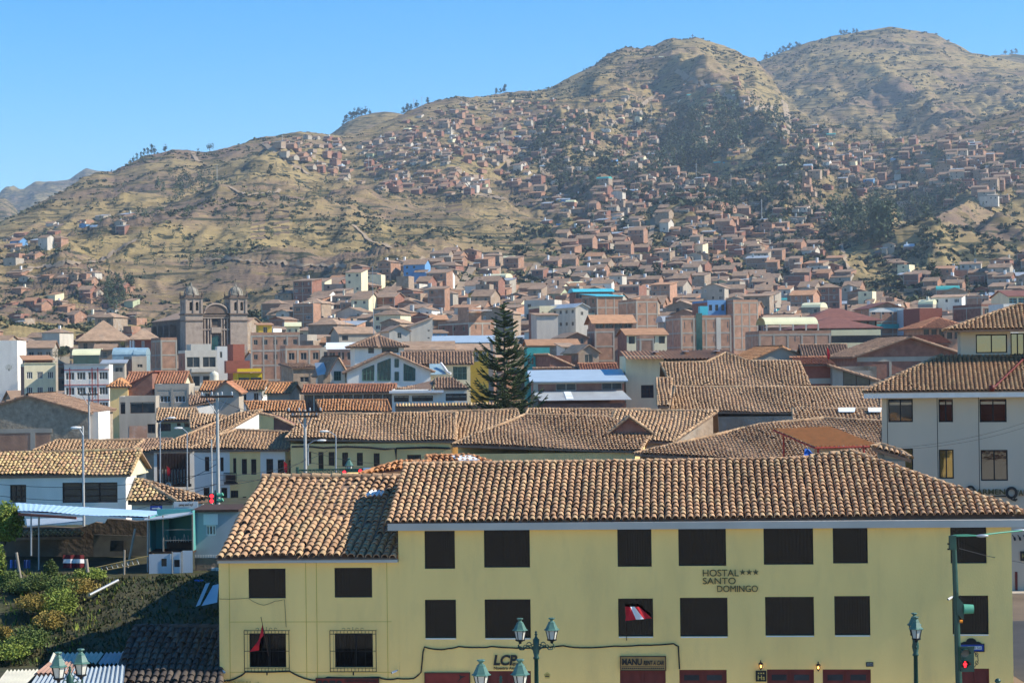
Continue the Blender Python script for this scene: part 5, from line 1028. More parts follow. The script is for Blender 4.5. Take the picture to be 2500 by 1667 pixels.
b = MB(); set_root(t); ti = t.matrix_basis.inverted(); q = [ti @ P(x, y, Y) for x, y, Y in ((1050, 914, 271), (1090, 912, 271), (1075, 888, 273.5), (1048, 888, 273.5))]; b.slab(q, (0, 0, -.1)); b.build('glass_canopy', 'polycarbonate', t); b = MB(); b.tube([ti @ P(1076, 886, 272.5), ti @ P(1085, 897, 271.8), ti @ P(1092, 908, 271), ti @ P(1101, 912, 270.6)], .16, 8); b.build('canopy_edge', 'white_trim', t)
t = B('white hall with a wide tiled gable and tall green glass windows', 848, 1051, 906, 262, .10, 14, 'white_plaster', ('gy', 2.35, 'brown'), vis=947, over=.55, name='gable_hall', cat='hall'); gh, ghr = t['_w'], t
set_root(t); ti = t.matrix_basis.inverted(); nW = t.matrix_basis.to_3x3() @ Vector((0, -1, 0))
for k, pl in enumerate((((885, 929), (913, 929), (913, 891), (885, 902)), ((922, 929), (953, 929), (953, 875), (922, 887)), ((964, 896), (973, 896), (973, 877), (964, 877)), ((964, 929), (973, 929), (973, 908), (964, 908)), ((986, 929), (1013, 929), (1013, 900), (986, 888)))):
    q = [ti @ on_plane(x, y, t.location, nW) for x, y in pl]; c = sum(q, Vector()) / 4
    b = MB(); b.slab([p + Vector((0, -.01, 0)) for p in q], (0, .008, 0), 0)
    for i in range(4): b.tube([q[i] + Vector((0, -.04, 0)), q[(i + 1) % 4] + Vector((0, -.04, 0))], .05, 4, 1, cap=False)
    if k in (0, 1, 4):
        for u in (.33, .66): b.tube([q[0].lerp(q[1], u) + Vector((0, -.04, 0)), q[3].lerp(q[2], u) + Vector((0, -.04, 0))], .04, 4, 1, cap=False)
        b.tube([q[0].lerp(q[3], .55) + Vector((0, -.04, 0)), q[1].lerp(q[2], .55) + Vector((0, -.04, 0))], .035, 4, 1, cap=False)
    b.build('window', ['glass_green', 'patina'], t)
t = B('narrow white gable with a pointed window left of the glass gable', 806, 843, 904, 268, .25, 12, 'white_plaster', ('gy', 1.7, 'brown'), rects=[(815, 906, 833, 929)], style='green', vis=947, over=.5)
set_root(t); ti = t.matrix_basis.inverted(); b = MB(); b.slab([ti @ P(x, y, Y) for x, y, Y in ((775, 915, 270), (800, 912, 269), (790, 884, 273), (768, 886, 274))], (0, 0, -.1)); b.build('glass_lean_to', 'corrugated_grey', t); b = MB(); q0 = ti @ P(777, 945, 272); q1 = ti @ P(803, 914, 272); b.box(q0.x, q1.x, 0, 5, 0, q1.z); b.build('lean_to_wall', 'adobe', t)
t = B('white flat roofed house with barred windows below the gable hall', 957, 1140, 962, 232, .03, 7, 'white_plaster', ('flat',), rects=[(962, 966, 998, 981), (1006, 966, 1057, 979), (1088, 960, 1140, 978)], style='brown', vis=992)
addbox(t, 'canopy_slab', 'white_trim', (-.3, t['_w'] * .69, -1., .5, t['_h'] + .1, t['_h'] + .38))
set_root(t); b_ = t['_w'] * .56; z_ = t['_h'] + .52
tiles('roof', [(b_, -.3, z_), (t['_w'] + .3, -.3, z_), (t['_w'] * .8, 3.5, z_ + 1.25), (b_ + .2, 3.5, z_ + 1.25)], (1, 0, 0), (0, 3.8, 1.25), t, 'brown', .34, .45, 4)
tiles('roof_side', [(b_ - 4.5, 3.5, z_), (b_ - .4, -.2, z_ - .05), (b_, 3.5, z_ + 1.0)], (1, -.6, 0), (.4, .5, .18), t, 'brown', .34, .45, 4)
t = B('long low glazed arcade under rust tiles before the white hall', 742, 958, 958, 252, .0, 6, 'concrete', ('gx', .8, 'rust'), (9, 1, .86, .75, .35), style='dark', vis=980)
t = thing('garden_wall', 'long brown wall with tile coping left of the tall conifer', 'wall', P(965, 1003, 218)); set_root(t); e_ = P(1290, 1003, 218) - t.location; b = MB(); b.box(0, e_.x, 0, .4, -6, .45); b.build('wall_body', 'adobe', t); tiles('coping', [(0, -.35, .4), (e_.x, -.35, .4), (e_.x, .2, .72), (0, .2, .72)], (1, 0, 0), (0, .55, .32), t, 'golden', .33, .6, 4)
t = B('pale five storey apartments with stepped roof line', 1002, 1056, 795, 412, .16, 10, 'concrete_pale', ('shedl', 1.6, 'clay_far'), rects=[(1044, 805, 1049, 809), (1044, 823, 1049, 827)], vis=845)
B('pale gabled apartment wing with balconies', 950, 1000, 806, 405, .25, 9, 'concrete_pale', ('gy', 1.0, 'clay_far'), (1, 2, .2, .4), vis=845)
B('small blue painted house between brick blocks', 1058, 1092, 812, 425, .15, 6, 'blue_paint', ('shed', .7, 'clay_far'), (3, 1, .5, .55), vis=830)
B('brick house with stepped orange roof above the blue house', 1056, 1091, 779, 445, .15, 8, 'brick', ('gx', 1., 'clay_orange'), frame=1, vis=800)
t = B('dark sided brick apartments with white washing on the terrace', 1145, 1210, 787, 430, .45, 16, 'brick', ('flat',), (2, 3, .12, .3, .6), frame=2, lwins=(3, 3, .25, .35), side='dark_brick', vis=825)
addbox(t, 'rooftop_room', 'brick', (0.2, t['_w'] * .5, .5, 6, t['_h'], t['_h'] + 3.2)); addbox(t, 'rooftop_canopy', 'white_sheet', (-.2, 4, -3, .2, t['_h'] + 2.4, t['_h'] + 2.5))
B('long pale blue metal roof behind the yellow house', 1058, 1204, 836, 388, .02, 8, 'concrete', ('shed', 1.3, 'zinc_blue'), vis=838)
B('mustard yellow house with a brown roof left of the conifer', 1115, 1192, 853, 352, .06, 8, 'ochre_plaster', ('gx', 1.0, 'clay_far'), (4, 1, .5, .6, .4), style='white', vis=866)
B('long brown tile roof behind the white wing', 985, 1105, 853, 345, .02, 9, 'adobe', ('gx', 1.4, 'brown'), vis=864)
# right of the conifer
t = B('tall brick block with a turquoise vault behind it', 1457, 1521, 722, 520, .36, 10, 'brick', ('shed', .8, 'turquoise_sheet'), (1, 1, .01, .01), frame=3, lwins=(2, 4, .3, .4), vis=780)
addbox(t, 'balcony_stack', 'cream_plaster', *[(-2.2, -.05, 1, 9, t['_h'] - 2.9 * k - 2.6, t['_h'] - 2.9 * k - 1.5) for k in range(1, 6)])
B('turquoise barrel vault on dark brick behind the tall brick block', 1402, 1496, 713, 540, .1, 10, 'dark_brick', ('bx', 1.0, 'turquoise_sheet'), (4, 1, .7, .5, .3), vis=735)
B('pale yellow block with small square windows right of the conifer top', 1317, 1380, 752, 480, .25, 10, 'cream_plaster', ('flat',), (4, 2, .3, .28, .9), side='dark_brick', vis=785)
B('low white terrace house in front of the pale yellow block', 1310, 1362, 768, 462, .2, 6, 'concrete_pale', ('shed', .5, 'clay_far'), vis=800)
B('grey gabled block with a long dark side', 1405, 1436, 748, 470, .42, 16, 'concrete_pale', ('gy', .8, 'zinc'), (1, 1, .2, .3, 1.2), lwins=(5, 2, .4, .3), vis=795)
B('bare brick block with a stepped top and tiny windows', 1553, 1606, 735, 478, .3, 12, 'brick', ('flat',), (3, 2, .14, .18, .8, 3.2), frame=2, vis=785)
B('rust gabled roof over an open brick floor', 1452, 1545, 786, 432, .12, 9, 'brick', ('gx', 1.6, 'clay_orange'), (4, 1, .8, .4, .3), vis=803, over=.8)
t = B('bright blue fronted apartment house', 1727, 1772, 738, 492, .22, 12, 'blue_paint', ('flat',), (3, 3, .5, .5, .6), style='dark', side='dark_brick', vis=768)
B('wide brick block with concrete columns right of the blue house', 1790, 1850, 737, 490, .35, 14, 'brick', ('flat',), frame=3, vis=775)
t = B('brick apartments with turquoise glazed stair windows', 1662, 1785, 776, 405, .18, 12, 'brick', ('flat',), (7, 3, .16, .45, .8), frame=4, vis=852)
addbox(t, 'stair_glazing', 'glass_green', (t['_w'] * .3, t['_w'] * .42, -.1, -.003, t['_h'] - 8, t['_h'] + .9)); addbox(t, 'pale_bay', 'concrete_pale', (t['_w'] * .70, t['_w'] * .79, -.1, -.003, t['_h'] - 9, t['_h'])); addbox(t, 'rooftop_glazing', 'turquoise_sheet', (t['_w'] * .4, t['_w'] * .56, .6, 2, t['_h'] + .5, t['_h'] + 2.3))
B('grey arched canopy beside the brick apartments', 1622, 1690, 786, 425, .1, 8, 'concrete', ('bx', 1.3, 'zinc'), (3, 1, .8, .5, .2), vis=800)
t = B('cream balcony house under an orange folded roof', 1530, 1628, 816, 388, .14, 9, 'cream_plaster', ('gx', 1.2, 'clay_orange'), (4, 2, .6, .5, .4), style='dark', side='dark_brick', vis=855)
B('low brick front before the cream balcony house', 1562, 1597, 826, 375, .1, 4, 'brick', ('flat',), vis=855, frame=1)
B('brick wall house with a pale gable left of the cream balconies', 1452, 1500, 808, 400, .15, 8, 'brick', ('flat',), frame=1, vis=845)
B('brown gabled house with two dark windows right of the conifer', 1382, 1434, 822, 398, .25, 9, 'brick', ('gy', .9, 'clay_far'), (2, 1, .3, .4, .3), vis=845)
B('wide orange low roof right of the conifer', 1290, 1412, 842, 378, .08, 9, 'adobe', ('gx', 1.1, 'clay_orange'), vis=850)
B('white house with red doors and a pale roof', 1375, 1404, 846, 365, .15, 7, 'white_plaster', ('shed', .7, 'clay_far'), (2, 1, .4, .8, .2), vis=870)
B('long teal netted fence front on a roof right of the conifer', 1286, 1342, 856, 342, .1, 4, 'teal_net', ('flat',), (6, 1, .5, .4, 1.2), vis=880)
B('dark brick gable with a slanting roof right of the teal fence', 1342, 1395, 868, 335, .3, 10, 'dark_brick', ('shedl', -1.6, 'brown'), vis=905)
B('brick and tan gabled cottage with a porch', 1412, 1462, 858, 340, .3, 8, 'adobe', ('gy', 1.2, 'clay_far'), (1, 1, .4, .5), vis=882)
B('bright red corrugated roof behind the blue metal roof', 1424, 1506, 910, 262, .05, 8, 'dark_brick', ('gx', 1.1, 'rust'), vis=912)
B('old brown tile roof left of the bright red roof', 1310, 1412, 912, 262, .02, 8, 'adobe', ('gx', .6, 'brown'), vis=912)
t = B('brick house with blue and grey corrugated metal roofs right of the conifer', 1302, 1524, 930, 222, .02, 9, 'dark_brick', ('shed', 1.1, 'zinc_blue'), rects=[(1357, 935, 1407, 953), (1469, 935, 1519, 951), (1322, 990, 1420, 1000)], style='plain', vis=1000, fmat='concrete', over=.4)
addbox(t, 'concrete_band', 'concrete', (0, t['_w'], -.06, -.003, t['_h'] - .35, t['_h'] - .02), (0, .5, -.05, -.003, t['_h'] - 4, t['_h'] - .36)); b = MB(); z_ = t['_h'] - 1.15; w_ = t['_w']; n = 90
for i in range(n):
    x0, x1 = i / n, (i + 1) / n; d0, d1 = .03 * (i % 2), .03 * ((i + 1) % 2); b.add([(w_ * x0 + .4 + .2, -2.6, z_ - .95 + d0), (w_ * x1 + .4 + .2, -2.6, z_ - .95 + d1), (w_ * x1 - .2, -.02, z_ + d1), (w_ * x0 - .2, -.02, z_ + d0)], [(0, 1, 2, 3)])
b.build('lean_to_roof', 'zinc', t); b = MB(); b.box(w_ * .33, w_ * .43, -1.6, -1.5, z_ - .5, z_ - .46); b.slab([(w_ * .35, -2.4, z_ - .8), (w_ * .43, -2.4, z_ - .8), (w_ * .41, -.3, z_ - .02), (w_ * .33, -.3, z_ - .02)], (0, 0, -.03)); b.build('skylight', 'white_sheet', t)
addbox(t, 'ground_wall', 'dark_brick', (.6, w_, -2.3, -2.1, 0, z_ - 1.3))
t = B('pale yellow house with one brown framed window under an orange corrugated roof', 1527, 1620, 880, 228, .02, 9, 'cream_plaster', ('flat',), rects=[(1565, 940, 1596, 971)], style='brown', vis=995)
b = MB(); set_root(t); ti = t.matrix_basis.inverted(); q = [ti @ P(x, y, Y) for x, y, Y in ((1528, 876, 226), (1812, 874, 226), (1775, 853, 233), (1513, 857, 233))]; n = 120
for i in range(n):
    u0, u1 = i / n, (i + 1) / n; d0, d1 = .07 * math.sin(i * math.pi / 2), .07 * math.sin((i + 1) * math.pi / 2); b.add([q[0].lerp(q[1], u0) + Vector((0, 0, d0)), q[0].lerp(q[1], u1) + Vector((0, 0, d1)), q[3].lerp(q[2], u1) + Vector((0, 0, d1)), q[3].lerp(q[2], u0) + Vector((0, 0, d0))], [(0, 1, 2, 3)], 0, True)
b.build('corrugated_roof', 'clay_orange', t); addbox(t, 'upper_glazing', 'glass_room', (.1, t['_w'] * 1.9, 2.0, 2.1, t['_h'] - .2, t['_h'] + .2)); b = MB(); b.box(.1, 13, 3, 3.2, t['_h'] - 2, q[0].z + .3); b.build('upper_wall', 'wood_dark', t)
for u in (.165, .33, .5): addbox(t, 'skylight', 'white_sheet', (q[0].lerp(q[1], u * 1.6).x, q[0].lerp(q[1], u * 1.6 + .04).x, q[0].y + 3, q[0].y + 5.5, q[0].z + .75, q[0].z + .8))
# far right
t = B('long brick hall under a cream plastic vault', 1853, 2028, 815, 352, .12, 10, 'brick', ('flat',), (1, 1, .02, .3), frame=5, vis=855)
b = MB(); h_ = t['_h'] + 1.6; w_ = t['_w']; an = np.linspace(0, math.pi, 11); b.add([(x, 4 - 3.4 * math.cos(a), h_ + 1.3 * math.sin(a)) for a in an for x in (w_ * .1, w_ * .84)], [(2 * i, 2 * i + 2, 2 * i + 3, 2 * i + 1) for i in range(10)], 0, True); b.build('vault_canopy', 'cream_sheet', t)
addbox(t, 'canopy_post', 'concrete_pale', *[(w_ * u, w_ * u + .25, .5, .75, t['_h'] + .5, h_) for u in (.11, .3, .48, .66, .83)])
t = B('wide hall with two layers of dark maroon hip roof', 1968, 2138, 797, 395, .12, 14, 'wood_dark', ('hip', 2.0, 'clay_maroon'), (8, 1, .8, .6, .3), style='dark', vis=806, over=1.2)
t2 = B('cream banded building below the maroon roofed hall', 2030, 2148, 812, 368, .04, 9, 'glass_room', ('flat',), vis=850)
addbox(t2, 'cream_band', 'cream_sheet', *[(-.1, t2['_w'] + .1, -.3, -.003, t2['_h'] - 2.3 * k - .55, t2['_h'] - 2.3 * k + .45) for k in range(3)])
B('maroon roofed gallery behind the maroon hall', 1975, 2140, 778, 412, .12, 12, 'wood_dark', ('hip', 2.2, 'clay_maroon'), (8, 1, .8, .5, .2), style='dark', vis=790, over=1.2)
t = B('white topped brick house with a shallow double gable', 2122, 2208, 752, 455, .16, 10, 'brick', ('gy', 1.3, 'clay_maroon'), (4, 1, .4, .35, .5), frame=3, vis=790)
addbox(t, 'white_band', 'white_plaster', (0, t['_w'], -.06, -.003, t['_h'] - .9, t['_h'] - .003)); addbox(t, 'green_netting', 'teal_net', (-.5, t['_w'] + .5, -1.4, -1.3, t['_h'] - 4.6, t['_h'] - 3.6))
B('rust hip roofed house with a timber gallery', 2252, 2365, 798, 330, .1, 10, 'brick', ('hip', 1.5, 'rust'), (6, 1, .7, .6, .3), style='brown', vis=822, over=.8)
t = B('big brown brick gable hall left of the grey hotel roofs', 2092, 2352, 868, 245, .08, 14, 'dark_brick', ('gy', 2.15, 'brown'), vis=945, over=.6, name='brick_hall', cat='hall')
addbox(t, 'concrete_band', 'concrete', (0, t['_w'], -.06, -.003, t['_h'] - .75, t['_h'] - .2), *[(t['_w'] * u, t['_w'] * u + .3, -.05, -.003, 0, t['_h'] - .76) for u in (.3, .6)])
t = B('red brick house with a slanting verge and grey glass right of the double roof', 1955, 2030, 890, 222, .05, 9, 'red_brown', ('gx', .7, 'rust'), vis=945)
addbox(t, 'band', 'concrete', (0, t['_w'], -.05, -.003, t['_h'] - 2.1, t['_h'] - 1.5))
t = B('grey glazed lean-to behind the double roof', 2032, 2140, 895, 221, .03, 7, 'concrete', ('shedl', -1.5, 'brown'), rects=[(2058, 905, 2125, 940)], style='dark', vis=945)
B('orange gable roof with grey end behind the double roof', 1840, 1972, 876, 262, .2, 10, 'concrete', ('gy', 1.5, 'orange'), vis=888)
B('brown tile roof with a rooftop lantern left of the brick hall', 1965, 2070, 872, 258, -.05, 9, 'adobe', ('gx', 1.5, 'brown'), vis=885)
B('maroon corrugated lean-to roof right of the brick hall ridge', 2262, 2316, 838, 262, .0, 7, 'dark_brick', ('shed', 1.0, 'rust'), vis=842)
B('pink walled house with a red awning at the right', 2245, 2300, 758, 440, .2, 9, 'red_brown', ('flat',), vis=785)
B('dark unfinished brick frame at the far right', 2396, 2470, 748, 430, .3, 12, 'dark_brick', ('flat',), (3, 2, .4, .5), frame=3, vis=775)
B('long roofed office building at the far right edge', 2462, 2640, 722, 470, .1, 12, 'cream_plaster', ('gx', 1.4, 'clay_maroon'), (8, 2, .85, .45), style='teal', vis=760)
B('blue netted rooftop shed left of the pink house', 2209, 2246, 762, 450, .1, 6, 'zinc_blue', ('flat',), vis=775)
B('white walled house with thin canopy left of the office', 2450, 2486, 748, 415, .15, 8, 'white_plaster', ('flat',), vis=770)

# ---- the stone church with two towers
CZ = math.radians(24); cp = P(453, 770, 600); cg = town_z(453, 600) - 1
ch = thing('church', 'brown stone church with two domed bell towers at the left', 'church', (cp.x, cp.y, cg), CZ); HERO.append((398, 600, 696, 862, 600))
u_ = 5013 / 600.; zz = lambda py: P(453, py, 600).z - cg
def dome_tower(x0, wd):
    tw = MB(); zb = zz(768); tw.box(x0, x0 + wd, 0, wd + 1, 0, zb); tw.box(x0 + wd * .47, x0 + wd * .53, -.02, .0, zb - 3.2, zb - 2.6)
    body = tw.build('tower', 'stone_brown', ch)
    c = MB(); c.box(x0 - .25, x0 + wd + .25, -.25, wd + 1.25, zb - 1.9, zb - 1.6); c.box(x0 - .35, x0 + wd + .35, -.35, wd + 1.35, zb, zb + .35); c.build('cornice', 'stone_dark', body)
    z1 = zz(728); b = MB(); op = [(wd * u - .42, wd * u + .42, zb + 1.2, z1 - 1.1) for u in (.32, .68)]
    b.wall((x0, .1), (x0 + wd, .1), zb + .35, z1, op, .8); b.wall((x0, wd + .9), (x0, .1), zb + .35, z1, op, .8); b.wall((x0 + wd, .1), (x0 + wd, wd + .9), zb + .35, z1, [], .8); b.quad((x0 + wd, wd + .9, zb), (x0, wd + .9, zb), (x0, wd + .9, z1), (x0 + wd, wd + .9, z1))
    for u in (.06, .5, .94): b.box(x0 + wd * u - .3, x0 + wd * u + .3, -.16, .096, zb + .35, z1 - .5)
    for q in op:
        n = 6; cx = (q[0] + q[1]) / 2
        for k in range(n): a0, a1 = math.pi * k / n, math.pi * (k + 1) / n; b.quad((x0 + cx + .42 * math.cos(a0), .104, q[3] - .42 + .42 * math.sin(a0)), (x0 + cx + .42 * math.cos(a1), .104, q[3] - .42 + .42 * math.sin(a1)), (x0 + cx + .42 * math.cos(a1), .104, q[3] + .02), (x0 + cx + .42 * math.cos(a0), .104, q[3] + .02))
    b.build('belfry', 'stone_brown', body)
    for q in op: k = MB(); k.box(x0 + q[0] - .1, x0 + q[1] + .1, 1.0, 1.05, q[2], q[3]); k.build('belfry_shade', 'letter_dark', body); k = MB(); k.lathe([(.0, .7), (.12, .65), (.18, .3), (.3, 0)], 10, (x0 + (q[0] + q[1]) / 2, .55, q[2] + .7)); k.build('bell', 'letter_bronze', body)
    c = MB(); c.box(x0 - .35, x0 + wd + .35, -.3, wd + 1.3, z1, z1 + .3); c.box(x0 + .1, x0 + wd - .1, .1, wd + .9, z1 + .3, z1 + .9)
    c.build('balustrade', 'stone_dark', body)
    for X_ in (x0 + .1, x0 + wd / 2, x0 + wd - .1):
        for Y_ in ((.1, wd + .9) if X_ != x0 + wd / 2 else (.1,)): k = MB(); k.lathe([(.22, 0), (.22, .9), (.3, .95), (.16, 1.3), (.06, 1.9), (0, 2.1)], 6, (X_, Y_, z1 + .3)); k.build('pinnacle', 'stone_dark', body)
    k = MB(); r = wd * .40; cx, cy = x0 + wd / 2, wd / 2 + .5; k.lathe([(r * 1.05, z1 + .9), (r * 1.05, z1 + 1.3)] + [(r * math.cos(a), z1 + 1.3 + r * 1.1 * math.sin(a)) for a in np.linspace(0, math.pi / 2 - .03, 9)], 20, (cx, cy, 0)); dm = k.build('dome', 'stone_pale', body)
    k = MB()
    for j in range(8): a = 2 * math.pi * j / 8; k.tube([(cx + r * 1.03 * math.cos(t) * math.cos(a), cy + r * 1.03 * math.cos(t) * math.sin(a), z1 + 1.3 + r * 1.13 * math.sin(t)) for t in np.linspace(0, 1.5, 8)], .1, 5)
    k.lathe([(.3, 0), (.3, .5), (.12, .6), (.2, .8), (0, 1.4)], 8, (cx, cy, z1 + 1.3 + r * 1.1)); k.build('dome_rib', 'stone_pale', dm)
    k = MB(); k.box(cx - .04, cx + .04, cy - .04, cy + .04, z1 + 2.6 + r * 1.1, z1 + 3.6 + r * 1.1); k.box(cx - .3, cx + .3, cy - .035, cy + .035, z1 + 3.1 + r * 1.1, z1 + 3.2 + r * 1.1); k.build('cross', 'black_iron', dm)
dome_tower(0, 5.2); dome_tower(13.5, 5.2)
b = MB(); zc = zz(765); cx = 9.35; b.box(5.2, 13.5, 1.2, 4, 0, zc); b.box(5.4, 13.3, .5, 1.19, zz(772), zz(768)); 
an = np.linspace(0, math.pi, 15); b.slab([(cx + 3.5 * math.cos(a), .7, zc + 2.6 * math.sin(a)) for a in an], (0, 2.5, 0)); fa = b.build('facade', 'stone_dark', ch)
b = MB(); b.tube([(cx + 3.6 * math.cos(a), .6, zc + 2.75 * math.sin(a)) for a in an], .3, 6); b.build('pediment', 'stone_brown', fa)
for x in (5.9, 6.9, 7.7, 11, 11.8, 12.8):
    for y0_, y1_ in ((845, 807), (803, 778)): b = MB(); b.tube([(x, .85, zz(y0_)), (x, .85, zz(y1_))], .26, 8); b.build('column', 'stone_brown', fa)
b = MB(); b.box(5.3, 13.4, .5, 1.19, zz(806), zz(803)); b.box(5.3, 13.4, .5, 1.19, zz(777), zz(774)); b.box(7.9, 10.8, .35, 1.15, zz(813), zz(799)); b.build('entablature', 'stone_brown', fa)
b = MB(); b.box(cx - .8, cx + .8, 1.1, 1.18, zz(793), zz(780)); b.build('niche', 'letter_dark', fa)
b = MB(); n = 8; b.slab([(cx - 1.25, 1.1, zz(862)), (cx + 1.25, 1.1, zz(862))] + [(cx + 1.25 * math.cos(a), 1.1, zz(830) + 1.3 * math.sin(a)) for a in np.linspace(0, math.pi, 9)], (0, .09, 0)); b.build('door', 'glass_green', fa)
b = MB(); b.box(.3, 18.4, 6.5, 40, 0, zz(778)); b.build('nave', 'stone_dark', ch)
b = MB(); zn = zz(778); b.slab([(-.3, 6.5, zn), (9.3, 6.5, zn + 3.2), (9.3, 40, zn + 3.2), (-.3, 40, zn)], (0, 0, -.2)); b.slab([(9.3, 6.5, zn + 3.2), (19, 6.5, zn), (19, 40, zn), (9.3, 40, zn + 3.2)], (0, 0, -.2)); b.build('nave_roof', 'clay_far', ch)
b = MB()
for y in (12, 19, 26, 33): b.box(-1.6, .28, y, y + 1.6, 0, zn - 1.5)
b.build('buttress', 'stone_dark', ch)

# ---- the street behind the camera, mirrored in the hotel glass
for l, x, y, w_, d, h, m, r in (('yellow house with a tile roof across the plaza', -34, -60, 12, 9, 9.5, 'ochre_plaster', 1.8), ('white house with a tile roof across the plaza', -19, -64, 11, 9, 12.5, 'white_plaster', 1.6), ('red brown house with a tile roof across the plaza', -6, -58, 13, 9, 8.5, 'red_brown', 1.9), ('cream house with a tile roof across the plaza', 9, -66, 12, 9, 13.5, 'cream_plaster', 1.7), ('brick house with a tile roof across the plaza', 23, -60, 12, 9, 10.5, 'brick', 1.8)):
    t = thing('house', l, 'house', (x, y, 0)); b = MB(); b.wall((w_, d), (0, d), 0, h, [(w_ * (i + .3) / 4, w_ * (i + .7) / 4, h - 1.9 - 3 * j, h - .6 - 3 * j) for i in range(4) for j in range(3)], .2); b.wall((0, 0), (w_, 0), 0, h, [], .1); b.quad((0, d, 0), (0, 0, 0), (0, 0, h), (0, d, h)); b.quad((w_, 0, 0), (w_, d, 0), (w_, d, h), (w_, 0, h)); b.build('wall', m, t); roof_parts(t, 'gx', w_, d, h, r, 'clay_orange', .4, 400, False)

# ------------------------------------------------------------------ left foreground: terrace, bank, shed, huts, plants
def bank_z(x, y):
    t = sstep(np.asarray(y, float), 87.5, 102.5); n = fbm(np.asarray(x) / 2.2, np.asarray(y) / 2.2, 41, 5) * .35
    left = 1.0 * sstep(-np.asarray(x, float), 20, 26) * sstep(np.asarray(y, float), 86, 98) * (1 - sstep(np.asarray(y, float), 100, 108)); 
    return 1.0 + 2.05 * t + n * (1 - .7 * sstep(np.asarray(y, float), 101, 105)) + left * .3
xs = np.arange(-60, -11.9, .35); ys = np.concatenate([np.arange(79, 106, .35), np.arange(106, 168, 2.)])
XX, YY = np.meshgrid(xs, ys); ZZ = bank_z(XX, YY); ZZ = np.where((YY > 124) & (XX > -18.3), np.minimum(ZZ, .3), ZZ)
i = np.arange(XX.size).reshape(XX.shape); mb = MB()
mb.add(np.stack([XX, YY, ZZ], -1).reshape(-1, 3).tolist(), np.stack([i[:-1, :-1], i[:-1, 1:], i[1:, 1:], i[1:, :-1]], -1).reshape(-1, 4).tolist(), 0, True)
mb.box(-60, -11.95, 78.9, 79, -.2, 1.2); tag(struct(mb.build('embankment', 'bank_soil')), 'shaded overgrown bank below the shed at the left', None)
rg = np.random.default_rng(12)
def leaf_cloud(mb, cen, rad, n, s, m=0, flat=.75, up=.3):
    """n small leaf faces filling an uneven blob"""
    d = rg.normal(size=(n, 3)); d /= np.linalg.norm(d, axis=1)[:, None]; r = rg.uniform(.45, 1, n) ** .5; p = np.array(cen) + d * r[:, None] * np.array(rad)
    a = rg.normal(size=(n, 3)); a[:, 2] *= flat; a /= np.linalg.norm(a, axis=1)[:, None]; b = np.cross(a, rg.normal(size=(n, 3)) + np.array([0, 0, up])); b /= np.linalg.norm(b, axis=1)[:, None] + 1e-9
    q = s * rg.uniform(.6, 1.3, (n, 1)); a *= q; b *= q * .6
    v = np.stack([p - a, p + b * .9, p + a, p - b * .9], 1).reshape(-1, 3)
    mb.add(v.tolist(), (np.arange(n)[:, None] * 4 + np.arange(4)[None]).tolist(), m)
def bush(label, X, Y, w_, h, m='leaf_mid', n=500, s=.09, group=None, z=None, name='bush', lobes=6):
    z = float(bank_z(X, Y)) - .05 if z is None else z; t = thing(name, label, 'bush', (X, Y, z), 0, group); b = MB()
    for k in range(lobes):
        a = rg.uniform(0, 6.28); r = rg.uniform(0, .55) * w_ / 2; hh = h * rg.uniform(.45, .95)
        leaf_cloud(b, (r * math.cos(a), r * math.sin(a), hh * .55), (w_ * rg.uniform(.2, .36), w_ * rg.uniform(.2, .36), hh * .48), n // lobes, s)
    b.build('foliage', m, t); b = MB()
    for k in range(4): a = k * 1.6 + .3; b.tube([(0, 0, -.1), (w_ * .12 * math.cos(a), w_ * .12 * math.sin(a), h * .35), (w_ * .25 * math.cos(a), w_ * .25 * math.sin(a), h * .7)], .03, 4, r1=.01)
    b.build('stem', 'bark', t); return t
def bpx(label, px, py, Y, wpx, hpx, **k):
    p = P(px, py, Y); s_ = Y / F; return bush(label, p.x, Y, wpx * s_, hpx * s_, z=p.z - .1, **k)
bpx('large bushy tree beside the blue shed roof at the left edge', 12, 1322, 108, 120, 116, m='leaf_bright', n=4500, s=.10, lobes=14)
bpx('tall climbing plant at the left edge below the bush', 6, 1420, 100, 34, 110, m='leaf_bright', n=700, s=.08)
for l, px, py, Y, w_, h, m in (
    ('dusty green shrub with broad leaves behind the leaning post', 50, 1440, 98.5, 70, 40, 'leaf_mid'), ('grey green shrub below the leaning wooden post', 95, 1438, 97.6, 62, 44, 'leaf_mid'), ('tall thin weed before the striped blanket', 125, 1415, 99.5, 22, 60, 'leaf_mid'),
    ('bright yellow green shrub on the sunny edge of the bank', 140, 1500, 95, 70, 78, 'leaf_bright'), ('green shrub above the yellow green one', 150, 1440, 97.5, 66, 50, 'leaf_mid'), ('dry golden shrub on the crest of the bank', 190, 1445, 97.6, 62, 46, 'leaf_dry'),
    ('small bright tuft beside the ladder foot', 222, 1408, 101, 50, 30, 'leaf_bright'), ('dry orange weeds hanging on the bank at the left', 80, 1482, 95, 64, 40, 'leaf_dry'), ('round green bush at the lower left', 70, 1580, 89, 84, 62, 'leaf_mid'), ('low green bush at the lower left edge', 18, 1605, 87.6, 90, 54, 'leaf_bright'),
    ('golden tuft low on the sunny bank', 118, 1530, 93, 46, 50, 'leaf_dry'), ('dark shrub below the white panels', 410, 1425, 101.5, 40, 30, 'leaf_dark'), ('dry weeds at the left edge of the bank', 8, 1560, 91, 30, 40, 'leaf_dry'), ('cactus like plant at the far left of the bank', 22, 1428, 99, 34, 44, 'leaf_mid')):
    bpx(l, px, py, Y, w_ * 1.7, h * 1.05, m=m, n=3600, s=.055, lobes=16)
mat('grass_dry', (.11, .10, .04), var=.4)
gr = MB()
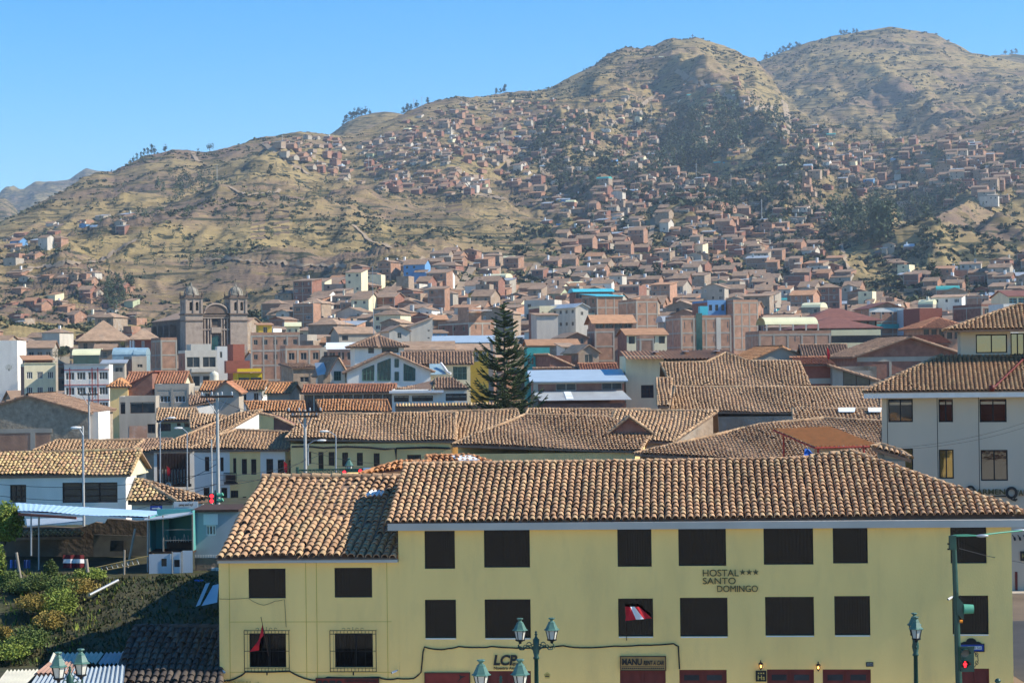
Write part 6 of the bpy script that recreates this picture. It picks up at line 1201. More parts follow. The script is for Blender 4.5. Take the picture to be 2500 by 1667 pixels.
for k in range(5200):
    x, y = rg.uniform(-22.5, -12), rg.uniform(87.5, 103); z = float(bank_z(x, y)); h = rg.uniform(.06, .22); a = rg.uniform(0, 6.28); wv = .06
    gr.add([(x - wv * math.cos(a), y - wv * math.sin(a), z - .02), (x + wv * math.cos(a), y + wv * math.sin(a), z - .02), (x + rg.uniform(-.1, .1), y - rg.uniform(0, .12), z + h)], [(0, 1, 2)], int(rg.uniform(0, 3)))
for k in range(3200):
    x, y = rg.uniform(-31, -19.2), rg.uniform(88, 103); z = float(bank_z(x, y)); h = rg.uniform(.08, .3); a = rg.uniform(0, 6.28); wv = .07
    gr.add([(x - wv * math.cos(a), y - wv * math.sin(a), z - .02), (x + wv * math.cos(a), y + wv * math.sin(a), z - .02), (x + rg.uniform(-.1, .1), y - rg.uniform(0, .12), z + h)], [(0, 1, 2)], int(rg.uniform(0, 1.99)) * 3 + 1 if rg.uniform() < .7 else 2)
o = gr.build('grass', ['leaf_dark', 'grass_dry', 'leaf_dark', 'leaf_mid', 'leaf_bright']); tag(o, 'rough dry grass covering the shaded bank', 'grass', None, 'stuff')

sh = thing('shed', 'open shed with a long light blue sheet roof on thin posts at the left', 'shed', P(40, 1400, 106)); set_root(sh); si = sh.matrix_basis.inverted(); SP = lambda x, y, Y: si @ P(x, y, Y)
A, Bq, C_, D = SP(38, 1227, 115.6), SP(468, 1250, 114), SP(374, 1264, 106), SP(44, 1247, 106); b = MB(); n = 60
for k in range(n):
    u0, u1 = k / n, (k + 1) / n; d0, d1 = .02 * (k % 2), .02 * ((k + 1) % 2); e0, e1 = .04 * math.sin(u0 * 9), .04 * math.sin(u1 * 9)
    b.add([D.lerp(C_, u0) + Vector((0, 0, d0 + e0)), D.lerp(C_, u1) + Vector((0, 0, d1 + e1)), A.lerp(Bq, u1) + Vector((0, 0, d1 - .1 * u1)), A.lerp(Bq, u0) + Vector((0, 0, d0 - .1 * u0))], [(0, 1, 2, 3)])
b.slab([p + Vector((0, 0, -.03)) for p in (D, C_, Bq, A)], (0, 0, -.02)); b.build('roof_sheet', 'blue_sheet', sh)
b = MB(); a_ = SP(44, 1252, 106); c_ = SP(186, 1261, 105.6); b.slab([a_, c_, c_ + Vector((0, 0, -.13)), a_ + Vector((0, 0, -.13))], (0, .1, 0)); b.build('fascia_board', 'red_brown', sh)
for x, y0, y1, Y in ((76, 1252, 1356, 106), (95, 1256, 1400, 107.5), (361, 1266, 1412, 105.6)): b = MB(); b.tube([SP(x, y0, Y), SP(x, y1, Y)], .05, 6); b.build('post', 'steel_grey', sh)
b = MB(); b.tube([SP(330, 1290, 105.4), SP(312, 1385, 104.8)], .06, 5); b.build('leaning_prop', 'wood_pole', sh)
t = thing('garden_wall', 'shade darkened adobe back wall of the blue roofed shed with a broken top', 'wall', P(0, 1420, 115)); set_root(t); ti = t.matrix_basis.inverted(); b = MB(); q = [ti @ P(x, y, 115) for x, y in ((-30, 1430), (372, 1430), (372, 1270), (330, 1272), (300, 1268), (262, 1266), (255, 1278), (232, 1274), (205, 1285), (180, 1288), (120, 1286), (60, 1288), (-30, 1284))]; b.slab(q, (0, .5, 0)); b.build('wall_body', 'dark_adobe', t)
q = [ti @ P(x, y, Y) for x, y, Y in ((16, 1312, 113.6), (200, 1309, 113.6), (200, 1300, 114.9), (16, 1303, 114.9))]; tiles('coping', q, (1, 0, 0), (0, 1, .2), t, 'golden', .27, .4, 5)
b = MB(); q = [ti @ P(x, y, 114.7) for x, y in ((228, 1400), (362, 1400), (362, 1308), (228, 1304))]; b.slab(q, (0, .1, 0)); b.build('plaster', 'shaded_concrete', t)
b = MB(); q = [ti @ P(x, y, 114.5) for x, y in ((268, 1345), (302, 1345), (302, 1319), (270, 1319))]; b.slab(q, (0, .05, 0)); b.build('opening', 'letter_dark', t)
t = thing('sheet_roof', 'weathered grey corrugated sheet behind the shed roof', 'roof', P(150, 1300, 119)); set_root(t); ti = t.matrix_basis.inverted(); b = MB(); q = [ti @ P(x, y, Y) for x, y, Y in ((66, 1284, 118), (205, 1270, 118), (205, 1262, 121), (64, 1266, 121))]; b.slab(q, (0, 0, -.05)); b.build('sheet', 'corrugated_grey', t); b = MB(); b.box(-1, .1, 2, 2.1, -1, 0); b.box(.2, 1.2, 2, 2.1, -1, 0); b.build('support', 'wood_dark', t)
# teal room and white panels
t = thing('teal_hut', 'open fronted hut with teal walls above white panels beside the shed', 'hut', P(364, 1410, 105)); set_root(t); ti = t.matrix_basis.inverted(); TP = lambda x, y, Y: ti @ P(x, y, Y)
a0, a1 = TP(364, 1346, 105), TP(471, 1340, 105); zt = TP(420, 1262, 105).z; zm = a0.z; b = MB(); b.box(a0.x, a1.x, 2.4, 2.5, zm, zt + .25); b.box(a0.x, a0.x + .06, .05, 2.39, zm, zt); b.box(a1.x - .06, a1.x, .05, 2.39, zm, zt + .3); b.box(a0.x + .07, a0.x + .75, 1.6, 1.66, zm + .01, zt); b.build('teal_wall', 'teal_paint', t)
b = MB(); b.box(a0.x, a1.x, 0, 2.6, zm - .1, zm - .01); b.build('floor', 'wood_dark', t)
for x in (364, 398, 470): p0 = TP(x, 1345, 104.9); b = MB(); b.box(p0.x - .035, p0.x + .035, -.06, .02, zm - .005, zt + .1); b.build('post', 'wood_pole', t)
for y in (1293, 1319): p0, p1 = TP(402, y, 104.95), TP(469, y, 104.95); b = MB(); b.box(p0.x, p1.x, -.03, .01, p0.z - .02, p0.z + .02); b.build('rail', 'wood_pole', t)
b = MB(); p0, p1 = TP(407, 1345, 106), TP(469, 1322, 106); b.box(p0.x, p1.x, 1., 1.8, zm, p1.z); b.build('bed_base', 'wood_dark', t)
b = MB()
for k in range(9): x = p0.x + .1 + k * .13; b.tube([(x, .9, p1.z), (x + rnd.uniform(-.08, .08), .9, p1.z + rnd.uniform(.2, .45))], .015, 4)
b.build('stacked_chair_legs', 'aluminium', t)
b = MB(); q = [TP(x, y, Y) for x, y, Y in ((352, 1268, 104.4), (420, 1262, 104.4), (472, 1252, 104.4), (472, 1245, 108.5), (355, 1258, 108.5))]; b.slab(q, (0, 0, -.06)); b.build('roof_sheet', 'zinc', t)
for k, (x0, x1, yb0, yb1) in enumerate(((364, 419, 1407, 1411), (423, 442, 1411, 1412), (446, 471, 1412, 1413))):
    b = MB(); p0, p1 = TP(x0, 1410, 104.9), TP(x1, 1410, 104.9); holes = [] if k == 2 else [(TP((394, 425)[k], 1380, 104.9).x - p0.x, TP((407, 439)[k], 1380, 104.9).x - p0.x, TP(400, (1382, 1384)[k], 104.9).z, TP(400, (1363, 1366)[k], 104.9).z)]
    b.wall((p0.x, -.1), (p1.x, -.1), -.15, zm - .12 + .08 * k, holes, .05); o = b.build('panel', 'panel_white', t)
    for h in holes: b = MB(); b.box(p0.x + h[0], p0.x + h[1], -.05, -.04, h[2], h[3]); b.build('pane', 'glass_room' if k == 0 else 'wood_dark', o)
for x in (421, 444): p0 = TP(x, 1412, 104.9); b = MB(); b.tube([(p0.x, -.14, -.6), (p0.x, -.14, zm)], .03, 5); b.build('pole', 'steel_grey', t)
hu = thing('sheet_hut', 'pale grey sheet metal hut with a tiny window between the teal hut and the annex', 'hut', P(474, 1410, 106)); set_root(hu); ti = hu.matrix_basis.inverted(); TP = lambda x, y, Y: ti @ P(x, y, Y)
p0, p1 = TP(475, 1362, 106), TP(584, 1248, 106); b = MB(); w0, w1 = TP(503, 1307, 106), TP(527, 1281, 106); b.wall((p0.x, 0), (p1.x, 0), p0.z, p1.z, [(w0.x - p0.x, w1.x - p0.x, w0.z, w1.z)], .06); b.quad((p0.x, 4, p0.z), (p0.x, 0, p0.z), (p0.x, 0, p1.z), (p0.x, 4, p1.z)); b.build('wall', 'corrugated_grey', hu)
put('window', win_mesh(w1.x - w0.x, w1.z - w0.z, 'white'), hu, (w0.x, .07, w0.z)); b = MB(); q0, q1 = TP(497, 1281, 106), TP(532, 1254, 106); b.box(q0.x, q1.x, -.03, -.004, q0.z, q1.z); b.build('patch_sheet', 'white_sheet', hu)
b = MB(); b.box(p0.x - .1, p1.x, -.25, 4, p1.z, p1.z + .12); b.build('roof', 'wood_dark', hu); b = MB(); b.box(p0.x, p1.x, .03, .4, -1.2, p0.z - .01); b.build('adobe_base', 'adobe', hu); q0, q1 = TP(517, 1410, 106), TP(534, 1385, 106); put('window', win_mesh(q1.x - q0.x, q1.z - q0.z, 'white'), hu, (q0.x, -.02, q0.z))
b = MB()
for k in range(16): u = p0.x + .02 + k * .085; b.box(u, u + .04, -.012, -.002, p0.z + .02, p0.z + .16)
b.build('painted_marks', 'white_trim', hu)
# loose things on the terrace and bank
t = thing('ladder', 'long wooden ladder lying against the bank edge before the dark shed', 'ladder', P(163, 1401, 104)); set_root(t); ti = t.matrix_basis.inverted(); LP = lambda x, y, Y=104: ti @ P(x, y, Y)
for a_, c_ in (((163, 1401), (361, 1357)), ((190, 1404), (338, 1377))): b = MB(); b.tube([LP(*a_), LP(*c_)], .03, 5); b.build('rail', 'ladder_wood', t)
for k in range(9): u = k / 8; x = 236 + u * 100; b = MB(); b.tube([LP(x - 2, 1386.5 - u * 22), LP(x + 3, 1396 - u * 18.5)], .02, 4); b.build('rung', 'aluminium', t)
t = thing('blanket', 'dark red blanket with a white patterned stripe hung in the shed', 'blanket', P(153, 1386, 106)); set_root(t); ti = t.matrix_basis.inverted()
for nm, y0, y1, m in (('red_band', 1386, 1374, 'cloth_red'), ('white_band', 1374, 1364, 'flag_white'), ('red_band', 1364, 1354, 'cloth_red')):
    b = MB(); n = 14; r0 = [ti @ P(153 + 53 * k / n, y0, 106 + .1 * math.sin(k)) for k in range(n + 1)]; r1 = [ti @ P(155 + 50 * k / n, y1, 106 + .1 * math.sin(k)) for k in range(n + 1)]
    b.add(r0 + r1, [(k, k + 1, n + 2 + k, n + 1 + k) for k in range(n)], 0, True); o = b.build(nm, m, t)
for l, pts, r, m in (('leaning weathered wooden post among the shrubs', [(40, 1348), (45, 1380), (53, 1428)], .07, 'wood_pole'), ('short wooden post at the ladder', [(210, 1364), (214, 1396)], .09, 'wood_pole'), ('thin upright wooden post before the ladder', [(304, 1342), (303, 1402)], .05, 'wood_pole'), ('pale plank lying on the shaded bank', [(218, 1452), (288, 1416)], .07, 'aluminium')):
    b = MB(); b.tube([P(x, y, 99.5 if 'bank' not in l else 99.0 - (y - 1416) * .06) for x, y in pts], r, 6); tag(b.build('wooden_post' if 'post' in l else 'plank', m), l, 'post' if 'post' in l else 'plank')
cable('clothes line with hanging cloths left of the blanket', [P(5, 1366, 102), P(40, 1366, 102), P(75, 1365, 102)], .012)
for k, (x, m, l) in enumerate(((24, 'tarp_blue', 'light blue cloth hanging on the clothes line'), (34, 'dark_blue_paint', 'dark blue cloth on the line beside the leaning post'), (58, 'dark_blue_paint', 'wide navy cloth on the line right of the leaning post'))):
    b = MB(); w_ = (6, 8, 16)[k]; n = 6; b.add([P(x + w_ * i / n, y, 102 + .06 * math.sin(i * 2)) for y in (1366, 1386) for i in range(n + 1)], [(i, i + 1, n + 2 + i, n + 1 + i) for i in range(n)], 0, True); tag(b.build('hanging_cloth', m), l, 'cloth', 'cloths on the clothes line')
for l, pts, Y in (('blue tarpaulin folded below the sheet metal hut', ((472, 1440), (492, 1438), (496, 1416), (474, 1416)), 101), ('small blue scrap of tarpaulin on the bank', ((426, 1490), (440, 1494), (446, 1478), (436, 1482)), 96.5)):
    b = MB(); q = [P(x, y, Y) for x, y in pts]; b.slab(q, (0, .12, .02)); tag(b.build('tarpaulin', 'tarp_blue'), l, 'tarpaulin')
t = thing('lean_sheet', 'grey blue sheet leaning on the bank against the annex corner', 'sheet', P(500, 1470, 95)); set_root(t); ti = t.matrix_basis.inverted(); b = MB(); b.slab([ti @ P(492, 1478, 94.5), ti @ P(530, 1470, 94.5), ti @ P(534, 1425, 96.5), ti @ P(520, 1428, 96.5)], (0, .04, 0)); b.build('sheet', 'zinc_blue', t)
b = MB(); b.slab([ti @ P(478, 1480, 94.5), ti @ P(488, 1476, 94.5), ti @ P(512, 1422, 96.5), ti @ P(502, 1424, 96.5)], (0, .04, 0)); b.build('rear_sheet', 'corrugated_grey', t)
# roofs at the bottom left
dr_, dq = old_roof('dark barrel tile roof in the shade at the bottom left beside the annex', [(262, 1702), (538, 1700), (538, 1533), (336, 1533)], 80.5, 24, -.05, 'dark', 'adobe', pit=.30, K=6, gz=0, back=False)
def sheet_roof(label, pxs, m, n, amp=.05, name='corrugated_roof'):
    t = thing(name, label, 'roof', P(*pxs[0])); set_root(t); ti = t.matrix_basis.inverted(); q = [ti @ P(*p) for p in pxs]; b = MB(); N = n * 4
    for k in range(N):
        u0, u1 = k / N, (k + 1) / N; d0, d1 = amp * math.sin(k * math.pi / 2), amp * math.sin((k + 1) * math.pi / 2)
        b.add([q[0].lerp(q[1], u0) + Vector((0, 0, d0)), q[0].lerp(q[1], u1) + Vector((0, 0, d1)), q[3].lerp(q[2], u1) + Vector((0, 0, d1)), q[3].lerp(q[2], u0) + Vector((0, 0, d0))], [(0, 1, 2, 3)], 0, True)
    b.build('sheet', m, t); b = MB(); z = min(p.z for p in q) - .25
    for u, v in ((q[0], q[1]), (q[3], q[2])): b.tube([u - Vector((0, 0, .1)), v - Vector((0, 0, .1))], .05, 4)
    b.build('purlin', 'wood_dark', t)
    for p in (q[0], q[1], q[2], q[3]): k = MB(); k.tube([p - Vector((0, 0, .1)), (p.x, p.y, -t.location.z + .1)], .05, 4); k.build('post', 'wood_dark', t)
    return t
sheet_roof('cream corrugated sheets on top of the bottom left roofs', [(116, 1622, 84), (236, 1618, 84), (255, 1592, 87), (128, 1594, 87)], 'corrugated_cream', 11)
sheet_roof('grey corrugated sheets right of the cream ones', [(238, 1621, 83.8), (302, 1619, 83.8), (318, 1590, 87), (258, 1593, 87)], 'corrugated_grey', 6)
sheet_roof('pinkish rusty sheet below the cream corrugated sheets', [(86, 1642, 81), (200, 1642, 81), (222, 1612, 84), (118, 1616, 84)], 'rust_sheet', 10, .03)
sheet_roof('lower pale corrugated roof at the bottom edge', [(60, 1690, 77.5), (300, 1686, 77.5), (306, 1622, 82), (96, 1638, 82)], 'corrugated_grey', 20)
sheet_roof('small weathered corrugated roof at the bottom left corner', [(-12, 1672, 79), (64, 1668, 79), (98, 1634, 82), (16, 1636, 82)], 'corrugated_cream', 9)

# ------------------------------------------------------------------ street poles, signals, balconies, wires in the middle
def pole(label, x, y0, y1, Y, r=.13, arm=None, name='utility_pole'):
    p, q = P(x, y0, Y), P(x + (y1 - y0) * .012, y1, Y); gz = min(q.z, ground_z(Y) + (3 if x < 500 and Y < 165 else 0)); t = thing(name, label, 'pole', (q.x, Y, gz)); d = Vector((p.x - q.x, 0, p.z - gz)); b = MB(); b.tube([(0, 0, 0), d], r * .98, 8, r1=r * .68); b.build('post', 'concrete_pole', t)
    if arm:
        for k, (dy, w_) in enumerate(arm):
            b = MB(); z = d.z - dy; b.box(d.x - w_, d.x + w_, -.18, -.06, z - .06, z + .06); o = b.build('crossarm', 'wood_dark', t)
            for u in (-.9, -.3, .3, .9): b = MB(); b.lathe([(.05, .06), (.08, .14), (.05, .2), (.07, .26), (0, .3)], 8, (d.x + u * w_, -.12, z)); b.build('insulator', 'steel_grey', o)
        b = MB(); b.tube([(d.x - .7, -.12, d.z - arm[0][0]), (d.x, -.12, d.z - 1.3)], .025, 4); b.tube([(d.x + .7, -.12, d.z - arm[0][0]), (d.x, -.12, d.z - 1.3)], .025, 4); b.build('brace', 'steel_grey', t)
    return t
pole('tall grey utility pole with a crossarm left of the annex roof', 530, 958, 1246, 124, .13, [(.25, 1.0)])
pole('grey utility pole with two crossarms above the annex ridge', 744, 1000, 1172, 140, .14, [(.15, 1.2), (.45, .9)])
pole('short thin grey pole beside the tall utility pole', 516, 1072, 1246, 126, .07)
pole('tall slim grey pole before the white house', 202, 1040, 1236, 118, .085)
pole('bare concrete pole by the adobe gable', 217, 958, 1072, 204, .14, [(.2, .9)])
def road_lamp(label, x, y0, y1, hx, hy, Y):
    p, q, h = P(x, y0, Y), P(x, y1, Y), P(hx, hy, Y); t = thing('street_light', label, 'street light', (q.x, Y, q.z), 0, 'slim grey street lights'); d = p - q; e = h - q; b = MB(); b.tube([(0, 0, -1), d], .06, 6, r1=.045); b.tube([d, d.lerp(e, .5) + Vector((0, 0, .12)), e], .035, 5); b.build('post', 'steel_grey', t)
    b = MB(); s_ = 1 if e.x < d.x else -1; b.lathe([(0, -.32), (.09, -.25), (.12, 0), (.1, .25), (0, .34)], 8); vs = [(e.x - s_ * v[2], e.y + v[1], e.z + v[0] * .7) for v in b.v]; b.v = vs; b.build('lamp_head', 'white_trim', t); return t
road_lamp('slim street light left of the timber balcony', 391, 1030, 1186, 418, 1020, 150); road_lamp('slim street light before the timber balcony', 457, 1056, 1195, 436, 1045, 146)
road_lamp('slim street light above the annex ridge facing left', 820, 1064, 1166, 792, 1053, 138); road_lamp('short street light on the centre utility pole', 752, 1084, 1100, 785, 1075, 139.5); road_lamp('street light leaning left on the slim pole at the left', 203, 1062, 1140, 186, 1044, 117.8)
# green signal gantry seen above the annex ridge
g = thing('signal_gantry', 'ornate green gantry with two red lights and a blue sign above the annex ridge', 'traffic light', P(728, 1176, 122)); set_root(g); gi = g.matrix_basis.inverted(); GP = lambda x, y, Y=122.: gi @ P(x, y, Y)
b = MB()
for y in (1147, 1158): b.tube([GP(722, y), GP(948, y - 4)], .035, 5)
for k in range(24): x = 724 + k * 9.3; b.tube([GP(x + 4.5 + 3.5 * math.cos(a), 1152 - k * .17 - 3.5 * math.sin(a)) for a in np.linspace(0, 5.5, 9)], .018, 4, cap=False)
b.build('scroll_beam', 'green_iron', g); b = MB(); b.tube([GP(726, 1140), GP(727, 1176), GP(727, 1176) - Vector((0, 0, 6))], .09, 8); b.build('post', 'green_iron', g)
for x, y in ((841, 1152), (880, 1149)):
    p = GP(x, y); b = MB(); b.box(p.x - .13, p.x + .9, p.y - .1, p.y + .1, p.z - .13, p.z + .13) if x < 850 else b.box(p.x - .13, p.x + .13, p.y - .1, p.y + .1, p.z - .13, p.z + .13); o = b.build('signal_box', 'green_iron', g); b = MB(); b.tube([(p.x, p.y - .115, p.z), (p.x, p.y - .105, p.z)], .1, 12); b.build('lens', 'red_light', o)
p, q = GP(887, 1153), GP(914, 1141); b = MB(); b.box(p.x, q.x, p.y - .05, p.y, p.z, q.z); b.build('sign_plate', 'blue_sheet', g); p, q = GP(757, 1160), GP(790, 1155); b = MB(); b.box(p.x, q.x, p.y - .05, p.y, p.z, q.z); b.build('name_plate', 'sign_blue', g)
for x, y, Y, l in ((852, 1117, 123, 'green lantern top showing behind the annex ridge'), (1170, 1110, 112, 'green lantern top peeping over the hostel ridge')):
    p = P(x, y, Y); t = thing('street_lamp', l, 'street lamp', (p.x, Y, p.z - .82)); lantern_parts(t, (0, 0, 0)); b = MB(); b.tube([(0, 0, -5), (0, 0, -.1)], .05, 6); b.build('post', 'green_iron', t)
t = thing('traffic_signal', 'green traffic signal with two red lights beside the grey utility pole', 'traffic light', P(527, 1240, 117)); set_root(t); ti = t.matrix_basis.inverted(); TP = lambda x, y, Y=117.: ti @ P(x, y, Y)
b = MB(); b.tube([TP(526, 1196), TP(528, 1246) - Vector((0, 0, 3))], .06, 6); b.build('post', 'green_iron', t); p, q = TP(511, 1227), TP(523, 1203); b = MB(); b.box(p.x, q.x, p.y - .2, p.y, p.z, q.z); bx_ = b.build('signal_box', 'green_iron', t)
for y in (1210, 1222): p = TP(518, y); b = MB(); b.tube([(p.x, p.y - .215, p.z), (p.x, p.y - .205, p.z)], .11, 12); b.build('lens', 'red_light', bx_)
for y in (1208, 1221): p = TP(530, y); b = MB(); b.tube([p, p + Vector((.2, -.02, -.01)), p + Vector((.34, -.05, .05))], lambda k: .13 - .03 * k, 8); b.build('visor', 'signal_green', t)
bl = thing('timber_balcony', 'dark timber balcony with pale slats on the street corner', 'balcony', P(386, 1188, 183)); set_root(bl); ti = bl.matrix_basis.inverted(); TP = lambda x, y, Y=183.: ti @ P(x, y, Y)
p, q = TP(386, 1182), TP(460, 1106); b = MB(); b.box(p.x, q.x, .5, .7, p.z, q.z); b.build('back_panel', 'wood_dark', bl); b = MB(); m_ = TP(386, 1146).z; b.box(p.x, q.x, .3, .48, p.z, m_ - .02); b.build('parapet', 'white_plaster', bl)
for k in range(11): x = p.x + (q.x - p.x) * k / 10; b = MB(); b.box(x - .07, x + .07, -.05, .1, p.z, q.z); b.build('slat', 'wood_dark', bl)
b = MB(); b.box(p.x - .15, q.x + .15, -.1, .6, p.z - .25, p.z - .01); b.build('floor', 'wood_dark', bl)
bl = thing('iron_balcony', 'small black iron balcony on the yellow street house', 'balcony', P(547, 1180, 178.5)); set_root(bl); ti = bl.matrix_basis.inverted(); p, q = ti @ P(547, 1179, 178.5), ti @ P(577, 1153, 178.5); b = MB()
for k in range(12): x = p.x + (q.x - p.x) * k / 11; b.box(x - .02, x + .02, -.02, .02, p.z, q.z)
b.box(p.x, q.x, -.03, -.021, q.z - .06, q.z); b.box(p.x, q.x, -.03, -.021, p.z, p.z + .1); b.build('railing', 'black_iron', bl); b = MB(); b.box(p.x, q.x, 0, .9, p.z - .12, p.z - .01); b.box(p.x + .1, q.x - .1, .3, .35, p.z, q.z - .2); b.build('floor', 'wood_dark', bl)
t = thing('direction_sign', 'blue sign with a white arrow below the golden corner roof', 'sign', P(367, 1247, 124)); set_root(t); ti = t.matrix_basis.inverted(); p, q = ti @ P(367, 1247, 124), ti @ P(396, 1234, 124); b = MB(); b.box(p.x, q.x, -.03, 0, p.z, q.z); b.build('board', 'sign_blue', t); zc = (p.z + q.z) / 2; b = MB(); b.slab([(p.x + .1, -.045, zc - .04), (q.x - .25, -.045, zc - .04), (q.x - .25, -.045, zc - .1), (q.x - .08, -.045, zc), (q.x - .25, -.045, zc + .1), (q.x - .25, -.045, zc + .04), (p.x + .1, -.045, zc + .04)], (0, .012, 0)); b.build('arrow', 'white_trim', t); b = MB(); b.slab([(p.x - .05, 0, q.z + .01), (q.x + .05, 0, q.z + .01), ((p.x + q.x) / 2 + .2, 0, q.z + .14), ((p.x + q.x) / 2 - .2, 0, q.z + .14)], (0, .03, 0)); b.build('crest', 'black_iron', t)
t = thing('shop_sign', 'black shop lettering on the white wall under the golden corner roof', 'sign', P(437, 1240, 125.5)); set_root(t); ti = t.matrix_basis.inverted(); p, q = ti @ P(437, 1236, 125.5), ti @ P(471, 1228, 125.5); lettering('letters', 'pansy and try!', p.x, q.x, p.z, q.z, -.02, t, 'letter_dark', .01, .02); b = MB(); b.box(p.x - .3, q.x + .3, .0, .05, p.z - .4, q.z + .1); b.build('board', 'white_trim', t)
t = thing('parking_sign', 'round street sign before the timber balcony', 'sign', P(411, 1184, 148)); b = MB(); b.tube([(0, .02, 0), (0, .05, 0)], .26, 16); b.build('disc', 'white_trim', t); b = MB(); b.tube([(.24 * math.cos(a), .0, .24 * math.sin(a)) for a in np.linspace(0, 6.28, 17)], .03, 4); b.build('ring', 'letter_dark', t); lettering('letters', 'E', -.09, .09, -.13, .13, -.0, t, 'letter_dark', .005, .03); b = MB(); b.tube([(0, .06, .2), (0, .06, -4)], .03, 5); b.build('post', 'steel_grey', t)
def wire(label, a, c, sag, r=.018, n=14, g='overhead wires across the street'):
    A, C_ = P(*a), P(*c); cable(label, [A.lerp(C_, k / n) - Vector((0, 0, sag * 4 * (k / n) * (1 - k / n))) for k in range(n + 1)], r, group=g)
for i, (a, c, s_) in enumerate((((533, 975, 124), (746, 1010, 140), .5), ((0, 1182, 130), (533, 1150, 124), .5), ((0, 1210, 126), (533, 1180, 124), .6), ((200, 1256, 116), (530, 1180, 124), .4), ((533, 1160, 124), (800, 1100, 160), .5), ((533, 1172, 124), (1110, 1090, 165), .8), ((533, 1185, 124), (748, 1120, 140), .4), ((748, 1100, 140), (1100, 1122, 150), .6), ((380, 1196, 130), (533, 1130, 124), .2), ((748, 1128, 140), (1000, 1130, 150), .3), ((533, 1120, 124), (470, 1106, 186), .3), ((2200, 1092, 100), (2560, 1010, 110), .3), ((2215, 1095, 100), (2560, 1022, 110), .3))):
    wire('thin dark overhead wire strung between the poles and house fronts', a, c, s_, .016 if i < 11 else .008)
cable('thick tangled cable bundle under the eave of the yellow street house', [P(x, y, 177.4) for x, y in ((712, 1090), (750, 1089), (790, 1093), (845, 1090), (900, 1092), (940, 1096), (965, 1094), (968, 1130), (968, 1094), (1040, 1092), (1100, 1094))], .09)
for l, x, y, Y, h in (('red and white flag rising over the rust roof right of the double roof', 2020, 884, 221, 38), ('small flag drooping before the white street house', 694, 1160, 172, 36), ('dark red flag hanging on the timber balcony', 408, 1166, 180, 30)):
    p = P(x, y, Y); s_ = Y / F; t = thing('flag', l, 'flag', p); b = MB(); b.tube([(0, 0, 0), (-.05, 0, h * s_)], .03, 5); b.build('pole', 'wood_dark', t); b = MB(); z = h * s_; b.add([(-.05, 0, z), (.25, .05, z * .75), (.3, -.05, z * .4), (.15, .05, z * .1), (-.04, 0, z * .35), (-.05, .03, z * .7)], [(0, 1, 5), (1, 2, 4, 5), (2, 3, 4)]); b.build('cloth', 'flag_red', t)

# ------------------------------------------------------------------ the tall conifer
CY_ = 192.; cb = P(1233, 1003, CY_); ctop = P(1233, 738, CY_).z; cg = ground_z(CY_); cH = ctop - cg
co = thing('conifer_tree', 'tall dark conifer with tiers of rope like branches at the centre', 'tree', (cb.x, CY_, cg)); HERO.append((1140, 1320, 738, 1003, 192))
b = MB(); b.tube([(0, 0, 0), (.05, 0, cH * .5), (0, 0, cH)], .26, 8, r1=.04); b.build('trunk', 'bark', co)
fo = MB(); hv = cH - (cb.z - cg); rg2 = random.Random(4); z = cH - .35
while z > cb.z - cg - 1.5:
    f = (cH - z) / hv; L0 = (.27 + 3.8 * min(1, f) ** .88); nb = 5 if f < .25 else 6
    for k in range(nb):
        if rg2.random() < .05: continue
        a = 2 * math.pi * k / nb + rg2.uniform(-.4, .4) + z; Lb = L0 * rg2.uniform(.6, 1.2); rise = .42 - .30 * min(1, f); ca, sa = math.cos(a), math.sin(a); zz_ = z + rg2.uniform(-.25, .25)
        pt = lambda u: Vector((Lb * u * ca, Lb * u * sa, zz_ + Lb * (rise * u + (.18 * u * u if f > .3 else .05) - .22 * math.sin(u * math.pi) * min(1, f * 1.3))))
        fo.tube([pt(u) for u in (0, .3, .6, .85, 1)], lambda u: .085 * (1.15 - .9 * u) + .015, 5, 0)
        ns = 2 + int(Lb * 2.6)
        for j in range(ns):
            u = .22 + .74 * (j + rg2.random() * .6) / ns; p = pt(u)
            for s_ in (-1, 1):
                bl = Lb * .33 * (1.15 - u) + .16; aa = a + s_ * rg2.uniform(.6, 1.0); q = p + Vector((bl * math.cos(aa), bl * math.sin(aa), bl * rg2.uniform(.1, .42))); fo.tube([p, p.lerp(q, .55) - Vector((0, 0, .03)), q], lambda w_: .078 * (1 - .75 * w_), 4, 0, cap=False)
    z -= .52 + .10 * f
n0 = len(fo.v)
fo.build('foliage', 'needle', co)

# ------------------------------------------------------------------ far trees (templates of height 1)
def tree_mesh(kind, seed):
    global rg
    keep = rg; rg = np.random.default_rng(seed); b = MB()
    if kind == 'euca':
        b.tube([(0, 0, 0), (.01, 0, .5), (0, .01, .9)], .018, 5, 1, r1=.006)
        for k in range(7): z = rg.uniform(.28, .9); r = .17 * (1.15 - z); a = rg.uniform(0, 6.3); leaf_cloud(b, (r * math.cos(a), r * math.sin(a), z), (.12, .12, .13), 46, .046)
        leaf_cloud(b, (0, 0, .9), (.07, .07, .1), 26, .04)
    elif kind == 'round':
        b.tube([(0, 0, 0), (0, 0, .5)], .03, 5, 1, r1=.015)
        for k in range(8): a = rg.uniform(0, 6.3); r = rg.uniform(.1, .3); leaf_cloud(b, (r * math.cos(a), r * math.sin(a), rg.uniform(.35, .8)), (.2, .2, .17), 30, .05)
    else:
        b.tube([(0, 0, 0), (0, 0, .98)], .025, 5, 1, r1=.005)
        for k in range(12): z = .12 + .85 * k / 12; leaf_cloud(b, (0, 0, z), (.26 * (1.05 - z), .26 * (1.05 - z), .05), 26, .04, 0, .3)
    rg = keep; return b.mesh(kind + '_tree', ['leaf_dark', 'bark'])
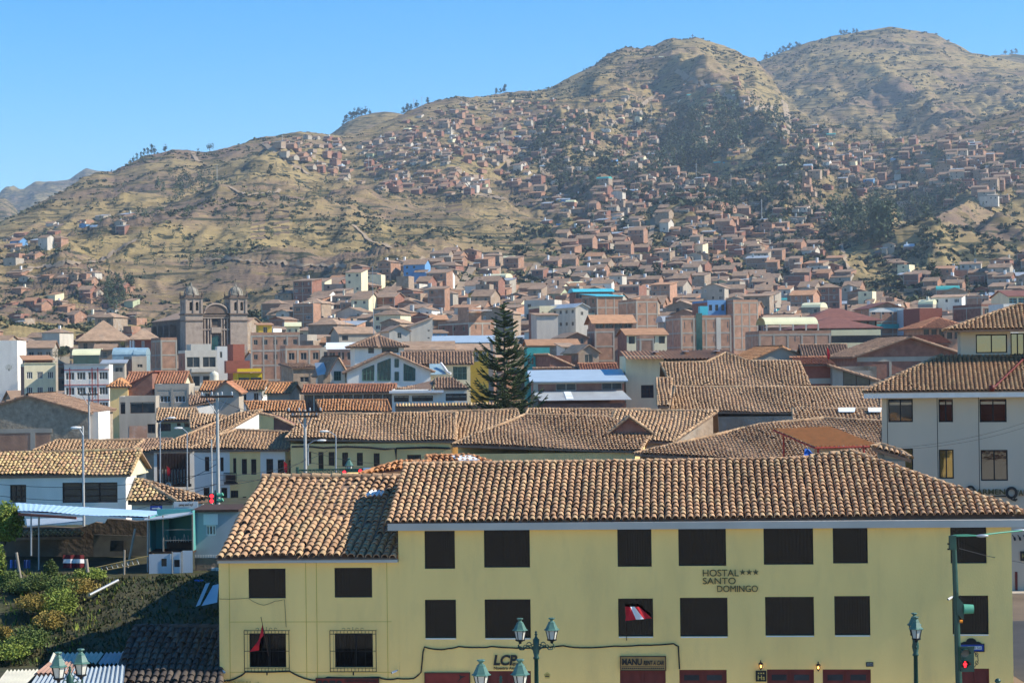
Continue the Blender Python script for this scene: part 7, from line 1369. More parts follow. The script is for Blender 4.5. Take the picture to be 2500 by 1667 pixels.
TM = {'euca': [tree_mesh('euca', s) for s in (1, 2, 3)], 'round': [tree_mesh('round', s) for s in (4, 5, 6)], 'cone': [tree_mesh('cone', s) for s in (7, 8)]}
rt = random.Random(9)
def tree(kind, p, h, label, group, wide=1.):
    o = put('tree', rt.choice(TM[kind]), None, p); o.scale = (h * wide, h * wide, h); o.rotation_euler = (0, 0, rt.uniform(0, 6.28)); return tag(o, label, 'tree', group)
def hill_at(px, py):
    best = None
    for s_ in (SPUR, BLUFF, MAIN, KNOLL, PEAK):
        if s_.px[0] <= px <= s_.px[-1]:
            q = s_.at(px, py)
            if q and (best is None or q.y < best.y): best = q
    return best
def sky_tree(kind, px, hpx, label, group, sheet=MAIN, dy=2, wide=1.):
    py = float(np.interp(px, sheet.rp, sheet.ry)) + dy; Y = float(sheet.ridge_Y(px)); p = P(px, py, Y); p.z = float(sheet.z(px, Y)) - .4; tree(kind, p, hpx * Y / F, label, group, wide)
for px, h in ((318, 16), (326, 18), (334, 20), (345, 18), (352, 22), (360, 20), (370, 28), (378, 22)): sky_tree('euca', px, h, 'slender tree in the row on the left ridge line', 'trees in a row on the left ridge')
sky_tree('euca', 404, 22, 'pair of pale trees standing alone on the left ridge', None, wide=1.2); sky_tree('round', 512, 27, 'round crowned tree standing alone on the left skyline', None); sky_tree('round', 483, 10, 'small shrub like tree left of the round skyline tree', None); sky_tree('euca', 272, 9, 'tiny tree on the far left ridge', None)
for px, h in ((838, 16), (846, 24), (855, 26), (866, 30), (875, 28), (884, 22), (893, 24), (903, 14)): sky_tree('euca', px, h, 'dark tree in the grove on the small hill skyline', 'grove on the small hill', KNOLL, 6, 1.3)
for px, h in ((985, 22), (995, 26), (1004, 18), (1018, 22), (1044, 18), (1212, 18), (1222, 16), (1233, 24), (1340, 8), (1425, 10), (1457, 12), (1482, 9)): sky_tree('euca', px, h, 'dark tree on the middle skyline ridge', 'trees on the middle skyline', wide=1.25)
for px in range(1872, 1960, 8): sky_tree('euca', px, rt.uniform(12, 22), 'dark tree in the skyline wood left of the rounded mountain', 'wood on the mountain shoulder', PEAK, 4, 1.5)
for px in (2052, 2060, 2068, 2084, 2092): sky_tree('euca', px, rt.uniform(10, 18), 'dark tree on top of the rounded mountain', 'trees on the mountain top', PEAK, 4, 1.4)
for px in (2455, 2470, 2480): sky_tree('euca', px, 14, 'tiny tree at the right skyline edge', 'trees at the right skyline', FARR, 3, 1.6)
for px, py, h, k, l in ((1230, 445, 28, 'euca', 'dark tree beside the crest houses left of the stepped street'), (1265, 440, 26, 'euca', 'dark tree on the crest right of the white house'), (1344, 435, 42, 'round', 'big round tree on the middle crest'), (1330, 372, 34, 'euca', 'tall thin tree on the reddish gully slope'), (1532, 492, 40, 'euca', 'tall tree before the crest school building'), (1574, 492, 36, 'euca', 'second tall tree right of the crest school'), (1714, 510, 38, 'euca', 'tall poplar like tree at the white terraced building'), (1425, 605, 44, 'round', 'wide dark tree among the brick terraces'), (1445, 612, 36, 'round', 'dark bushy tree below the brick terraces'), (1603, 690, 52, 'euca', 'tall tree in the dense brick quarter at centre right'),
                        (1019, 470, 18, 'round', 'small round tree on the grassy crest'), (660, 430, 30, 'euca', 'lone tree on the left grassy slope'), (2278, 708, 72, 'euca', 'tall light green tree below the bare bluff'), (2265, 745, 40, 'round', 'bushy green tree at the foot of the bluff'), (2300, 758, 64, 'cone', 'dark pointed conifer at the right behind the brick houses'), (2360, 722, 56, 'cone', 'second dark conifer right of the pointed one'), (2230, 752, 36, 'round', 'grey green tree left of the pointed conifers'), (2490, 665, 40, 'round', 'tree at the right frame edge'), (2394, 740, 30, 'round', 'green tree before the pink dome house'), (2398, 435, 36, 'euca', 'tall tree beside the concrete blocks at the upper right'), (255, 755, 22, 'euca', 'tall trees in the shady gully at the left'), (272, 750, 20, 'euca', 'second tree in the shady gully')):
    q = hill_at(px, py)
    if q: tree(k, q - Vector((0, 0, .5)), h * q.y / F, l, None, 1.4 if k == 'euca' else 1.2)
for px, py, Y, h, m, l in ((640, 972, 275, 40, 'leaf_mid', 'feathery green tree among the orange roofs'), (136, 872, 440, 26, 'leaf_dark', 'grey green tree beside the tan school'), (148, 876, 430, 40, 'leaf_dark', 'dark tree left of the tan school'), (130, 895, 420, 22, 'leaf_mid', 'green bush above the cream apartments'), (22, 905, 400, 20, 'leaf_mid', 'bush below the white modern block'), (232, 868, 405, 18, 'leaf_mid', 'small shrub beside the greenhouse'), (300, 845, 430, 14, 'leaf_bright', 'bright hedge above the greenhouse'), (2310, 812, 328, 14, 'leaf_bright', 'yellow flowering bush on the timber gallery'), (60, 880, 420, 18, 'leaf_mid', 'hedge below the grey school')):
    p = P(px, py, Y); bush(l, p.x, Y, h * 1.3 * Y / F, h * Y / F, m, 420, h * .03 * Y / F * .9, None, p.z, 'tree' if h > 24 else 'bush')

# ------------------------------------------------------------------ scrub, groves, tracks and terrace walls on the hills
def in_poly(x, y, pg):
    c = False; j = len(pg) - 1
    for i in range(len(pg)):
        if (pg[i][1] > y) != (pg[j][1] > y) and x < (pg[j][0] - pg[i][0]) * (y - pg[i][1]) / (pg[j][1] - pg[i][1]) + pg[i][0]: c = not c
        j = i
    return c
GREEN = [(1300, 300), (1560, 250), (1950, 280), (2010, 400), (2000, 520), (1880, 560), (1600, 500), (1300, 450)]
def scatter(sheet, N, seed, size, dens, t0=.12, thr=.02, p0=-60, p1=2560):
    g = np.random.default_rng(seed); px = g.uniform(max(p0, sheet.px[0]), min(p1, sheet.px[-1]), N); t = g.uniform(t0, 1, N); Y = sheet.foot_Y(px) + (sheet.ridge_Y(px) - sheet.foot_Y(px)) * t
    X = (px - CX) / F * Y; n = fbm(X / 70, Y / 22, 77, 4) + .5 * fbm(X / 300, Y / 200, 78, 3); out = []
    Z = sheet.z(px, Y); u = g.uniform(0, 1, N)
    for i in range(N):
        pp = proj((X[i], Y[i], Z[i])); gr_ = in_poly(pp[0], pp[1], GREEN)
        if n[i] > thr - (.36 if gr_ else 0) or u[i] < .06: out.append((X[i], Y[i], Z[i], size * g.uniform(.5, 1.35) * (1.5 if gr_ and u[i] > .6 else 1)))
    return out
def scrub_object(name, label, pts, quads=9, m=('leaf_dark', 'leaf_mid')):
    g = np.random.default_rng(5); Vs = []; N = len(pts); P_ = np.array(pts); k = quads
    d = g.normal(size=(N, k, 3)); d /= np.linalg.norm(d, axis=2)[..., None]; d[..., 2] = np.abs(d[..., 2]); s = P_[:, 3][:, None, None]
    c = P_[:, None, :3] + d * s * np.array([1.25, 1., .65]) * g.uniform(.3, 1, (N, k, 1)) + np.array([0, 0, .15]) * s
    a = g.normal(size=(N, k, 3)); a /= np.linalg.norm(a, axis=2)[..., None]; b = np.cross(a, g.normal(size=(N, k, 3))); b /= np.linalg.norm(b, axis=2)[..., None] + 1e-9; a *= s * .55; b *= s * .45
    v = np.stack([c - a, c + b, c + a, c - b], 2).reshape(-1, 3); f = np.arange(len(v)).reshape(-1, 4)
    me = bpy.data.meshes.new(name); me.vertices.add(len(v)); me.vertices.foreach_set('co', v.ravel()); me.loops.add(f.size); me.loops.foreach_set('vertex_index', f.ravel().astype(np.int32)); me.polygons.add(len(f)); me.polygons.foreach_set('loop_start', np.arange(0, f.size, 4, dtype=np.int32)); me.polygons.foreach_set('loop_total', np.full(len(f), 4, dtype=np.int32))
    for x in m: me.materials.append(MATS[x])
    me.polygons.foreach_set('material_index', np.repeat((g.uniform(0, 1, N) > .72).astype(np.int32), k)); me.update(calc_edges=True)
    return tag(put(name, me), label, 'scrub', None, 'stuff')
mat('scrub_leaf', (.060, .072, .036), rough=.8, var=.5, scale=.05)
mat('scrub_light', (.13, .125, .055), rough=.8, var=.5, scale=.05)
scrub_object('scrub', 'dark scrub and bushes dotted over the grassy hillside', scatter(MAIN, 30000, 1, 1.6, 1, .22, .15), 8, ('scrub_leaf', 'scrub_light'))
scrub_object('scrub', 'denser green bushes over the middle slopes', [q for q in scatter(MAIN, 26000, 8, 2.0, 1, .3, .12, 1250, 2520) if in_poly(*proj(q[:3]), GREEN) or q[3] > 2.2], 8, ('scrub_leaf', 'leaf_dark'))
scrub_object('scrub', 'bushes over the rounded mountain', scatter(PEAK, 7000, 2, 3.0, 1, .05, .12), 7, ('scrub_leaf', 'scrub_light'))
scrub_object('scrub', 'bushes on the bare bluff and spur', scatter(BLUFF, 1400, 3, 1.3, 1, .05, .12) + scatter(SPUR, 900, 4, 1.2, 1, .05, .12), 8, ('scrub_leaf', 'scrub_light'))
mat('wood_leaf', (.075, .10, .052), rough=.8, var=.45, scale=.06)
def grove(name, label, poly, N, h, seed):
    g = random.Random(seed); xs = [p[0] for p in poly]; ys = [p[1] for p in poly]; b = MB(); n = 0
    while n < N:
        x, y = g.uniform(min(xs), max(xs)), g.uniform(min(ys), max(ys)); n += 1
        if not in_poly(x, y, poly): continue
        q = hill_at(x, y)
        if not q: continue
        hh = h * g.uniform(.55, 1.35); wd_ = g.uniform(.17, .26)
        leaf_cloud(b, (q.x, q.y, q.z + hh * .42), (hh * wd_, hh * wd_, hh * .40), 34, hh * .085); leaf_cloud(b, (q.x, q.y, q.z + hh * .82), (hh * wd_ * .55, hh * wd_ * .55, hh * .22), 16, hh * .07)
    return tag(b.build(name, 'wood_leaf'), label, 'wood', None, 'stuff')
grove('eucalyptus_wood', 'dark wood on the slope below the mountain saddle', [(1632, 350), (1690, 285), (1760, 262), (1835, 275), (1905, 268), (1900, 320), (1840, 330), (1790, 380), (1700, 430), (1640, 420), (1600, 440), (1580, 410)], 470, 15, 1)
grove('eucalyptus_wood', 'dark trees in the ravine left of the bare bluff', [(2010, 540), (2060, 510), (2140, 520), (2200, 560), (2180, 590), (2130, 610), (2100, 590), (2040, 575)], 190, 13, 2)
grove('eucalyptus_wood', 'trees on the shoulder above the bluff', [(2180, 520), (2280, 490), (2360, 450), (2350, 480), (2260, 540), (2200, 560)], 160, 11, 3)
grove('eucalyptus_wood', 'dark trees filling the left gully', [(262, 690), (320, 690), (330, 720), (285, 770), (250, 775)], 120, 6, 4)
grove('eucalyptus_wood', 'trees along the shaded belt on the left slope', [(380, 460), (470, 430), (560, 440), (480, 490), (390, 500)], 90, 8, 5)
grove('scattered_trees', 'scattered small trees over the green middle slopes', GREEN, 700, 6.5, 6)
grove('scattered_trees', 'scattered trees and tall bushes over the right hillside', [(1950, 300), (2500, 300), (2500, 520), (2050, 500)], 330, 6, 7)
grove('scattered_trees', 'scattered trees on the left grassy slope', [(60, 600), (400, 400), (640, 400), (860, 460), (860, 560), (400, 680), (60, 760)], 210, 5.5, 8)
def track(label, pts, wd, m='track_dirt'):
    q = []
    for a, c in zip(pts[:-1], pts[1:]):
        n = max(2, int(math.hypot(c[0] - a[0], c[1] - a[1]) / 6))
        for k in range(n): h = hill_at(a[0] + (c[0] - a[0]) * k / n, a[1] + (c[1] - a[1]) * k / n); q += [h] if h else []
    if len(q) < 3: return
    b = MB(); vs = []
    for i, p in enumerate(q):
        d = q[min(i + 1, len(q) - 1)] - q[max(i - 1, 0)]; d.z = 0; d = d.normalized() if d.length > 0 else Vector((1, 0, 0)); s_ = Vector((-d.y, d.x, 0)) * wd / 2
        for v in (p + s_, p - s_): vs.append((v.x, v.y, float(max(MAIN.z(CX + v.x / v.y * F, v.y), -99)) + .7 if p.z - float(MAIN.z(CX + p.x / p.y * F, p.y)) < 1 else p.z + .7))
    b.add(vs, [(2 * i, 2 * i + 1, 2 * i + 3, 2 * i + 2) for i in range(len(q) - 1)], 0, True); tag(struct(b.build('path', m)), label, None)
for i, (pts, wd) in enumerate((([(640, 350), (700, 395), (760, 430)], 5), ([(470, 375), (482, 395), (500, 400)], 4), ([(860, 550), (900, 590), (960, 610)], 2.5), ([(450, 640), (560, 636), (700, 650), (850, 655)], 2), ([(330, 590), (250, 640), (60, 660)], 2.5), ([(1120, 470), (1180, 480), (1240, 490)], 5), ([(1220, 300), (1235, 380), (1250, 420)], 5), ([(1325, 380), (1335, 440)], 9), ([(1650, 180), (1760, 230), (1830, 275), (1900, 262)], 4), ([(1915, 250), (1925, 300), (1915, 330)], 8), ([(1500, 305), (1560, 262), (1620, 225)], 4), ([(930, 742), (985, 690), (1045, 632)], 5), ([(1108, 742), (1135, 690), (1160, 645)], 4), ([(1262, 738), (1290, 690), (1316, 642)], 5), ([(1585, 612), (1592, 560), (1602, 515)], 3), ([(1455, 600), (1448, 545), (1440, 520)], 2.5), ([(560, 460), (600, 480), (690, 470)], 2.5), ([(2045, 590), (2070, 650), (2090, 690)], 2.5))):
    track('earth track or stepped lane climbing the hillside', pts, wd if i not in (11, 12, 13) else 4, 'track_dirt')
for x0, x1, ys in ((612, 647, (528, 539, 550, 562, 573, 584)), (668, 706, (520, 533, 546, 559, 571)), (1088, 1128, (480, 492, 503, 515))):
    for y in ys:
        a, c = hill_at(x0, y + 4), hill_at(x1, y)
        if a and c:
            b = MB(); b.add([a - Vector((0, 0, .5)), c - Vector((0, 0, .5)), c + Vector((0, 0, 1.3)), a + Vector((0, 0, 1.3)), a + Vector((0, 1, -.5)), c + Vector((0, 1, -.5)), c + Vector((0, 1, 1.3)), a + Vector((0, 1, 1.3))], [(0, 1, 2, 3), (4, 7, 6, 5), (3, 2, 6, 7), (0, 3, 7, 4), (1, 5, 6, 2)]); side = 'left column' if x0 < 650 else 'right column' if x0 < 800 else 'group near the crest'
            tag(b.build('terrace_wall', 'dark_adobe'), 'low earth terrace wall in the %s on the grassy slope' % side, 'wall', 'terrace walls, %s' % side)

# ------------------------------------------------------------------ the rest of the town and the hillside houses
rh = random.Random(21); SPEC = []
WALLS = [('brick', 'brick', 9), ('brown adobe', 'adobe', 6), ('grey concrete', 'concrete', 3), ('cream', 'cream_plaster', .9), ('white', 'white_plaster', .8), ('dark brick', 'dark_brick', 2.5), ('pale concrete', 'concrete_pale', 1.2), ('ochre', 'ochre_plaster', .3), ('blue', 'blue_paint', .15), ('green', 'green_plaster', .3)]
FARW = [(a, b, c * (.35 if b in ('white_plaster', 'cream_plaster', 'blue_paint', 'ochre_plaster', 'green_plaster') else 2.6 if b == 'dark_brick' else 1)) for a, b, c in WALLS]
def pick(l): return rh.choices(l, [x[-1] for x in l])[0]
ROOFS = [('flat', 'flat', None, 4), ('brown tiled gable', 'gx', 'clay_far', 6), ('brown end gable', 'gy', 'clay_far', 3), ('rust shed', 'shed', 'clay_orange', .7), ('brown shed', 'shed', 'clay_far', 3), ('metal shed', 'shed', 'zinc', .9), ('rust gable', 'gx', 'clay_orange', .7), ('barrel plastic', 'bx', 'cream_sheet', .14), ('teal vault', 'bx', 'teal_net', .1), ('blue vault', 'bx', 'zinc_blue', .1), ('brown hip', 'hip', 'clay_far', 1.5)]
SPURP = [(1985, 560), (2030, 545), (2085, 585), (2140, 650), (2215, 745), (2120, 750), (2075, 680)]
BLUFP = [(2190, 650), (2215, 596), (2370, 492), (2450, 530), (2520, 650), (2380, 665), (2260, 690)]
LANES = [[(930, 742), (985, 690), (1045, 632)], [(1108, 742), (1135, 690), (1160, 645)], [(1262, 738), (1290, 690), (1316, 642)], [(1585, 612), (1592, 560), (1602, 515)]]
def lane_x(px, py):
    for l in LANES:
        if l[-1][1] < py < l[0][1] + 6:
            yield float(np.interp(py, [p[1] for p in l][::-1], [p[0] for p in l][::-1]))
def spec(X, Y, z, w_, d, h, rz, far=False):
    px = CX + X / Y * F; pt_ = proj((X, Y, z + h + 1)); pb = proj((X + w_, Y, z))
    if px < -80 or px > 2560: return
    x0, x1 = px, px + w_ / Y * F
    if in_poly((x0 + x1) / 2, pb[1] - 6, SPURP) or (in_poly((x0 + x1) / 2, pb[1] - 6, BLUFP) and rh.random() < .9): return
    if any(x0 - 7 < lx < x1 + 9 for lx in lane_x(px, pb[1])): return
    for a, c, top, vis, hy in HERO:
        if x1 > a - 3 and x0 < c + 3:
            if Y < hy + 1 and pt_[1] < vis - 1: return
            if abs(Y - hy) < 15 + (d if Y < hy else 0): return
    SPEC.append(dict(X=X, Y=Y, z=z, w=w_, d=d, h=h, rz=rz, wall=pick(WALLS if not far else FARW), roof=pick(ROOFS), px=px, py=pt_[1], s=w_ * h / Y ** 2))
Y = 246.
while Y < 905:
    x = -.29 * Y - rh.uniform(0, 10)
    while x < .27 * Y:
        px = CX + x / Y * F; w_ = rh.uniform(5, 10.5); low = px < 640 and Y > 560
        if not (px < 640 and Y > (690 if px < 400 else 640)) and not (px < 430 and Y > 545 and rh.random() < .6) and not (rh.random() < .08) and not (2130 < px < 2260 and Y > 760):
            st = rh.choices([1, 2, 3, 4], [4, 5, 2.2, .5] if Y > 330 else [5, 3, .5, 0])[0]; yy = Y + rh.uniform(-6, 6)
            spec(x, yy, town_z(px, yy) - 1, w_, rh.uniform(6, 10), 1 + 2.65 * st + rh.uniform(-.3, .4), (.36 if Y < 545 else -.34) + rh.uniform(-.12, .14))
        x += w_ + rh.choice([.3, .5, 1, 3, 5])
    Y += 13 + Y * .008
def zone(poly, N, wlo, whi, st, rz=-.38, rows=None):
    xs = [p[0] for p in poly]; ys = [p[1] for p in poly]; k = 0; done = []; wlo *= .84; whi *= .84; N = int(N * 1.25)
    for _ in range(N * 8):
        if k >= N: break
        x, y = rh.uniform(min(xs), max(xs)), rh.uniform(min(ys), max(ys))
        if rows: y = round(y / rows) * rows + rh.uniform(-2, 2)
        if not in_poly(x, y, poly): continue
        q = hill_at(x, y)
        if not q: continue
        w_ = rh.uniform(wlo, whi); s_ = F / q.y
        if any(abs(x - a) < .55 * (w_ * s_ + c) and abs(y - b_) < 6 for a, b_, c in done): continue
        done.append((x, y, w_ * s_)); k += 1
        spec(q.x, q.y, q.z - 1.5, w_, rh.uniform(6, 9), 1.0 + 2.3 * rh.choices([1, 2, 3], st)[0] * rh.uniform(.85, 1.1), rz + rh.uniform(-.15, .15), True)
zone([(640, 775), (770, 700), (930, 652), (1100, 618), (1290, 645), (1420, 640), (1700, 612), (1960, 615), (2060, 660), (2130, 740), (2130, 790), (640, 800)], 1000, 6.5, 13, [8, 1.8, .3], -.38, 9)
zone([(1290, 500), (1500, 470), (2000, 520), (2040, 610), (1700, 620), (1370, 620)], 270, 6.5, 12, [8, 1.6, .2])
zone([(1190, 445), (1400, 440), (1700, 470), (1680, 500), (1300, 490)], 80, 7, 13, [7, 2.5, .4])
zone([(860, 360), (1000, 320), (1180, 470), (1100, 480), (920, 470)], 120, 6, 10, [8, 2, .1])
zone([(640, 345), (810, 335), (840, 420), (900, 470), (760, 420), (640, 370)], 36, 6, 10, [8, 1.5, .1])
zone([(960, 300), (1150, 250), (1300, 250), (1500, 330), (1300, 420), (1050, 380)], 110, 6, 10, [8, 1.5, .1])
zone([(1500, 280), (1750, 200), (1900, 300), (2050, 340), (2100, 460), (1700, 470), (1480, 440)], 125, 6, 10, [8, 2, .2])
zone([(1930, 300), (2060, 345), (2300, 360), (2500, 290), (2500, 480), (2300, 470), (2050, 470)], 130, 6.5, 12, [7, 2, .6])
zone([(2200, 380), (2420, 390), (2440, 500), (2180, 520)], 40, 9, 15, [1, 3, 3])
zone([(2180, 680), (2560, 620), (2560, 780), (2250, 780)], 120, 7, 12, [4, 4, 1.2])
zone([(2100, 600), (2270, 640), (2200, 680)], 12, 6, 9, [5, 1, 0])
zone([(0, 560), (70, 570), (150, 530), (120, 600), (40, 680), (0, 680)], 15, 7, 11, [5, 2, .2])
zone([(170, 540), (300, 510), (340, 570), (230, 580)], 7, 7, 11, [5, 2, 0])
zone([(0, 690), (230, 660), (380, 790), (0, 800)], 24, 5, 8, [7, 1, 0])
zone([(1560, 100), (1800, 160), (1800, 250), (1600, 260)], 14, 7, 10, [7, 1, 0])
zone([(1280, 260), (1560, 200), (1950, 320), (1980, 480), (1700, 460), (1300, 450)], 110, 5, 8.5, [8, 1, 0])
zone([(870, 345), (1050, 300), (1300, 330), (1290, 450), (1100, 470), (940, 460)], 70, 5, 8.5, [8, 1, 0])
zone([(1980, 360), (2500, 320), (2500, 470), (2080, 480)], 60, 5.5, 9, [7, 2, .3])
SPEC.sort(key=lambda q: -q['s'])
LM = [(100, 'cream apartments'), (250, 'tan school roof'), (520, 'stone church'), (760, 'white barrel vault'), (950, 'white gable hall'), (1232, 'tall conifer'), (1460, 'turquoise roofed block'), (1750, 'blue house'), (2060, 'maroon hall'), (2240, 'pink house'), (2430, 'grey hotel roofs')]
NW = {1: 'one storey', 2: 'two storey', 3: 'three storey', 4: 'four storey'}
def house_into(b, q, mi, T):
    """walls, roof and dark openings of a small house; mi maps a material to its slot, T places it"""
    w_, d, h = q['w'], q['d'], q['h']; kd = q['roof'][1]; r_ = {'gx': d * .25, 'gy': w_ * .16, 'shed': d * .2, 'hip': min(w_, d) * .2, 'bx': 1.6}.get(kd, 0); ov = .45
    W = mi(q['wall'][1]); R = mi(q['roof'][2] or 'concrete')
    def A(pts, fs, m): b.add([T @ Vector(p) for p in pts], fs, m)
    A([(0, 0, 0), (w_, 0, 0), (w_, d, 0), (0, d, 0), (0, 0, h), (w_, 0, h), (w_, d, h), (0, d, h)], [(0, 1, 5, 4), (1, 2, 6, 5), (2, 3, 7, 6), (3, 0, 4, 7)] + ([(4, 5, 6, 7)] if kd == 'flat' else []), W)
    if kd == 'gx': A([(-ov, -ov, h - .15), (w_ + ov, -ov, h - .15), (w_ + ov, d / 2, h + r_), (-ov, d / 2, h + r_), (w_ + ov, d + ov, h - .15), (-ov, d + ov, h - .15)], [(0, 1, 2, 3), (3, 2, 4, 5)], R); A([(0, 0, h), (0, d, h), (0, d / 2, h + r_ - .05), (w_, 0, h), (w_, d, h), (w_, d / 2, h + r_ - .05)], [(0, 2, 1), (3, 4, 5)], W)
    elif kd == 'gy': A([(-ov, -ov, h - .15), (w_ / 2, -ov, h + r_), (w_ + ov, -ov, h - .15), (-ov, d + ov, h - .15), (w_ / 2, d + ov, h + r_), (w_ + ov, d + ov, h - .15)], [(0, 1, 4, 3), (1, 2, 5, 4)], R); A([(0, 0, h), (w_, 0, h), (w_ / 2, 0, h + r_ - .05)], [(0, 1, 2)], W)
    elif kd == 'shed': A([(-ov, -ov, h), (w_ + ov, -ov, h), (w_ + ov, d + ov, h + r_), (-ov, d + ov, h + r_)], [(0, 1, 2, 3)], R); A([(0, 0, h), (0, d, h), (0, d, h + r_ - .05), (w_, 0, h), (w_, d, h), (w_, d, h + r_ - .05)], [(0, 2, 1), (3, 4, 5)], W)
    elif kd == 'hip': A([(-ov, -ov, h - .1), (w_ + ov, -ov, h - .1), (w_ + ov, d + ov, h - .1), (-ov, d + ov, h - .1), (w_ * .35, d / 2, h + r_), (w_ * .65, d / 2, h + r_)], [(0, 1, 5, 4), (1, 2, 5), (2, 3, 4, 5), (3, 0, 4)], R)
    elif kd == 'bx': A([(x, d / 2 - d / 2 * math.cos(a), h + r_ * math.sin(a)) for a in np.linspace(0, math.pi, 7) for x in (0, w_)], [(2 * i, 2 * i + 2, 2 * i + 3, 2 * i + 1) for i in range(6)] + [(0, 12, 10, 8, 6, 4, 2), (1, 3, 5, 7, 9, 11, 13)], R)
    g0 = random.Random(int(q['X'] * 13))
    if g0.random() < .35: x, y, s_ = g0.uniform(.5, w_ - 1.5), g0.uniform(1, d - 2), g0.uniform(.5, 1.1); M_ = mi(g0.choice(('white_trim', 'tank', 'zinc', 'letter_dark', 'white_sheet'))); A([(x, y, h), (x + s_, y, h), (x + s_, y + s_, h), (x, y + s_, h), (x, y, h + r_ + 1), (x + s_, y, h + r_ + 1), (x + s_, y + s_, h + r_ + 1), (x, y + s_, h + r_ + 1)], [(0, 1, 5, 4), (1, 2, 6, 5), (2, 3, 7, 6), (3, 0, 4, 7), (4, 5, 6, 7)], M_)
    if g0.random() < .3: x0, x1 = (0, w_ * .5) if g0.random() < .5 else (w_ * .55, w_ * 1.2); M_ = mi(g0.choice(('zinc', 'clay_far', 'clay_far', 'rust_sheet', 'concrete'))); A([(x0, -2.6, h * .62), (x1, -2.6, h * .62), (x1, -.02, h * .75), (x0, -.02, h * .75)], [(0, 1, 2, 3)], M_); A([(x0 + .2, -2.3, 0), (x1 - .2, -2.3, 0), (x1 - .2, -2.3, h * .6), (x0 + .2, -2.3, h * .6), (x0 + .2, -.05, 0), (x1 - .2, -.05, 0), (x1 - .2, -.05, h * .6), (x0 + .2, -.05, h * .6)], [(0, 1, 2, 3), (1, 5, 6, 2), (4, 0, 3, 7)], W)
    if q['Y'] < 2100:
        D_ = mi('glass_room'); g = random.Random(int(q['X'] * 7)); st = max(1, int(h / 2.6)); nc = max(1, int(w_ / 3))
        for j in range(st):
            for i in range(nc):
                if g.random() < .45: cx = w_ * (i + .5) / nc; z1 = h - .7 - j * 2.7; A([(cx - .45, -.03, z1 - 1.0), (cx + .45, -.03, z1 - 1.0), (cx + .45, -.03, z1), (cx - .45, -.03, z1)], [(0, 1, 2, 3)], D_)
        if q['wall'][1] in ('brick', 'dark_brick') and h > 5:
            K_ = mi('concrete'); 
            for x in (0, w_ - .3): A([(x, -.02, 0), (x + .3, -.02, 0), (x + .3, -.02, h), (x, -.02, h)], [(0, 1, 2, 3)], K_)
            for j in range(st): z = h - .15 - 2.7 * j; A([(.3, -.02, z - .25), (w_ - .3, -.02, z - .25), (w_ - .3, -.02, z), (.3, -.02, z)], [(0, 1, 2, 3)], K_)
def TM_(q): return Matrix.Translation((q['X'], q['Y'], q['z'])) @ Matrix.Rotation(q['rz'], 4, 'Z')
NIND = 262; ind = SPEC[:NIND]; rest = SPEC[NIND:]; seen = {}
for q in ind:
    st = min(4, max(1, int((q['h'] + .5) / 2.75))); k = min(LM, key=lambda l: abs(l[0] - q['px'])); dx = q['px'] - k[0]
    rel = 'behind the' if abs(dx) < 35 else 'well left of the' if dx < -75 else 'left of the' if dx < 0 else 'well right of the' if dx > 75 else 'right of the'
    q['label'] = '%s %s house, %s roof, %s %s' % (NW[st], q['wall'][0], q['roof'][0], rel, k[1]); seen[q['label']] = seen.get(q['label'], 0) + 1
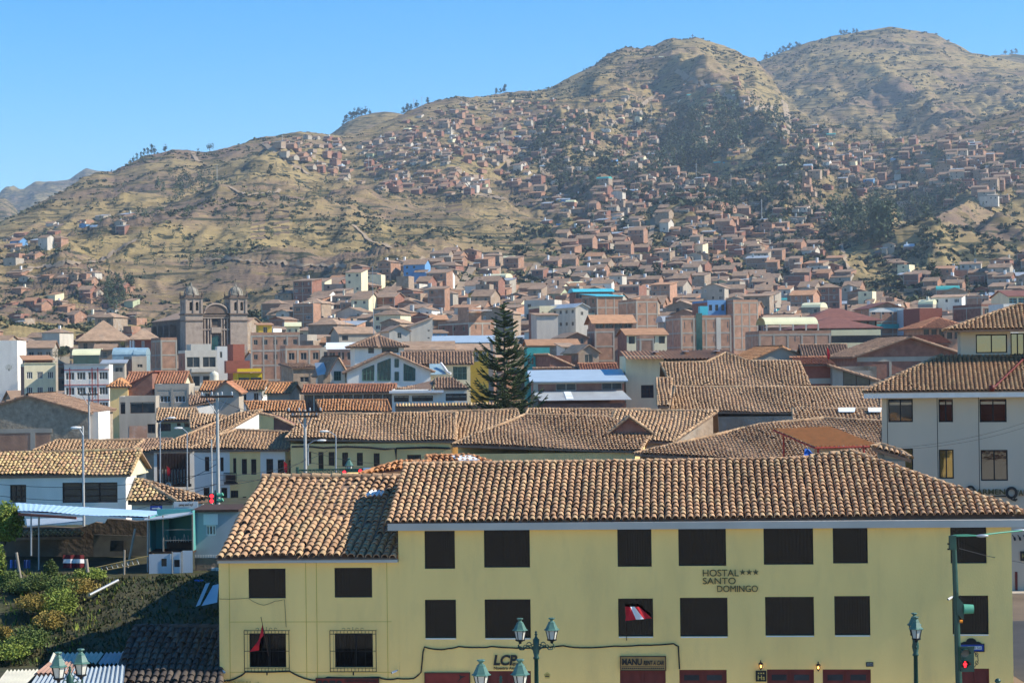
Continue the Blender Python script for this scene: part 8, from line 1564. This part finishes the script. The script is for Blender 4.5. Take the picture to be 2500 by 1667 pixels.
for q in ind:
    t = thing('house', q['label'], 'house', (q['X'], q['Y'], q['z']), q['rz'], None if seen[q['label']] == 1 else q['label'].replace(' house', ' houses'))
    w_, d, h = q['w'], q['d'], q['h']; kd = q['roof'][1]; rise = {'gx': d * .2, 'gy': w_ * .18, 'shed': d * .14, 'hip': min(w_, d) * .2, 'bx': 1.6}.get(kd, 0); st = max(1, int(h / 2.7)); nc = max(1, int(w_ / 2.8)); g = random.Random(int(q['X'] * 9)); holes = []
    for j in range(min(st, 3)):
        for i in range(nc):
            if g.random() < .72: cx = w_ * (i + .5) / nc; z1 = h - .75 - j * 2.7; ww, hh = g.choice(((.55, 1.1), (.4, 1.0), (.8, 1.2))); holes.append((cx - ww, cx + ww, z1 - hh, z1))
    m = MB(); m.wall((0, 0), (w_, 0), 0, h, holes, .12); m.quad((0, d, 0), (0, 0, 0), (0, 0, h), (0, d, h)); m.quad((w_, 0, 0), (w_, d, 0), (w_, d, h), (w_, 0, h)); m.quad((w_, d, 0), (0, d, 0), (0, d, h), (w_, d, h))
    if kd == 'gy': m.poly([(0, 0, h), (w_, 0, h), (w_ / 2, 0, h + rise)])
    if kd == 'gx': m.poly([(0, d, h), (0, 0, h), (0, d / 2, h + rise)]); m.poly([(w_, 0, h), (w_, d, h), (w_, d / 2, h + rise)])
    if kd == 'shed': m.poly([(0, d, h), (0, 0, h), (0, d, h + rise)]); m.poly([(w_, 0, h), (w_, d, h), (w_, d, h + rise)])
    m.build('wall', q['wall'][1], t)
    for hq in holes: put('window', win_mesh(hq[1] - hq[0], hq[3] - hq[2], g.choice(('dark', 'white', 'plain'))), t, (hq[0], .1, hq[2]))
    near = q['Y'] < 320; pal = 'old' if near and q['roof'][2] == 'clay_far' else 'rust' if near and q['roof'][2] == 'clay_orange' else q['roof'][2] or 'concrete'
    roof_parts(t, kd, w_, d, h, rise, pal, .45 if kd != 'flat' else 0, q['Y'], near)
    if q['wall'][1] in ('brick', 'dark_brick') and h > 4:
        f = MB(); nf = max(1, int(w_ / 3.5))
        for i in range(nf + 1): x = (w_ - .28) * i / nf; f.box(x, x + .28, -.04, -.002, 0, h - .004)
        for j in range(st): z = h - .2 - 2.7 * j; f.box(.28, w_ - .28, -.03, -.002, z - .16, z + .12)
        if kd == 'flat':
            for i in range(nf + 1): x = (w_ - .28) * i / nf; f.box(x, x + .25, .2, .45, h + .452, h + .46 + g.uniform(.3, 1.3))
        f.build('concrete_frame', 'concrete', t)
    if g.random() < .3: f = MB(); x = w_ * g.uniform(.2, .8); f.tube([(x, d * .5, h), (x, d * .5, h + rise + 2.6)], .04, 4); f.tube([(x - .5, d * .5, h + rise + 2.5), (x + .5, d * .5, h + rise + 2.5)], .03, 4); f.tube([(x - .35, d * .5, h + rise + 2.1), (x + .35, d * .5, h + rise + 2.1)], .03, 4); f.build('aerial', 'steel_grey', t)
    if kd == 'flat':
        f = MB(); f.box(0, w_, 0, .15, h, h + .45); f.box(0, .15, .15, d, h, h + .45); f.box(w_ - .15, w_, .15, d, h, h + .45); f.build('parapet', q['wall'][1], t)
        if g.random() < .6: f = MB(); x0 = g.uniform(.5, w_ * .5); f.box(x0, x0 + w_ * .35, 2, d - 1, h - .2, h + 2.2); f.build('rooftop_room', g.choice(('brick', 'concrete', 'white_plaster')), t)
        elif g.random() < .6: f = MB(); f.lathe([(0, 0), (.5, 0), (.5, 1), (.2, 1.2), (0, 1.2)], 10, (w_ * .6, d * .5, h - .25)); f.build('rooftop_tank', g.choice(('tank', 'letter_dark')), t)
slots = []
def mi(n):
    if n not in slots: slots.append(n)
    return slots.index(n)
b = MB()
for q in rest: house_into(b, q, mi, TM_(q))
tag(b.build('hillside_houses', slots), 'hundreds of small brick and adobe houses packed over the hillsides', 'houses', None, 'stuff')
# towers and mast
for l, px, y0, y1, Y in (('slim radio mast rising behind the pyramid tile roof', 913, 650, 830, 318),): p = P(px, y1, Y); t = thing('radio_mast', l, 'mast', p); b = MB(); b.tube([(0, 0, 0), (-.12, 0, P(px, y0, Y).z - p.z)], .06, 5, r1=.03); b.build('mast', 'steel_grey', t); b = MB(); b.tube([(-.3, 0, P(px, y0, Y).z - p.z - 1), (.1, 0, P(px, y0, Y).z - p.z - 1)], .03, 4); b.build('aerial', 'steel_grey', t)
Yc = float(MAIN.ridge_Y(1691)); p = P(1691, 97, Yc); t = thing('hilltop_cross', 'tiny cross on the central hill top', 'cross', p - Vector((0, 0, 1.5))); b = MB(); b.box(-.35, .35, -.3, .3, 0, 9); b.build('upright', 'wood_dark', t); b = MB(); b.box(-2, 2, -.25, .25, 6, 6.7); b.build('crossbar', 'wood_dark', t)
PX = [(px, py) for px, py in ((530, 440), (900, 420), (1010, 270), (1030, 265), (1240, 380), (1323, 400), (1700, 440), (1785, 470), (2060, 330), (2100, 420), (1860, 540), (1980, 330), (690, 370), (730, 380), (1480, 300), (1590, 290))]
for px, py in PX:
    q = hill_at(px, py)
    if q: t = put('utility_pole', MATS and (lambda b_: b_.mesh('utility_pole', ['concrete_pole']))(MB().tube([(0, 0, -1), (0, 0, 13)], .22, 5).box(-1, 1, -.1, .1, 11.6, 11.8)), None, q); tag(t, 'thin pale utility pole standing on the hillside', 'pole', 'utility poles on the hillside')

# ------------------------------------------------------------------ air
hm = bpy.data.materials.new('haze'); hm.use_nodes = True; N = hm.node_tree.nodes; N.remove(N['Principled BSDF']); pv = N.new('ShaderNodeVolumePrincipled')
pv.inputs['Density'].default_value = HAZE; pv.inputs['Color'].default_value = (.68, .83, 1, 1); pv.inputs['Anisotropy'].default_value = .2; hm.node_tree.links.new(pv.outputs[0], N['Material Output'].inputs['Volume'])
MATS['haze'] = hm; b = MB(); b.box(-7200, 7200, -120, 7300, -3, 720); o = b.build('haze', 'haze'); o['kind'] = 'stuff'; o['label'] = 'thin blue haze over the valley'; o.display_type = 'WIRE'
